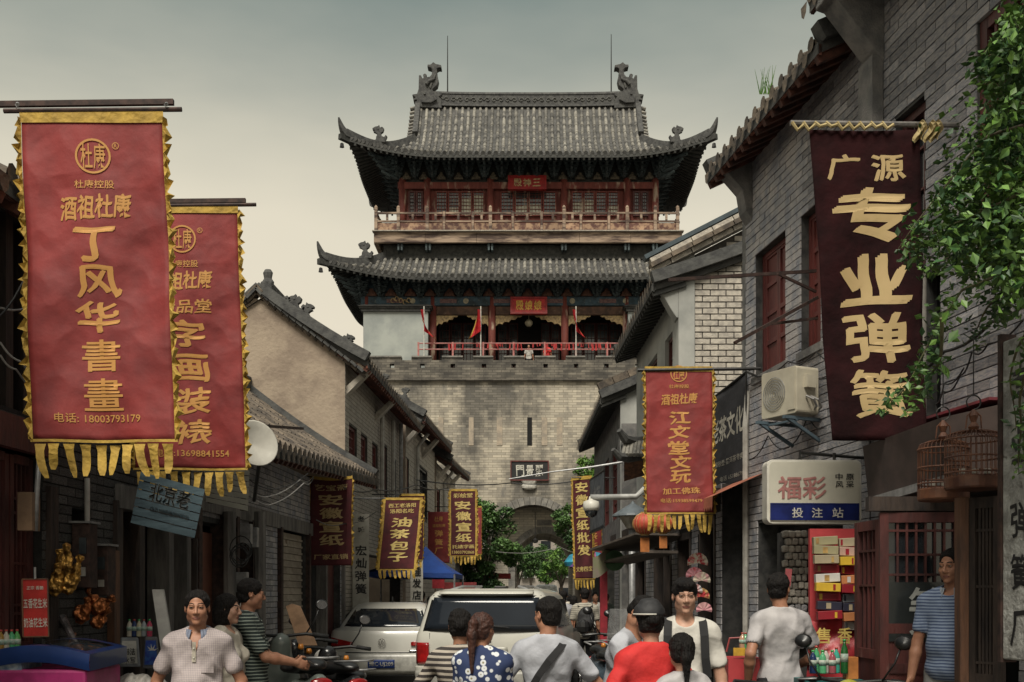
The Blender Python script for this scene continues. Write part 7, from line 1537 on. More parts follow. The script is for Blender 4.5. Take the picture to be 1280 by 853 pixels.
for i, pth in enumerate(paths):
    D0 = rng.uniform(5.3, 5.9); D1_ = D0+rng.uniform(.1, .9); P3 = []
    for u in np.linspace(0, 1, 16): x, y = interp(pth, u); P3.append(P(x+3*math.sin(u*9+i), y+3*math.sin(u*7), D0+(D1_-D0)*u))
    mst.tube(P3, [.010-.0085*k/15 for k in range(16)], 6)
    dens = 360 if i not in (6, 8, 9, 7) else 120
    for k in range(dens):
        u = rng.random()**.9; x, y = interp(pth, u); x += 8 if i not in (5, 6) else 0; sp = (15 if i not in (5, 6, 8, 9) else 9)*(1.25-u*.8); x += rng.normal(0, sp); y += rng.normal(0, sp*.9)
        if x > 1112+.0*y or i == 5 or i == 6: C.append(P(x, y, D0+(D1_-D0)*u+rng.normal(0, .12)))
poly_mass = [(1235, 200, 40, 60), (1255, 260, 30, 60), (1262, 150, 24, 50), (1265, 330, 22, 40), (1205, 290, 30, 30), (1270, 60, 14, 40)]
for cx, cy, sx_, sy_ in poly_mass:
    for k in range(620): C.append(P(cx+rng.normal(0, sx_*.7), cy+rng.normal(0, sy_*.7), rng.uniform(5.3, 6.3)))
C = np.array([list(c) for c in C]); rng.shuffle(C); C = C[(C[:, 0]/C[:, 1]*F+CX) > 1090]
mst.build('stems', mat('green_stem', (.10, .10, .04), .7, (.06, .045, .025), 9), t)
pxs = C[:, 0]/C[:, 1]*F+CX; vis = pxs < 1280; order = np.argsort(np.where(vis, C[:, 1], 99)); near = C[order[:295]]; rest = C[order[295:]]
V, Fc = leaves_mesh(rest, .050, rng, .35); mesh_np('foliage', V, Fc, LEAFB, t)['kind'] = 'stuff'
protos = []
for k in range(6):
    V, Fc = leaves_mesh(np.zeros((1, 3)), .054, rng, .25); me = bpy.data.meshes.new('leafmesh'); me.from_pydata(V.tolist(), [], Fc.tolist()); me.materials.append(LEAFB); protos.append(me)
for i, c in enumerate(near):
    o = bpy.data.objects.new('leaf', protos[i % 6]); COL.objects.link(o); o.parent = t; o.location = Vector(c)-org(t); o.rotation_euler = (rng.normal(0, .4), rng.normal(0, .4), rng.uniform(0, 6.28)); s_ = rng.uniform(.75, 1.25); o.scale = (s_, s_, s_)
for x, y, D, lab in ((958, 118, 11, 'tuft of dry weeds growing on the eave above the right shutters'), (738, 545, 30, 'green weeds on the roof edge beside the gate wall')):
    m = MB(); rr = random.Random(int(x))
    for k in range(16): p = P(x+rr.uniform(-8, 8), y, D); m.tube([p, p+Vector((rr.uniform(-.08, .08), 0, rr.uniform(.1, .3)))], [.006, .001], 4)
    tag(m.build('weed_tuft', LEAF), lab, 'plant')
# ================================================================ SIGNS AND STREET FURNITURE, RIGHT SIDE
def single(m, name, material, label, cat, group=None, **k): return m.build(name, material, label=label, cat=cat, group=group, **k)
def pl_fn(c, yaw=0, tilt=0, roll=0):
    Mx = Matrix.Rotation(yaw, 3, 'Z') @ Matrix.Rotation(tilt, 3, 'X') @ Matrix.Rotation(roll, 3, 'Y'); c = Vector(c); return lambda u, v, w=0: c+Mx @ Vector((u, -w, v))
def rr_poly(w, h, r, n=5):
    return [(cx+r*math.cos(a0+PI/2*i/n), cy+r*math.sin(a0+PI/2*i/n)) for cx, cy, a0 in ((w/2-r, -h/2+r, -PI/2), (w/2-r, h/2-r, 0), (-w/2+r, h/2-r, PI/2), (-w/2+r, -h/2+r, PI)) for i in range(n+1)]
D = 9.4; c = P(1018, 615, D); w, h = XX(1078, D)-XX(958, D), ZZ(575, D)-ZZ(655, D); f = pl_fn(c, R(3))
t = thing('lightbox_sign', 'white and blue lottery lightbox sign with faded pink characters above the stall', 'sign', c)
m = MB(); m.prism(rr_poly(w, h, .05), lambda u, v, w_: f(u, v, -.16+w_), .16); m.build('casing', M['white_plastic'], t, bevel=.004)
m = MB(); m.prism(rr_poly(w-.04, h-.04, .04), lambda u, v, w_: f(u, v, .0+w_), .006); m.build('face_panel', mat('sign_face', (.60, .57, .47), .35, (.50, .48, .40), 2), t)
hb = h*.30; m = MB(); m.prism([(-w/2+.025, -h/2+.03), (w/2-.025, -h/2+.03), (w/2-.025, -h/2+hb), (-w/2+.025, -h/2+hb)], lambda u, v, w_: f(u, v, .008+w_), .004); m.build('blue_band', mat('sign_blue', (.012, .022, .14), .35), t)
m = MB(); m.prism([(-w/2+.025, -h/2+hb), (w/2-.025, -h/2+hb), (w/2-.025, -h/2+hb+.012), (-w/2+.025, -h/2+hb+.012)], lambda u, v, w_: f(u, v, .008+w_), .006); m.build('blue_line', MATS['sign_blue'], t)
m = MB(); put_text(m, '福彩', f, -.11, .035, .42, .19, .022, off=.012); m.build('pink_lettering', mat('faded_pink', (.50, .22, .20), .5), t)
m = MB(); put_text(m, '中原', f, .26, .13, .16, .055, .012, off=.012, spacing=1.6); put_text(m, '风采', f, .26, .065, .16, .055, .012, off=.012, spacing=1.6); m.build('black_lettering', M['black_paint'], t)
m = MB(); [put_text(m, ch, f, x, -h/2+hb/2+.012, .095, .085, .012, off=.014) for ch, x in (('投', -.15), ('注', .02), ('站', .20))]; m.build('white_lettering', M['white_plastic'], t)
m = MB(); b = ra.p(ra.hit(1082)[0], c.z+h/2+.02); m.tube([f(-.1, h/2, -.08), f(-.1, h/2+.07, -.08), Vector((b.x, b.y, b.z+.05))], .015, 6); m.tube([f(.2, h/2, -.08), f(.2, h/2+.07, -.08)], .015, 6); m.build('support_bracket', M['metal_dark'], t)
c = P(987, 493, 10.9); t = thing('air_conditioner', 'cream outdoor air conditioner unit on a blue-grey steel bracket below the shuttered windows', 'air conditioner', c)
fr2 = pl_fn(c, R(-62)); W_, H_ = .52, .46; m = MB(); m.prism(rr_poly(W_, H_, .03, 3), lambda u, v, w_: fr2(u, v, w_-.14), .28); m.build('casing', mat('ac_cream', (.50, .46, .36), .5, (.40, .36, .28), 3), t, bevel=.006)
m = MB(); rr_ = .16
for k in range(6): m.tube([fr2(-.06+rr_*(k+1)/6*math.cos(a), rr_*(k+1)/6*math.sin(a), .15) for a in [2*PI*i/18 for i in range(18)]], .004, 4, closed=True)
m.build('fan_grille', M['metal_grey'], t); m = MB(); m.prism([(.14, -.19), (.24, -.19), (.24, .19), (.14, .19)], lambda u, v, w_: fr2(u, v, .14+w_), .01); m.build('front_panel', MATS['ac_cream'], t)
fs = pl_fn(fr2(.26, 0, 0), R(28)); m = MB(); m.prism([(-.05, .02), (.06, .02), (.06, .14), (-.05, .14)], lambda u, v, w_: fs(u, v, w_), .05); m.build('service_cover', MATS['ac_cream'], t)
m = MB(); [m.tube([fs(x, -.06, .01), fs(x+.03, -.10, .08), fs(x+.09, -.16, .06), fs(x+.16, -.20, -.1)], .012, 6) for x in (-.03, .03)]; m.build('refrigerant_pipes', M['wire_pale'], t)
m = MB(); [m.bar(fr2(x, -.27, .25), fr2(x, -.27, -.3), .04, .03) for x in (-.2, .2)]; [m.bar(fr2(x, -.28, .2), fr2(x, -.48, -.22), .03, .03) for x in (-.2, .2)]; m.bar(fr2(-.22, -.29, .1), fr2(.22, -.29, .1), .03, .02); m.build('steel_bracket', mat('bracket_blue', (.09, .13, .16), .6), t)
t = thing('shop_awning', 'dark brown box awning over the near shop door, behind the maroon banner', 'awning', ra.p(ra.hit(1130)[0], 2.6)); u0, u1 = sorted((ra.hit(1185, w=.55)[0], ra.hit(1086, w=.55)[0])); m = MB()
m.hexa([ra.p(u0, 2.42, 0), ra.p(u1, 2.36, 0), ra.p(u1, 2.36, .55), ra.p(u0, 2.42, .55), ra.p(u0, 2.98, 0), ra.p(u1, 2.98, 0), ra.p(u1, 2.80, .60), ra.p(u0, 2.84, .60)]); m.build('awning_body', mat('brown_board', (.075, .052, .045), .7, (.045, .032, .028), 4), t)
m = MB(); m.bar(ra.p(u0, 2.42, .57), ra.p(u1, 2.36, .57), .03, .06); m.build('metal_edge', M['metal_grey'], t); m = MB(); m.bar(ra.p(u0, 2.98, .1), ra.p(u1-.0, 2.98, .1), .3, .02); m.build('top_sheet', mat('red_sheet', (.22, .035, .05), .6), t)
def scallop(fr, x0, x1, y, lab, D_, col, drop=.30, w=.6, n=14):
    u0, u1 = sorted((fr.hit(x0)[0], fr.hit(x1)[0])); z = fr.hit((x0+x1)/2, y)[1]; t = thing('fabric_awning', lab, 'awning', fr.p((u0+u1)/2, z)); mt = mat('awning_'+lab.split()[0], col, .8, tuple(q*.7 for q in col), 5)
    m = MB(); m.sheet(lambda a, b: fr.p(u0+(u1-u0)*a, z+.12-(drop*.9)*b, w*b), 10, 4); m.build('canopy', mt, t); m = MB(); vs = []
    for i in range(2*n+1): a = u0+(u1-u0)*i/(2*n); vs += [fr.p(a, z+.12-drop*.9, w), fr.p(a, z+.12-drop*.9-(.16 if i % 2 else .11), w+.004)]
    m.add(vs, [(2*i, 2*i+1, 2*i+3, 2*i+2) for i in range(2*n)]); m.build('valance', mt, t)
scallop(ra, 955, 915, 610, 'orange faded awning with a pointed lower edge, left of the lottery sign', 12, (.36, .12, .07))
m = MB(); u = uR(938); m.tube([ra.p(u, 0, .06), ra.p(u, 2.6, .06), ra.p(u, 3.6, .06), ra.p(u, 4.0, .03)], .035, 7); single(m, 'downpipe', M['pipe_white'], 'pale vertical downpipe at the corner beside the black cloth sign', 'pipe')
m = MB(); u = uR(1166); m.tube([ra.p(u+.05, 2.9, .05), ra.p(u+.05, 4.2, .05)], .02, 6); single(m, 'conduit', M['pipe_white'], 'thin white conduit on the wall behind the maroon banner', 'pipe')
def bracket(x0, y0, x1, y1, fr, bx, by, lab):
    D_ = fr.p(fr.hit(x1)[0], 0).y; t = thing('wall_bracket', lab, 'bracket', P(x1, y1, D_), 'empty banner brackets on the right wall'); m = MB(); m.bar(P(x0, y0, D_-.6), P(x1, y1, D_), .025, .03); m.build('arm', M['rust_metal'], t); m = MB(); m.bar(P(bx, by, D_-.25), P(x1, y1+26, D_), .02, .025); m.build('brace', M['rust_metal'], t)
bracket(836, 350, 1020, 339, ra, 972, 342, 'empty rusty banner bracket crossing in front of the red shutters'); bracket(918, 429, 1022, 372, ra, 965, 405, 'slanting bare iron bar below the rusty bracket at the shutters')
def wires(name, lab, lines, r=.006, material='wire', cat='cable', fr=None, D_=None, sag=.05, group=None):
    m = MB()
    for ln in lines:
        pts = []
        for a, b in zip(ln, ln[1:]):
            for i in range(5):
                q = i/5; pts.append((a[0]+(b[0]-a[0])*q, a[1]+(b[1]-a[1])*q+30*sag*math.sin(PI*q), (a[2]+(b[2]-a[2])*q) if len(a) > 2 else None))
        pts.append((ln[-1][0], ln[-1][1], ln[-1][2] if len(ln[-1]) > 2 else None)); P3 = []
        for x, y, d in pts:
            if fr is not None: uu, vv = fr.hit(x, y, .05); P3.append(fr.p(uu, vv, .05))
            else: P3.append(P(x, y, d if d else D_))
        m.tube(P3, r, 5)
    return single(m, name, M[material], lab, cat, group, kind=None)
rr = random.Random(5)
for k, (ln, lab) in enumerate((([(940, 470), (985, 452), (1020, 440), (1060, 455), (1100, 430), (1160, 420)], 'black cable looping from the shutters towards the maroon banner'), ([(950, 480), (1000, 462), (1045, 470), (1090, 450)], 'second black cable, just under the looping one by the air conditioner'), ([(1130, 470), (1180, 440), (1240, 402), (1279, 380)], 'thick black cable rising from the awning to the right edge'),
                           ([(1180, 490), (1200, 470), (1215, 440), (1235, 430), (1279, 400)], 'thin wire tangling above the birdcages'), ([(1172, 560), (1170, 505), (1180, 480), (1205, 460)], 'thin wire drooping beside the smaller birdcage'), ([(936, 575), (960, 545), (985, 560), (1010, 520), (1030, 535)], 'cable hanging under the air conditioner'))): wires('cable', lab, [ln], .007 if k != 2 else .013, fr=ra, sag=.25)
def cage(px, y0, y1, ytop, D_, wpx, lab):
    c = P(px, y1, D_); r = wpx/2*D_/F; h = (y1-y0)*D_/F; t = thing('birdcage', lab, 'birdcage', c, 'bamboo birdcages hanging by the near shop')
    BM = mat('bamboo', (.17, .07, .035), .5, (.08, .03, .018), 8, rnd=.1); m = MB(); m.lathe([(r*.98, 0), (r*1.03, .01), (r*1.03, .07), (r*.97, .08)], c, 28); m.build('base', BM, t)
    n = 34; bars = MB()
    for i in range(n):
        a = 2*PI*i/n; q = lambda rad, z: c+Vector((rad*math.cos(a), rad*math.sin(a), z)); bars.tube([q(r, .05), q(r, h*.86), q(r*.93, h*.95), q(r*.6, h), q(r*.1, h*1.02)], .0032, 4)
    bars.build('bars', BM, t, kind='stuff')
    for z, rr2 in ((.28, 1.01), (.55, 1.01), (.86, 1.02)): m = MB(); m.tube([c+Vector((r*rr2*math.cos(a), r*rr2*math.sin(a), h*z)) for a in [2*PI*i/28 for i in range(28)]], .006, 5, closed=True); m.build('hoop', BM, t)
    m = MB(); m.lathe([(.02, h), (.035, h+.03), (.015, h+.06), (.03, h+.10), (.01, h+.14)], c, 10); m.tube([c+Vector((-.05+0*a, 0, h+.02)) for a in (0, 1)]+[c+Vector((-.04, 0, h+.10)), c+Vector((0, 0, h+.14))], .005, 5); m.tube([c+Vector((.05, 0, h+.02)), c+Vector((.045, 0, h+.10)), c+Vector((0, 0, h+.14))], .005, 5); m.build('finial', BM, t)
    zt = ZZ(ytop, D_); hk = c.z+h+.14; m = MB(); m.tube([Vector((c.x, c.y, hk))+Vector((.045*math.sin(a), 0, .045-.045*math.cos(a))) for a in [i*.5 for i in range(12)]], .005, 6); m.tube([Vector((c.x, c.y, hk+.09)), Vector((c.x, c.y, zt))], .004, 5); m.build('hook', M['metal_dark'], t)
    for k in range(3): m = MB(); m.lathe([(.018, 0), (.024, .03), (.020, .03)], c+Vector((-r*.6+k*r*.45, -r*.5, .09)), 10); m.build('feeding_cup', M['white_plastic'], t)
    m = MB(); m.tube([c+Vector((-r*.9, 0, h*.35)), c+Vector((r*.9, 0, h*.35))], .006, 5); m.build('perch', BM, t)
cage(1217, 540, 612, 418, 6.9, 68, 'larger bamboo birdcage hanging nearest the calligraphy board'); cage(1179, 552, 626, 452, 7.3, 60, 'smaller bamboo birdcage, lower and left of the large one')
def lattice_leaf(a, b, z0, z1, lab, sill=.9, nx=6, rows=(1.55, 1.75, 2.0), glass=None, material=None, cat='door', name='lattice_door', th=.045):
    f = Fr(a, b); t = thing(name, lab, cat, ((a[0]+b[0])/2, (a[1]+b[1])/2, z0)); L_ = f.len; fw = .06; mt = material or M['maroon_wood']
    for q in ((0, fw), (L_-fw, L_)): part(t, 'stile', mt, f, q[0], q[1], z0, z1, -th, 0)
    for z in (z0, sill, sill+.28, z1-.07): part(t, 'rail', mt, f, fw, L_-fw, z, z+.07, -th+.002, -.002)
    m = MB(); f.box(m, fw, L_-fw, z0+.07, sill, -th+.014, -.014); m.build('panel', mt, t); m = MB()
    f.box(m, fw, L_-fw, sill+.07, sill+.28, -th+.014, -.014); m.build('panel', mt, t); m = MB()
    for i in range(1, nx): u = fw+(L_-2*fw)*i/nx; f.box(m, u-.008, u+.008, sill+.35, z1-.07, -th+.012, -.012)
    for z in rows: f.box(m, fw, L_-fw, z, z+.016, -th+.014, -.010)
    m.build('lattice', mt, t)
    m = MB(); f.box(m, fw, L_-fw, sill+.35, z1-.07, -th+.004, -th+.008); m.build('pane', glass or M['glass_dark'], t); return t, f
Dd = 7.7; zf_ = .2
t, f = lattice_leaf((XX(1100, Dd), Dd), (XX(1204, Dd-.05), Dd-.05), zf_, ZZ(641, Dd), 'open maroon lattice door with a large grey character on its glass, behind the standing man', sill=ZZ(842, Dd)-.0, nx=7, rows=(ZZ(665, Dd), ZZ(695, Dd), ZZ(720, Dd)))
m = MB(); f.box(m, .06, f.len-.06, ZZ(802, Dd), ZZ(728, Dd), -.008, -.003); m.build('glass_sheet', mat('grey_glass', (.030, .034, .034), .15, (.02, .023, .023), 2), t)
m = MB(); put_text(m, '簧', lambda u, v, w_: f.p(u, v, w_), .33, ZZ(764, Dd), .26, .33, .018, off=.002); m.build('lettering', mat('grey_ink', (.34, .35, .33), .7), t)
lattice_leaf((XX(1068, 8.2), 8.2), (XX(1098, 7.75), 7.75), zf_, ZZ(652, 8), 'narrow maroon lattice door leaf standing ajar beside the red poster rack', sill=.9, nx=4, rows=(1.7, 1.95))
lattice_leaf((XX(1208, 6.95), 6.95), (XX(1252, 6.75), 6.75), zf_, ZZ(622, 6.9), 'dark lattice door leaf between the brown post and the calligraphy board', sill=ZZ(852, 6.9)-.3, nx=5, rows=(ZZ(665, 6.9), ZZ(735, 6.9), ZZ(830, 6.9)), material=M['dark_wood'], glass=mat('misty_glass', (.09, .10, .11), .3, (.03, .035, .04), 3))
m = MB(); m.box((XX(1202, 6.98), 6.98, 1.13), (.055, .10, 2.26)); single(m, 'door_post', M['brown_wood'], 'slim brown wooden door post that hides half of the man in the blue polo', 'post', bevel=.004)
m = MB(); m.box((XX(1160, 7.9), 8.35, .09), (1.4, 1.8, .18)); single(m, 'doorstep', M['arch_stone'], 'low grey stone step in front of the near shop door', 'step', bevel=.01)
m = MB(); m.box((XX(1150, 7.7), 7.72, ZZ(630, 7.7)), (XX(1215, 7.7)-XX(1085, 7.7), .08, .10)); single(m, 'door_lintel', M['dark_wood'], 'dark timber lintel over the open lattice door', 'beam')
t = thing('calligraphy_board', 'weathered white upright board with black brush characters at the right edge', 'sign', P(1276, 853, 6.3)); fb_ = Fr((XX(1253, 6.45), 6.45), (XX(1300, 6.1), 6.1)); m = MB(); fb_.box(m, 0, fb_.len, ZZ(826, 6.3), ZZ(420, 6.3), -.08, 0); m.build('board', mat('flaking_white', (.42, .42, .39), .9, (.22, .215, .20), 9, detail=9, bump=.6, bscale=30, stain=((.07, .06, .05), 14, .62)), t, bevel=.01)
m = MB(); [put_text(m, ch, lambda u, v, w_: fb_.p(u, v, w_), fb_.len*.52, ZZ(y, 6.3), .19, .20, .02, off=.004, wob=.04) for ch, y in (('专', 480), ('业', 555), ('弹', 650), ('簧', 715), ('厂', 785))]; m.build('lettering', M['black_paint'], t); m = MB(); fb_.box(m, -.03, 0, ZZ(830, 6.3), ZZ(410, 6.3), -.09, .012); m.build('edge_strip', M['rust_metal'], t)
Ds = 8.7; X0, X1 = XX(1013, Ds), XX(1071, Ds); t = thing('stall_rack', 'red display rack hung with rows of coloured cartons, under the lottery sign', 'display rack', ((X0+X1)/2, Ds, 0)); RP = mat('red_panel', (.42, .045, .05), .5, (.32, .03, .035), 3)
m = MB(); m.box(((X0+X1)/2, Ds+.04, (ZZ(661, Ds)+.5)/2), (X1-X0, .05, ZZ(661, Ds)-.5));
m = MB(); m.box(((X0+X1)/2, Ds+.04, (ZZ(661, Ds)+.5)/2), (X1-X0, .05, ZZ(661, Ds)-.5)); m.build('red_backing', RP, t)
m = MB(); m.sheet(lambda u, v: P(1012+60*u-4*v*(1-u), 775+75*v+3*math.sin(u*8), Ds-.12*v-.03*math.sin(v*9+u*4)-.02), 12, 10); sheet_ = m.build('red_cloth_front', mat('red_vinyl', (.40, .035, .045), .4, (.30, .025, .03), 3, bump=.5, bscale=5), t, smooth=True)
m = MB(); [put_text(m, ch, lambda u, v, w_: P(CX+u, CY-v, Ds-.14-w_), x-CX, CY-795, 18, 20, .02, off=.0) for ch, x in (('售', 1029), ('香', 1056))]; m.build('yellow_lettering', mat('yellow_paint', (.62, .46, .12), .6), sheet_)
cols_ = dict(r=(.28, .02, .03), g=(.30, .27, .16), w=(.55, .53, .50), y=(.62, .40, .04), k=(.03, .03, .05), o=(.50, .20, .08), p=(.46, .30, .24), s=(.26, .27, .30), t=(.36, .30, .20))
rows_l = 'ggtrwyrkr'; rows_r = 'tpyrorskow'
for side_, (xa, xb, seq) in enumerate(((1016, 1046, rows_l), (1048, 1069, rows_r))):
    for i, ch in enumerate(seq):
        y0 = 671+i*11.6+(2 if side_ else 0); y1 = y0+10.4; cx = (xa+xb)/2+i*.7; m = MB(); w_ = XX(xb, Ds)-XX(xa, Ds); Dk = Ds-.06-.03*(i % 3)
        m.box(P(cx, (y0+y1)/2, Dk), (w_, .06, (y1-y0)*Ds/F), (0, R((-3, 2, -1, 3)[i % 4]), 0)); b = m.build('carton', mat('carton_'+ch, cols_[ch], .35, tuple(q*.8 for q in cols_[ch]), 6), bevel=.003)
        tag(b, 'cigarette carton, row %s of the %s column on the red rack' % (('one', 'two', 'three', 'four', 'five', 'six', 'seven', 'eight', 'nine', 'ten')[i], ('left', 'right')[side_]), 'carton', 'cartons on the red display rack')
        m = MB(); k2 = [(-.3, .12), (.0, .2), (.28, .1)][i % 3]; c2 = P(cx, (y0+y1)/2, Dk-.032)-org(b); m.box(c2+Vector((w_*k2[0], 0, 0)), (w_*k2[1], .002, .045)); m.build('printed_mark', MATS['carton_'+{'r': 'y', 'g': 'r', 'w': 's', 'y': 'r', 'k': 't', 'o': 'w', 'p': 'r', 's': 'k', 't': 'r'}[ch]] if MATS.get('carton_'+{'r': 'y', 'g': 'r', 'w': 's', 'y': 'r', 'k': 't', 'o': 'w', 'p': 'r', 's': 'k', 't': 'r'}[ch]) else M['gold'], b, local=True)
def bottle(p, r, h, col, lab, grp, cap=(.6, .1, .08), name='bottle'):
    m = MB(); m.lathe([(r*.9, 0), (r, h*.05), (r*.96, h*.3), (r, h*.45), (r*.98, h*.62), (r*.75, h*.75), (r*.36, h*.86), (r*.34, h*.94), (0, h*.94)], p, 12); key = 'plastic_%d_%d_%d' % tuple(int(q*100) for q in col)
    m.lathe([(r*.42, h*.92), (r*.42, h), (0, h)], p, 10, mi=1); m.lathe([(r*1.01, h*.34), (r*1.01, h*.58)], p, 12, mi=2)
    o = m.build(name, [mat('drink_'+lab.split()[0], col, .12, tuple(q*.7 for q in col), 6, spec=.6), mat('cap_'+('red' if cap[0] > .4 else 'green'), cap, .4), mat('bottle_label', (.5, .48, .42), .5, (.2, .3, .25), 20)], smooth=True); return tag(o, lab, 'bottle', grp)
tt = thing('stall_table', 'teal crate table holding drink bottles at the foot of the red stall', 'table', P(1035, 853, 8.0)); m = MB(); m.box(P(1037, 849, 8.0)+Vector((0, 0, -.08)), (.44, .35, .16)); m.build('crate', mat('teal_crate', (.02, .14, .14), .5), tt); m = MB(); m.box(P(1037, 853, 8.0)+Vector((0, 0, -.6)), (.5, .4, .8)); m.build('cupboard', M['dark_wood'], tt)
zc = P(0, 845, 8.0).z+.02
for i, (px, h, col, lab) in enumerate(((1014, .17, (.02, .04, .12), 'navy drink bottle, first from the left on the stall crate'), (1020, .20, (.08, .36, .16), 'green drink bottle, second from the left on the stall crate'), (1026, .17, (.12, .45, .22), 'light green drink bottle, third from the left on the stall crate'), (1032, .18, (.55, .50, .45), 'milky drink bottle, fourth from the left on the stall crate'), (1038, .17, (.4, .10, .12), 'red-labelled drink bottle in the middle of the stall crate'), (1045, .19, (.06, .40, .30), 'teal drink bottle right of the middle of the stall crate'), (1053, .25, (.02, .12, .03), 'tall dark green beer bottle at the right of the stall crate'))):
    bottle((XX(px, 8.0), 7.95+.04*(i % 2), zc), .028, h, col, lab, 'drink bottles on the stall crate', (.5, .08, .06) if i % 2 else (.05, .4, .1))
m = MB(); m.box(P(1063, 835, 8.0), (.09, .09, .16)); single(m, 'orange_carton', mat('orange_box', (.55, .20, .05), .5), 'orange drinks carton right of the tall beer bottle', 'carton', bevel=.003)
t = thing('goods_stall', 'small red and yellow snack stall left of the man in the off-white t-shirt', 'stall', P(925, 853, 8.6)); m = MB(); m.box(P(927, 838, 8.6)+Vector((0, 0, -.35)), (.28, .4, .9)); m.build('stall_box', RP, t); m = MB(); m.box(P(924, 815, 8.4), (.09, .02, .06)); m.build('price_card', mat('yellow_card', (.60, .34, .03), .6), t)
m = MB(); m.tube([P(908, 815, 8.5), P(912, 798, 8.5), P(930, 797, 8.5), P(935, 805, 8.5)], .008, 6); m.build('hoop_handle', mat('hoop_red', (.3, .05, .05), .5), t)
for i, (px, col) in enumerate(((932, (.05, .35, .12)), (938, (.5, .45, .35)), (944, (.05, .05, .25)), (928, (.5, .3, .2)))): bottle(P(px, 812, 8.45), .026, .13, col, ('green', 'pale', 'blue', 'peach')[i]+' small bottle standing on the red snack stall', 'small bottles on the snack stall')
tp = thing('brick_pier', 'rough pier of rounded grey stones between the man and the red rack', 'pier', P(996, 800, 9.9)); rr = random.Random(4)
for r_ in range(16):
    for k in range(4):
        px_ = 981+k*7.6+(3.8 if r_ % 2 else 0); m = MB(); z = ZZ(668+r_*9.2, 9.9); m.box((XX(px_, 9.9), 9.9+rr.uniform(-.01, .01), z), (.052+rr.uniform(-.006, .004), .12, .06), (rr.uniform(-.1, .1), rr.uniform(-.12, .12), 0)); m.build('stone', M['pale_brick'] if r_ < 10 else M['grey_brick'], tp, bevel=.012)
m = MB(); m.box((XX(994, 9.9), 9.98, 1.1), (.26, .12, 2.2)); m.build('mortar_core', M['mortar'], tp)
m = MB(); m.box(P(985, 722, 9.6), (.055, .02, .15), (0, R(6), 0)); single(m, 'red_notice', mat('notice_red', (.5, .12, .13), .5), 'small red notice leaning on the stone pier', 'notice')
t = thing('paper_fan_display', 'string of painted paper fans hanging in front of the dark shop on the right', 'fan display', P(873, 740, 13)); cols3 = ((.55, .50, .40), (.50, .22, .25), (.60, .55, .42), (.5, .3, .12), (.45, .42, .42), (.5, .2, .24))
for i, (px, py, r_) in enumerate(((872, 700, 13), (868, 716, 11), (877, 722, 11), (876, 742, 11), (869, 735, 9), (880, 759, 10))):
    m = MB(); c = P(px, py+4, 13-.02*i); rad = r_*13/F; k = 12; vs = [c];
    for j in range(k+1): a = PI*(-.08+1.16*j/k); vs.append(c+Vector((rad*math.cos(a), -.012*(j % 2), rad*math.sin(a))))
    m.add(vs, [(0, j+1, j+2) for j in range(k)]); m.build('paper_fan', mat('fan_%d' % i if 0 else 'fan_'+'abcdef'[i], cols3[i], .8, (.40, .03, .04) if i in (0, 3, 1) else (.55, .3, .3), 14, contrast=1, detail=2), t)
m = MB(); m.tube([P(873, 668, 13.05), P(873, 775, 13.05)], .006, 5); m.build('cord', M['wire'], t)
t = thing('street_lamp', 'grey street lamp with a conical metal cap on the right side of the street', 'street lamp', (XX(790, 18), 18, 0)); m = MB(); m.tube([(XX(790, 18), 18, 0), (XX(790, 18), 18, ZZ(660, 18))], .055, 10); m.build('pole', M['metal_grey'], t, smooth=True)
c = P(791, 661, 18); m = MB(); m.lathe([(.10, 0), (.22, .18), (.22, .20), (.12, .21)], c, 16); m.build('lantern_glass', mat('lamp_glass', (.30, .27, .22), .3), t); m = MB(); m.lathe([(.34, .20), (.33, .23), (.12, .36), (.05, .40), (.0, .46)], c, 16); m.build('lamp_cap', mat('lamp_cap', (.12, .14, .155), .5), t)
t = thing('security_camera', 'white dome security camera on a long pale horizontal arm, right of the archway', 'camera', P(738, 640, 17)); m = MB(); m.tube([P(738, 622, 17), P(795, 621, 17), P(806, 611, 17.0)], .045, 8); m.build('arm', mat('arm_pale', (.42, .42, .40), .5), t, smooth=True); c = P(739, 641, 17); m = MB(); m.lathe([(.11, .03), (.13, .08), (.12, .17), (.04, .20), (.03, .25)], c, 14); m.build('housing', M['white_plastic'], t, smooth=True); m = MB(); m.lathe([(.02, -.08), (.08, -.05), (.105, .02), (.105, .04)], c, 14); m.build('dome', M['glass_dark'], t, smooth=True)
m = MB(); m.tube([P(636, 599, 19), P(690, 590, 19), P(740, 584, 19), P(778, 578, 19)], [.008, .012, .018, .022], 7); single(m, 'lamp_arm', M['metal_grey'], 'long thin pale arm reaching left in front of the black gate name board', 'lamp arm')
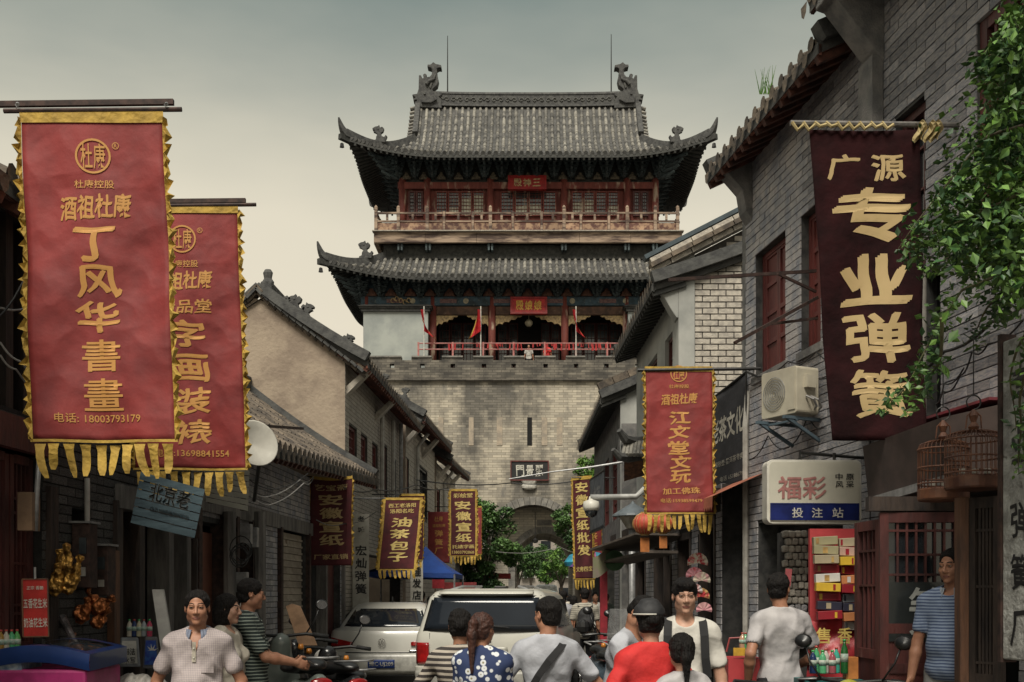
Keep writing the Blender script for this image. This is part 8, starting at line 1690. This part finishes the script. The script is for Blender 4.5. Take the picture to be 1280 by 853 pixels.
def lantern(px, py, r_, D_, lab):
    c = P(px, py, D_); r = r_*D_/F; t = thing('red_lantern', lab, 'lantern', c, 'round red lanterns under the red banner'); n = 18; m = MB(); pr = [(r*.35, -r*.88), (r*.7, -r*.68), (r*.95, -r*.3), (r, 0), (r*.95, r*.3), (r*.7, r*.68), (r*.35, r*.88)]; m.lathe(pr, c, n); m.build('paper_body', mat('lantern_red', (.50, .075, .035), .6, (.36, .045, .03), 5), t, smooth=True)
    m = MB()
    for k in range(n): a = 2*PI*k/n; m.tube([c+Vector((q*1.01*math.cos(a), q*1.01*math.sin(a), z)) for q, z in pr], .004, 4)
    m.build('ribs', M['gold'], t); m = MB(); m.lathe([(r*.36, 0), (r*.36, r*.12)], c+Vector((0, 0, r*.86)), 12); m.lathe([(r*.36, 0), (r*.36, r*.12)], c-Vector((0, 0, r*.98)), 12); m.build('collar', M['gold'], t)
    m = MB(); m.box(c-Vector((0, 0, r*1.75)), (r*.75, r*.05, r*1.2)); m.build('tassel_card', mat('tassel_orange', (.50, .17, .04), .7), t); m = MB(); m.tube([c+Vector((0, 0, r)), c+Vector((0, 0, r*1.8))], .006, 4); m.build('cord', M['wire'], t)
lantern(806, 655, 15, 14.5, 'red paper lantern with orange tassel, left one of the pair under the banner'); lantern(829, 655, 13, 15.0, 'red paper lantern half hidden by the banner fringe, right of the other lantern')
t = thing('gateway_canopy', 'small ornate tiled gateway canopy with upturned corners, left of the red banner', 'canopy', P(795, 600, 19)); m = MB(); m.tube([P(774, 538, 18.6), P(781, 549, 18.7), P(792, 553, 18.9), P(812, 552, 19.2)], [.05, .08, .10, .10], 7); m.build('upper_ridge', M['ridge'], t); m = MB(); m.tube([P(766, 562, 18.4), P(774, 571, 18.5), P(786, 572, 18.7), P(812, 568, 19)], [.04, .07, .09, .09], 7); m.build('lower_ridge', M['ridge'], t)
m = MB(); m.sheet(lambda u, v: P(776+34*u, 553+16*v, 18.9-.3*v+.3*u), 8, 4); m.build('tiles', M['tile_dark'], t); m = MB(); m.sheet(lambda u, v: P(780+34*u, 572+30*v-10*u*v, 18.8+.4*v), 6, 4); m.build('carved_board', mat('rust_carving', (.16, .07, .035), .8, (.06, .03, .02), 12, bump=.6), t)
for i in range(7): m = MB(); m.tube([P(782+i*4.4, 553, 18.85), P(779+i*4.6, 569, 18.55)], .04, 6); m.build('tile_row', M['tile'], t)
m = MB(); m.sheet(lambda u, v: P(741+28*u, 697+26*v-18*u*(1-v*.3)+2*math.sin(u*6), 16.5+.5*u), 8, 5); single(m, 'cloth_canopy', mat('pale_canopy', (.46, .36, .32), .8, (.40, .42, .24), 3), 'pale pink and yellow cloth awning jutting out beside the street lamp', 'awning', smooth=True)
m = MB(); m.bar(P(770, 688, 17), P(830, 668, 15.5), .9, .03); m.bar(P(768, 704, 17), P(828, 690, 15.5), .5, .04); single(m, 'shop_roof_sheet', mat('tin_roof', (.10, .08, .065), .8), 'rusty tin shop roof sheets below the red lanterns', 'roof sheet')
t = thing('umbrella', 'purple and turquoise umbrella behind the narrow banner', 'umbrella', P(741, 740, 26)); cu = P(744, 690, 26); mats_u = [mat('umb_a', (.06, .30, .42), .6), mat('umb_b', (.14, .06, .26), .6), mat('umb_c', (.45, .12, .25), .6)]
for k in range(8):
    a0, a1 = k*PI/4, (k+1)*PI/4; q = lambda a, s_: cu+Vector((.62*s_*math.cos(a), .62*s_*math.sin(a), -.36*s_**1.7)); m = MB(); m.sheet(lambda u, v: q(a0+(a1-a0)*u, v), 3, 5); m.build('panel', mats_u[k % 3], t)
m = MB(); m.tube([cu, cu-Vector((0, 0, .9))], .012, 6); m.build('shaft', M['metal_dark'], t)
m = MB(); m.lathe([(.3, 0), (.33, .1), (.2, .28), (.02, .33)], P(722, 708, 27), 12); single(m, 'blue_umbrella', mat('blue_umb', (.03, .28, .42), .6), 'bright blue folded parasol at the right foot of the arch', 'parasol')
m = MB(); m.box(((XX(757, 17)+XX(752, 17))/2, 17, (ZZ(703, 17)+0)/2), (.11, .11, ZZ(703, 17))); single(m, 'red_pillar', mat('pillar_red', (.34, .02, .035), .6), 'narrow bright red pillar beside the blue-grey scooter', 'pillar')
m = MB(); put_text(m, '茶', lambda u, v, w_: P(754.5, 0, 16.93)*1+Vector((u, 0, v-P(754.5, 0, 16.93).z)), 0, 1.5, .07, .09, .01); single(m, 'pillar_writing', M['tan_print'], 'small pale character painted on the narrow red pillar', 'lettering') if 0 else None
m = MB(); m.lathe([(.16, -.01), (.16, .01)], P(768, 701, 16.8), 14, rot=Matrix.Rotation(PI/2, 3, 'X')); single(m, 'green_round_sign', mat('green_sign', (.05, .13, .05), .6), 'dull green round shop sign under the rusty tin roof', 'sign')
# ================================================================ LEFT SIDE FURNITURE
def fpt(fr): return lambda u, v, w=0: fr.p(u, v, w)
D = 7.4; c = P(44.5, 760, D); f = pl_fn(c, R(4), 0, R(-1)); w, h = XX(60, D)-XX(29, D), ZZ(724, D)-ZZ(796, D); t = thing('hanging_sign', 'bright red hanging board with white peanut advertisement at the left edge', 'sign', c)
m = MB(); m.prism([(-w/2, -h/2), (w/2, -h/2), (w/2, h/2), (-w/2, h/2)], lambda u, v, q: f(u, v, q-.01), .01); m.build('board', mat('sign_red', (.48, .03, .025), .45), t); m = MB(); put_text(m, '正宗 香脆', f, 0, .135, .11, .025, .005); put_text(m, '五香花生米', f, 0, .03, .155, .065, .012); put_text(m, '奶油花生米', f, 0, -.10, .155, .065, .012); m.build('lettering', M['white_plastic'], t)
m = MB(); [m.bar(f(a[0], a[1], .002), f(b[0], b[1], .002), .008, .008) for a, b in (((-w/2, -h/2), (-w/2, h/2)), ((w/2, -h/2), (w/2, h/2)), ((-w/2, h/2), (w/2, h/2)), ((-w/2, -h/2), (w/2, -h/2)))]; m.build('frame', M['brown_wood'], t); m = MB(); m.tube([f(0, h/2, 0), f(0, h/2+.08, 0)], .008, 6); m.build('clip', M['metal_grey'], t)
def foil(pxs, D_, col, lab, seed):
    t = thing('snack_bags', lab, 'snack bags', P(pxs[0][0], pxs[0][1]+30, D_)); mt = mat('foil_'+lab.split()[0], col, .32, tuple(q*.35 for q in col), 16, metal=.75, bump=1, bscale=30, crumple=1.5, cscale=18, contrast=1)
    for i, (px, py, rx, rz, a) in enumerate(pxs):
        g = Field((-.14, -.09, -.18), (.14, .09, .18), .010); k = D_/F; g.ell((0, 0, -.01), [rx*k, rx*k*.55, rz*k], .01); g.cone((0, 0, rz*k*.8), (0, 0, rz*k*1.25), .012, .030, .02); g.noise(.007, 3.2, i+seed); g.noise(.003, 7, i); o = g.mesh('foil_bag', mt, t); o.location = P(px, py, D_-.03*i)-org(t); o.rotation_euler = (0, R(a), 0)
foil([(78, 716, 10, 22, -8), (90, 722, 10, 22, 22), (70, 728, 9, 16, 10), (84, 700, 8, 12, 0)], 7.9, (.62, .34, .08), 'golden foil snack bags hanging from the dark wall above the red sign', 1)
foil([(118, 755, 11, 15, -25), (103, 766, 11, 13, 20), (124, 775, 9, 12, 40), (127, 757, 9, 12, 60)], 8.35, (.58, .20, .07), 'orange foil snack bags hanging lower, beside the door frame', 5)
for (px, y0, y1, wp, D_, lab, wd) in ((128, 683, 745, 24, 8.65, 'dark metal meter box with a small window, under the white pipe', 1), (106, 655, 735, 22, 8.35, 'tall dark meter cupboard behind the golden bags', 1)):
    c = P(px, y1, D_); w, h = wp*D_/F, (y1-y0)*D_/F; t = thing('meter_box', lab, 'meter box', c, 'electricity meter boxes on the dark wall'); m = MB(); m.box(c+Vector((0, 0, h/2)), (w, .16, h)); m.build('casing', M['rust_metal'], t, bevel=.006); m = MB(); m.box(c+Vector((0, 0, h+.008)), (w+.03, .2, .016)); m.build('lid', M['metal_grey'], t)
    m = MB(); m.box(c+Vector((w*.15, -.085, h*.65)), (w*.4, .01, h*.25)); m.build('window', M['glass_sky'], t); m = MB(); m.box(c+Vector((w*.15, -.085, h*.25)), (w*.3, .01, h*.14)); m.build('label', M['pipe_white'], t)
m = MB(); m.tube([P(109, 598, 8.5), P(109, 688, 8.5), P(115, 695, 8.45)], .022, 8); single(m, 'downpipe', M['pipe_white'], 'white bent pipe ending above the meter box', 'pipe', smooth=True)
m = MB(); m.tube([P(50, 560, 7.5), P(46, 620, 7.5), P(44, 664, 7.5)], .018, 8); single(m, 'downpipe', M['metal_grey'], 'thin grey leaning pipe below the largest red banner', 'pipe', smooth=True)
m = MB(); m.box(P(36, 640, 7.5), (.10, .12, .26)); single(m, 'wooden_box', mat('tan_wood', (.24, .15, .09), .8), 'small tan wooden box on the wall above the peanut sign', 'box')
t = thing('chest_freezer', 'blue rimmed ice-cream chest freezer with sliding glass lid at the bottom left', 'freezer', P(62, 853, 7.2)); FB = mat('freezer_blue', (.012, .035, .14), .35, (.008, .025, .10), 3, coat=.3)
Df, xa, xb = 7.4, XX(-12, 7.3), XX(125, 7.3); zt = ZZ(822, 7.3)
m = MB(); m.box(((xa+xb)/2, 7.45, zt-.50), (xb-xa-.06, .62, .86)); m.build('cabinet', mat('freezer_magenta', (.40, .03, .16), .45), t, bevel=.02)
m = MB(); n = 14; fz = lambda u: zt+.045*math.sin(PI*min(1, max(0, u*1.0)))*1.3
for a, b, c_, d in (((0, 0), (0, 0), 0, 0),): pass
rim = lambda u, v: Vector((xa+(xb-xa)*u, 7.13+.66*v, fz(u)+.02*v))
for (u0, u1, v0, v1) in ((0, 1, 0, .12), (0, 1, .88, 1), (0, .08, .12, .88), (.92, 1, .12, .88)): m.sheet(lambda u, v: rim(u0+(u1-u0)*u, v0+(v1-v0)*v)+Vector((0, 0, .03)), 14, 2)
m.sheet(lambda u, v: rim(u, 0)+Vector((0, -.01*math.sin(PI*v), .03-.11*v)), 14, 3); m.sheet(lambda u, v: rim(1, u)+Vector((0, 0, .03-.11*v)), 3, 3); m.sheet(lambda u, v: rim(0, u)+Vector((0, 0, .03-.11*v)), 3, 3); m.build('rim', FB, t, smooth=True)
m = MB(); m.sheet(lambda u, v: rim(.08+.84*u, .12+.76*v)+Vector((0, 0, .012)), 12, 3); m.build('glass_lid', mat('freezer_glass', (.05, .06, .07), .07, (.02, .025, .03), 2, alpha=.75, spec=.8), t)
for i, (u, v, col) in enumerate(((.25, .5, (.40, .15, .18)), (.42, .35, (.36, .34, .28)), (.55, .6, (.15, .18, .25)), (.68, .4, (.4, .38, .3)), (.8, .6, (.32, .1, .08)))): m = MB(); p = rim(u, v); m.box(p-Vector((0, 0, .06)), (.16, .10, .04), (0, 0, R(20*i))); tag(m.build('ice_cream_packet', mat('packet_'+'abcde'[i], col, .5)), ('pink', 'cream', 'blue-grey', 'pale yellow', 'red')[i]+' ice-cream packet lying under the freezer glass', 'packet', 'packets inside the freezer')
m = MB(); m.box(P(8, 832, 7.3)+Vector((0, 0, -.02)), (.34, .3, .18)); single(m, 'bottle_crate', mat('white_crate', (.30, .33, .36), .6, (.08, .12, .2), 14), 'pale drinks crate behind the freezer at the left edge', 'crate')
for i, (px, col, lab) in enumerate(((1, (.35, .2, .04), 'amber'), (6, (.5, .46, .38), 'white'), (11, (.06, .3, .08), 'green'), (16, (.1, .36, .1), 'lime'))): bottle(P(px, 812, 7.25)+Vector((0, .02*i, -.02)), .024, .15, col, lab+' drink bottle on the pale crate at the far left', 'drink bottles at the left edge')
t = thing('snack_tray', 'tray of bright snack packets behind the freezer', 'tray', P(70, 812, 8.3)); m = MB(); m.box(P(70, 810, 8.3), (.26, .26, .05)); m.build('tray', M['dark_wood'], t)
for i in range(5): m = MB(); m.box(P(54+i*8, 803, 8.25), (.042, .22, .012), (R(35), 0, 0)); m.build('packet', mat('snack_'+'abcde'[i], ((.5, .12, .25), (.45, .3, .1), (.3, .06, .08), (.5, .42, .3), (.38, .16, .08))[i], .4), t)
m = MB(); m.tube([P(77, 772, 8.1), P(92, 800, 8.0), P(108, 822, 7.95)], [.035, .022, .008], 8); single(m, 'wrapped_bundle', mat('clear_wrap', (.14, .12, .12), .3, (.05, .045, .045), 12, crumple=1, bump=.8), 'bundle of sticks in clear wrap leaning above the freezer', 'bundle')
c = P(170, 853, 8.7); t = thing('game_machine', 'grey tabletop machine with a calligraphy panel and a bright blue picture panel', 'machine', c)
for i, (xa_, xb_, ya, yb, nm, cl) in enumerate(((148, 176, 797, 834, 'grey_unit', (.17, .18, .19)), (178, 200, 796, 836, 'picture_unit', (.10, .10, .11)))):
    a = [P(xa_, yb, 8.6), P(xb_, yb, 8.6), P(xb_, yb, 8.95), P(xa_, yb, 8.95), P(xa_+3, ya, 8.72), P(xb_-3, ya, 8.72), P(xb_-3, ya, 8.95), P(xa_+3, ya, 8.95)]; m = MB(); m.hexa(a); m.build(nm, mat(nm+'_c', cl, .5), t, bevel=.012)
    m = MB(); m.sheet(lambda u, v: (a[0]*(1-u)+a[1]*u)*(1-v)+(a[4]*(1-u)+a[5]*u)*v+Vector((0, -.004, 0)) if 0 else Vector(((a[0]*(1-(.12+.76*u))+a[1]*(.12+.76*u))*(1-(.12+.76*v))+(a[4]*(1-(.12+.76*u))+a[5]*(.12+.76*u))*(.12+.76*v)))+Vector((0, -.008, 0)), 2, 2); pn = m.build('panel', mat('panel_paper', (.42, .41, .37), .6) if i == 0 else mat('panel_blue', (.015, .03, .22), .3, (.03, .10, .30), 20), t)
    if i == 0: m = MB(); put_text(m, '书法', lambda u, v, w_: P(162+u, 815-v, 8.64-w_), 0, 0, 14, 9, .01, off=.0); put_text(m, '水写', lambda u, v, w_: P(162+u, 826-v, 8.61-w_), 0, 0, 14, 9, .01, off=.0); m.build('lettering', M['black_paint'], t)
    else:
        m = MB(); cc_ = P(190, 814, 8.66); n = 9; m.add([cc_]+[cc_+Vector((.05*(1 if j % 2 else .35)*math.cos(2*PI*j/(2*n)), -.001, .06*(1 if j % 2 else .35)*math.sin(2*PI*j/(2*n)))) for j in range(2*n)], [(0, j+1, (j+1) % (2*n)+1) for j in range(2*n)]); m.build('star_print', M['white_plastic'], t)
for i, (px, col, lab) in enumerate(((162, (.42, .40, .35), 'white'), (168, (.10, .12, .2), 'navy'), (174, (.45, .42, .3), 'cream'), (180, (.3, .34, .36), 'clear'), (187, (.5, .06, .12), 'pink'))): bottle(P(px, 796, 8.85), .022, .14, col, lab+' small bottle on top of the grey machine', 'small bottles on the grey machine', (.5, .08, .06) if i % 2 else (.05, .4, .1))
g = Field((-.36, -.25, -.2), (.36, .25, .2), .02); g.ell((-.05, 0, -.03), [.22, .15, .12], .05); g.ell((.15, 0, -.06), [.13, .13, .09], .05); g.noise(.018, 1.6, 2); g.noise(.008, 4, 1); o = g.mesh('plastic_bag', mat('bag_white', (.45, .42, .38), .4, (.32, .30, .27), 6, bump=.8, crumple=1.2, cscale=14), None); o.location = P(178, 858, 7.9); tag(o, 'crumpled white plastic bag bulging at the bottom left behind the man', 'plastic bag')
m = MB(); a = [P(201, 812, 8.9), P(216, 812, 8.9), P(204, 737, 9.2), P(190, 737, 9.2)]; m.hexa([a[0], a[1], a[1]+Vector((0, .03, 0)), a[0]+Vector((0, .03, 0)), a[3], a[2], a[2]+Vector((0, .03, 0)), a[3]+Vector((0, .03, 0))]); single(m, 'leaning_board', mat('white_board', (.42, .41, .38), .7, (.32, .31, .29), 5), 'dirty white board leaning against the grey post', 'board')
def plank_sign(q, n, D_, mat_, lab, text=None, mt2=None):
    """q: four corner pixels tl,tr,br,bl"""
    c = P((q[0][0]+q[1][0])/2, (q[0][1]+q[2][1])/2, D_); t = thing('plank_sign', lab, 'sign', c)
    S = lambda u, v, w_=0: P((q[0][0]*(1-u)+q[1][0]*u)*(1-v)+(q[3][0]*(1-u)+q[2][0]*u)*v, (q[0][1]*(1-u)+q[1][1]*u)*(1-v)+(q[3][1]*(1-u)+q[2][1]*u)*v, D_-w_)
    for i in range(n):
        v0, v1 = i/n, (i+1)/n-.02; m = MB(); m.hexa([S(0, v1, 0), S(1, v1, 0), S(1, v1, -.03), S(0, v1, -.03), S(0, v0, 0), S(1, v0, 0), S(1, v0, -.03), S(0, v0, -.03)]); m.build('plank', mat_, t)
    for u in (.12, .88): m = MB(); m.bar(S(u, 0, -.045), S(u, 1, -.045), .05, .02); m.build('batten', M['dark_wood'], t)
    if text: m = MB(); [put_text(m, s_, lambda a, b, w_: S(a, 1-b, .006), cx, 1-cy, ww, hh, bo) for s_, cx, cy, ww, hh, bo in text]; m.build('lettering', mat('white_lettering', (.45, .44, .40), .7, (.3, .3, .28), 9), t)
    return t
plank_sign([(176, 590), (256, 612), (243, 674), (163, 655)], 6, 8.9, mat('blue_plank', (.11, .17, .20), .8, (.05, .08, .10), 6, stretch=(.3, 1, 1), bump=.3, rnd=.15), 'slanted blue-grey plank sign with worn white lettering, under the big red banners', [('北京老', .50, .30, .62, .36, .02), ('OLD NEIGHBORHOOD', .55, .63, .6, .09, .01)])
plank_sign([(259, 585), (312, 588), (310, 640), (257, 628)], 7, 9.9, mat('cream_plank', (.42, .42, .36), .7, (.32, .32, .28), 5, rnd=.08), 'cream slatted board hanging right of the slanted blue plank sign')
c = P(316, 557, 10.6); t = thing('satellite_dish', 'white satellite dish peeking out right of the second red banner', 'satellite dish', c); rot = Matrix.Rotation(R(38), 3, 'Z') @ Matrix.Rotation(R(78), 3, 'X'); m = MB(); m.lathe([(.02, .0), (.10, .01), (.18, .04), (.225, .07), (.23, .075), (.22, .075), (.17, .05), (.02, .012)], c, 28, rot=rot); m.build('dish', M['white_plastic'], t, smooth=True); m = MB(); m.tube([c, c+Vector((0, .25, -.15)), c+Vector((-.1, .45, -.5))], .02, 7); m.build('mast', M['metal_dark'], t)
for k, (pts, mt, lab) in enumerate((([(300, 600, 10.8), (330, 622, 11.5), (375, 600, 13), (392, 596, 15)], 'wire_pale', 'pale cable swagging from the satellite dish to the first maroon banner'), ([(300, 608, 10.8), (335, 632, 11.5), (380, 604, 13), (392, 598, 15)], 'wire_pale', 'second pale cable, slightly lower than the first, left of the maroon banner'), ([(300, 590, 10.8), (340, 612, 11.5), (385, 592, 13.5)], 'wire', 'dark cable above the pale swagging cables'), ([(395, 650, 14), (430, 655, 16), (470, 640, 19)], 'wire', 'black cable along the shop fronts behind the first maroon banner'), ([(0, 385, 7.0), (40, 382, 7.3)], 'wire_pale', 'pale horizontal wire left of the largest red banner'),
                                    ([(0, 428, 7), (25, 452, 7.1), (60, 480, 7.4)], 'wire_pale', 'pale wire slanting behind the left edge of the largest banner'), ([(0, 444, 7), (20, 462, 7.1), (60, 505, 7.4)], 'wire_pale', 'lower pale wire slanting behind the largest banner'), ([(0, 395, 7), (30, 350, 7.1), (60, 330, 7.4)], 'wire', 'dark wire rising across the upper left windows'), ([(430, 610, 16), (470, 612, 19), (520, 606, 23), (560, 610, 27)], 'wire', 'black wire strung along the eaves of the left row'),
                                    ([(520, 600, 20), (640, 604, 24), (735, 598, 24)], 'wire', 'thin wire crossing the whole street before the archway'), ([(620, 690, 40), (700, 684, 42), (740, 690, 43)], 'wire_pale', 'pale wire crossing in front of the inner arch'))): wires('cable', lab, [pts], .007 if pts[0][2] < 16 else .012, material=mt, sag=.15)
t = thing('cable_coil', 'loose coil of black cable hanging on the grey shop post', 'cable coil', P(300, 700, 11.5)); rr = random.Random(8)
for k in range(5): m = MB(); c = P(301+rr.uniform(-3, 3), 690+rr.uniform(-4, 6), 11.5); r_ = rr.uniform(.07, .12); m.tube([c+Vector((r_*math.cos(a), rr.uniform(-.01, .01), r_*1.2*math.sin(a))) for a in [2*PI*i/16 for i in range(16)]], .007, 5, closed=True); m.build('loop', M['wire'], t)
for (x, y0, y1, D_, lab) in ((287, 640, 853, 11.9, 'weathered grey post carrying the cable coil'), (325, 640, 853, 12.9, 'grey timber post left of the shutter')): m = MB(); m.tube([P(x, y0, D_), (XX(x, D_), D_, 0)], .07, 8); single(m, 'timber_post', M['grey_wood'], lab, 'post')
for i, (x, y, D_) in enumerate(((308, 668, 12), (316, 672, 12.2), (303, 728, 12))): m = MB(); m.box(P(x, y, D_), (.12, .1, .22)); single(m, 'junction_box', M['metal_grey'], ('small grey junction box above the coil', 'small grey junction box right of the coil', 'lower grey junction box under the coil')[i], 'junction box', bevel=.006)
m = MB(); m.bar(P(308, 531, 11.4), P(378, 536, 13.2), .035, .03); single(m, 'iron_bar', M['rust_metal'], 'dark iron bar reaching over the sagging tiled roof', 'bar')
u = fc.hit(441)[0]; c = P(442, 755, 19.4); t = thing('calligraphy_board', 'tall pale board with brushed black characters reading 老城宏灿弹簧, left of the sedan', 'sign', c); f = pl_fn(P(451, 705, 19.4), R(24)); hh = (765-640)*19.4/F; m = MB(); m.prism([(-.15, -hh/2), (.15, -hh/2), (.15, hh/2), (-.15, hh/2)], lambda a, b, w_: f(a, b, -w_), .05); m.build('board', mat('pale_board', (.42, .40, .35), .8, (.33, .31, .27), 6), t)
m = MB(); [put_text(m, ch, f, 0, hh/2-(.09+i*.19 if i < 2 else .20+i*.225), .12 if i < 2 else .2, .10 if i < 2 else .18, .012 if i < 2 else .025, off=.006, wob=.04) for i, ch in enumerate('老城宏灿弹簧')]; m.build('lettering', M['black_paint'], t)
t = thing('vertical_sign', 'white vertical barber sign with black characters under the blue tent', 'sign', P(521, 745, 23)); f = pl_fn(P(521, 722, 23), 0); m = MB(); m.box(P(521, 722, 23.03), (.26, .04, 1.0)); m.build('board', M['white_plastic'], t); m = MB(); [put_text(m, ch, f, 0, .38-i*.25, .18, .19, .02, off=.004) for i, ch in enumerate('古理发店')]; m.build('lettering', M['black_paint'], t)
m = MB(); m.box(P(548, 725, 27), (.30, .05, .42)); single(m, 'red_notice', mat('notice2', (.42, .03, .04), .5), 'small red shop notice under the right end of the blue tent', 'notice')
t = thing('market_tent', 'bright blue pop-up market tent behind the white sedan', 'tent', (XX(515, 24), 24.5, 0)); TB = mat('tent_blue', (.010, .055, .26), .6, (.008, .04, .20), 3, bump=.4); x0, x1 = XX(456, 23.5), XX(568, 23.5); ze = ZZ(717, 23.5); zp = ZZ(686, 24.5)
apx = Vector(((x0+x1)/2+.25, 24.6, zp+.05)); cn = [Vector((x0, 23.5, ze+.04)), Vector((x1, 23.5, ze)), Vector((x1+.05, 25.7, ze)), Vector((x0+.05, 25.7, ze))]
for i in range(4): a, b = cn[i], cn[(i+1) % 4]; m = MB(); m.sheet(lambda u, v: (a*(1-u)+b*u)*(1-v)+apx*v-Vector((0, 0, .07*math.sin(PI*v)*(1-abs(2*u-1)*.3))), 8, 8); m.build('roof_panel', TB, t, smooth=True)
m = MB(); [m.sheet(lambda u, v: (cn[i]*(1-u)+cn[(i+1) % 4]*u)-Vector((0, 0, .10*v)), 8, 1) for i in range(4)]; m.build('valance', TB, t)
for q in cn: m = MB(); m.tube([(q.x, q.y, 0), q-Vector((0, 0, .02))], .022, 6); m.build('leg', M['metal_grey'], t)
cl = ((575, 735, 30, 'red and white shop board', (.35, .05, .05), .9, .3), (622, 724, 50, 'small red shop awning', (.45, .05, .05), 1.2, .35))
for px, py, D_, lab, col, w_, h_ in cl: m = MB(); m.prism([(0, 0), (0, .25), (.25, .25)], lambda u, v, w2: P(px, py, D_)+Vector((-w_/2+w2, -u, v)), w_) if 'awning' in lab else m.box(P(px, py, D_), (w_, .08, h_)); single(m, 'shop_board', mat('sb_'+lab.split()[0]+lab.split()[1], col, .7), lab+' at the far end of the left row', 'shop board')
m = MB(); m.tube([P(712, 700, 57-.2), P(712, 640, 57-.2)], .02, 5) if 0 else None
t = thing('hanging_lamp', 'small dark lamp hanging in the gateway between the arches', 'lamp', P(669, 675, 57.5)); m = MB(); m.tube([P(669, 640, 57.6), P(669, 673, 57.6)], .02, 5); m.build('cord', M['wire'], t); m = MB(); m.lathe([(.05, 0), (.16, -.08), (.14, -.22), (.05, -.26)], P(669, 673, 57.6), 10); m.build('shade', M['metal_dark'], t)
for i, (px, D_, lab) in enumerate(((152, 9.6, 'dark timber shop panel left of the doorway'), (228, 11.0, 'upright dark shop panel beside the brown door'))): m = MB(); m.box((XX(px, D_)-.1, D_, 1.1), (.5, .04, 2.2)); single(m, 'timber_screen', M['dark_wood'], lab, 'panel')
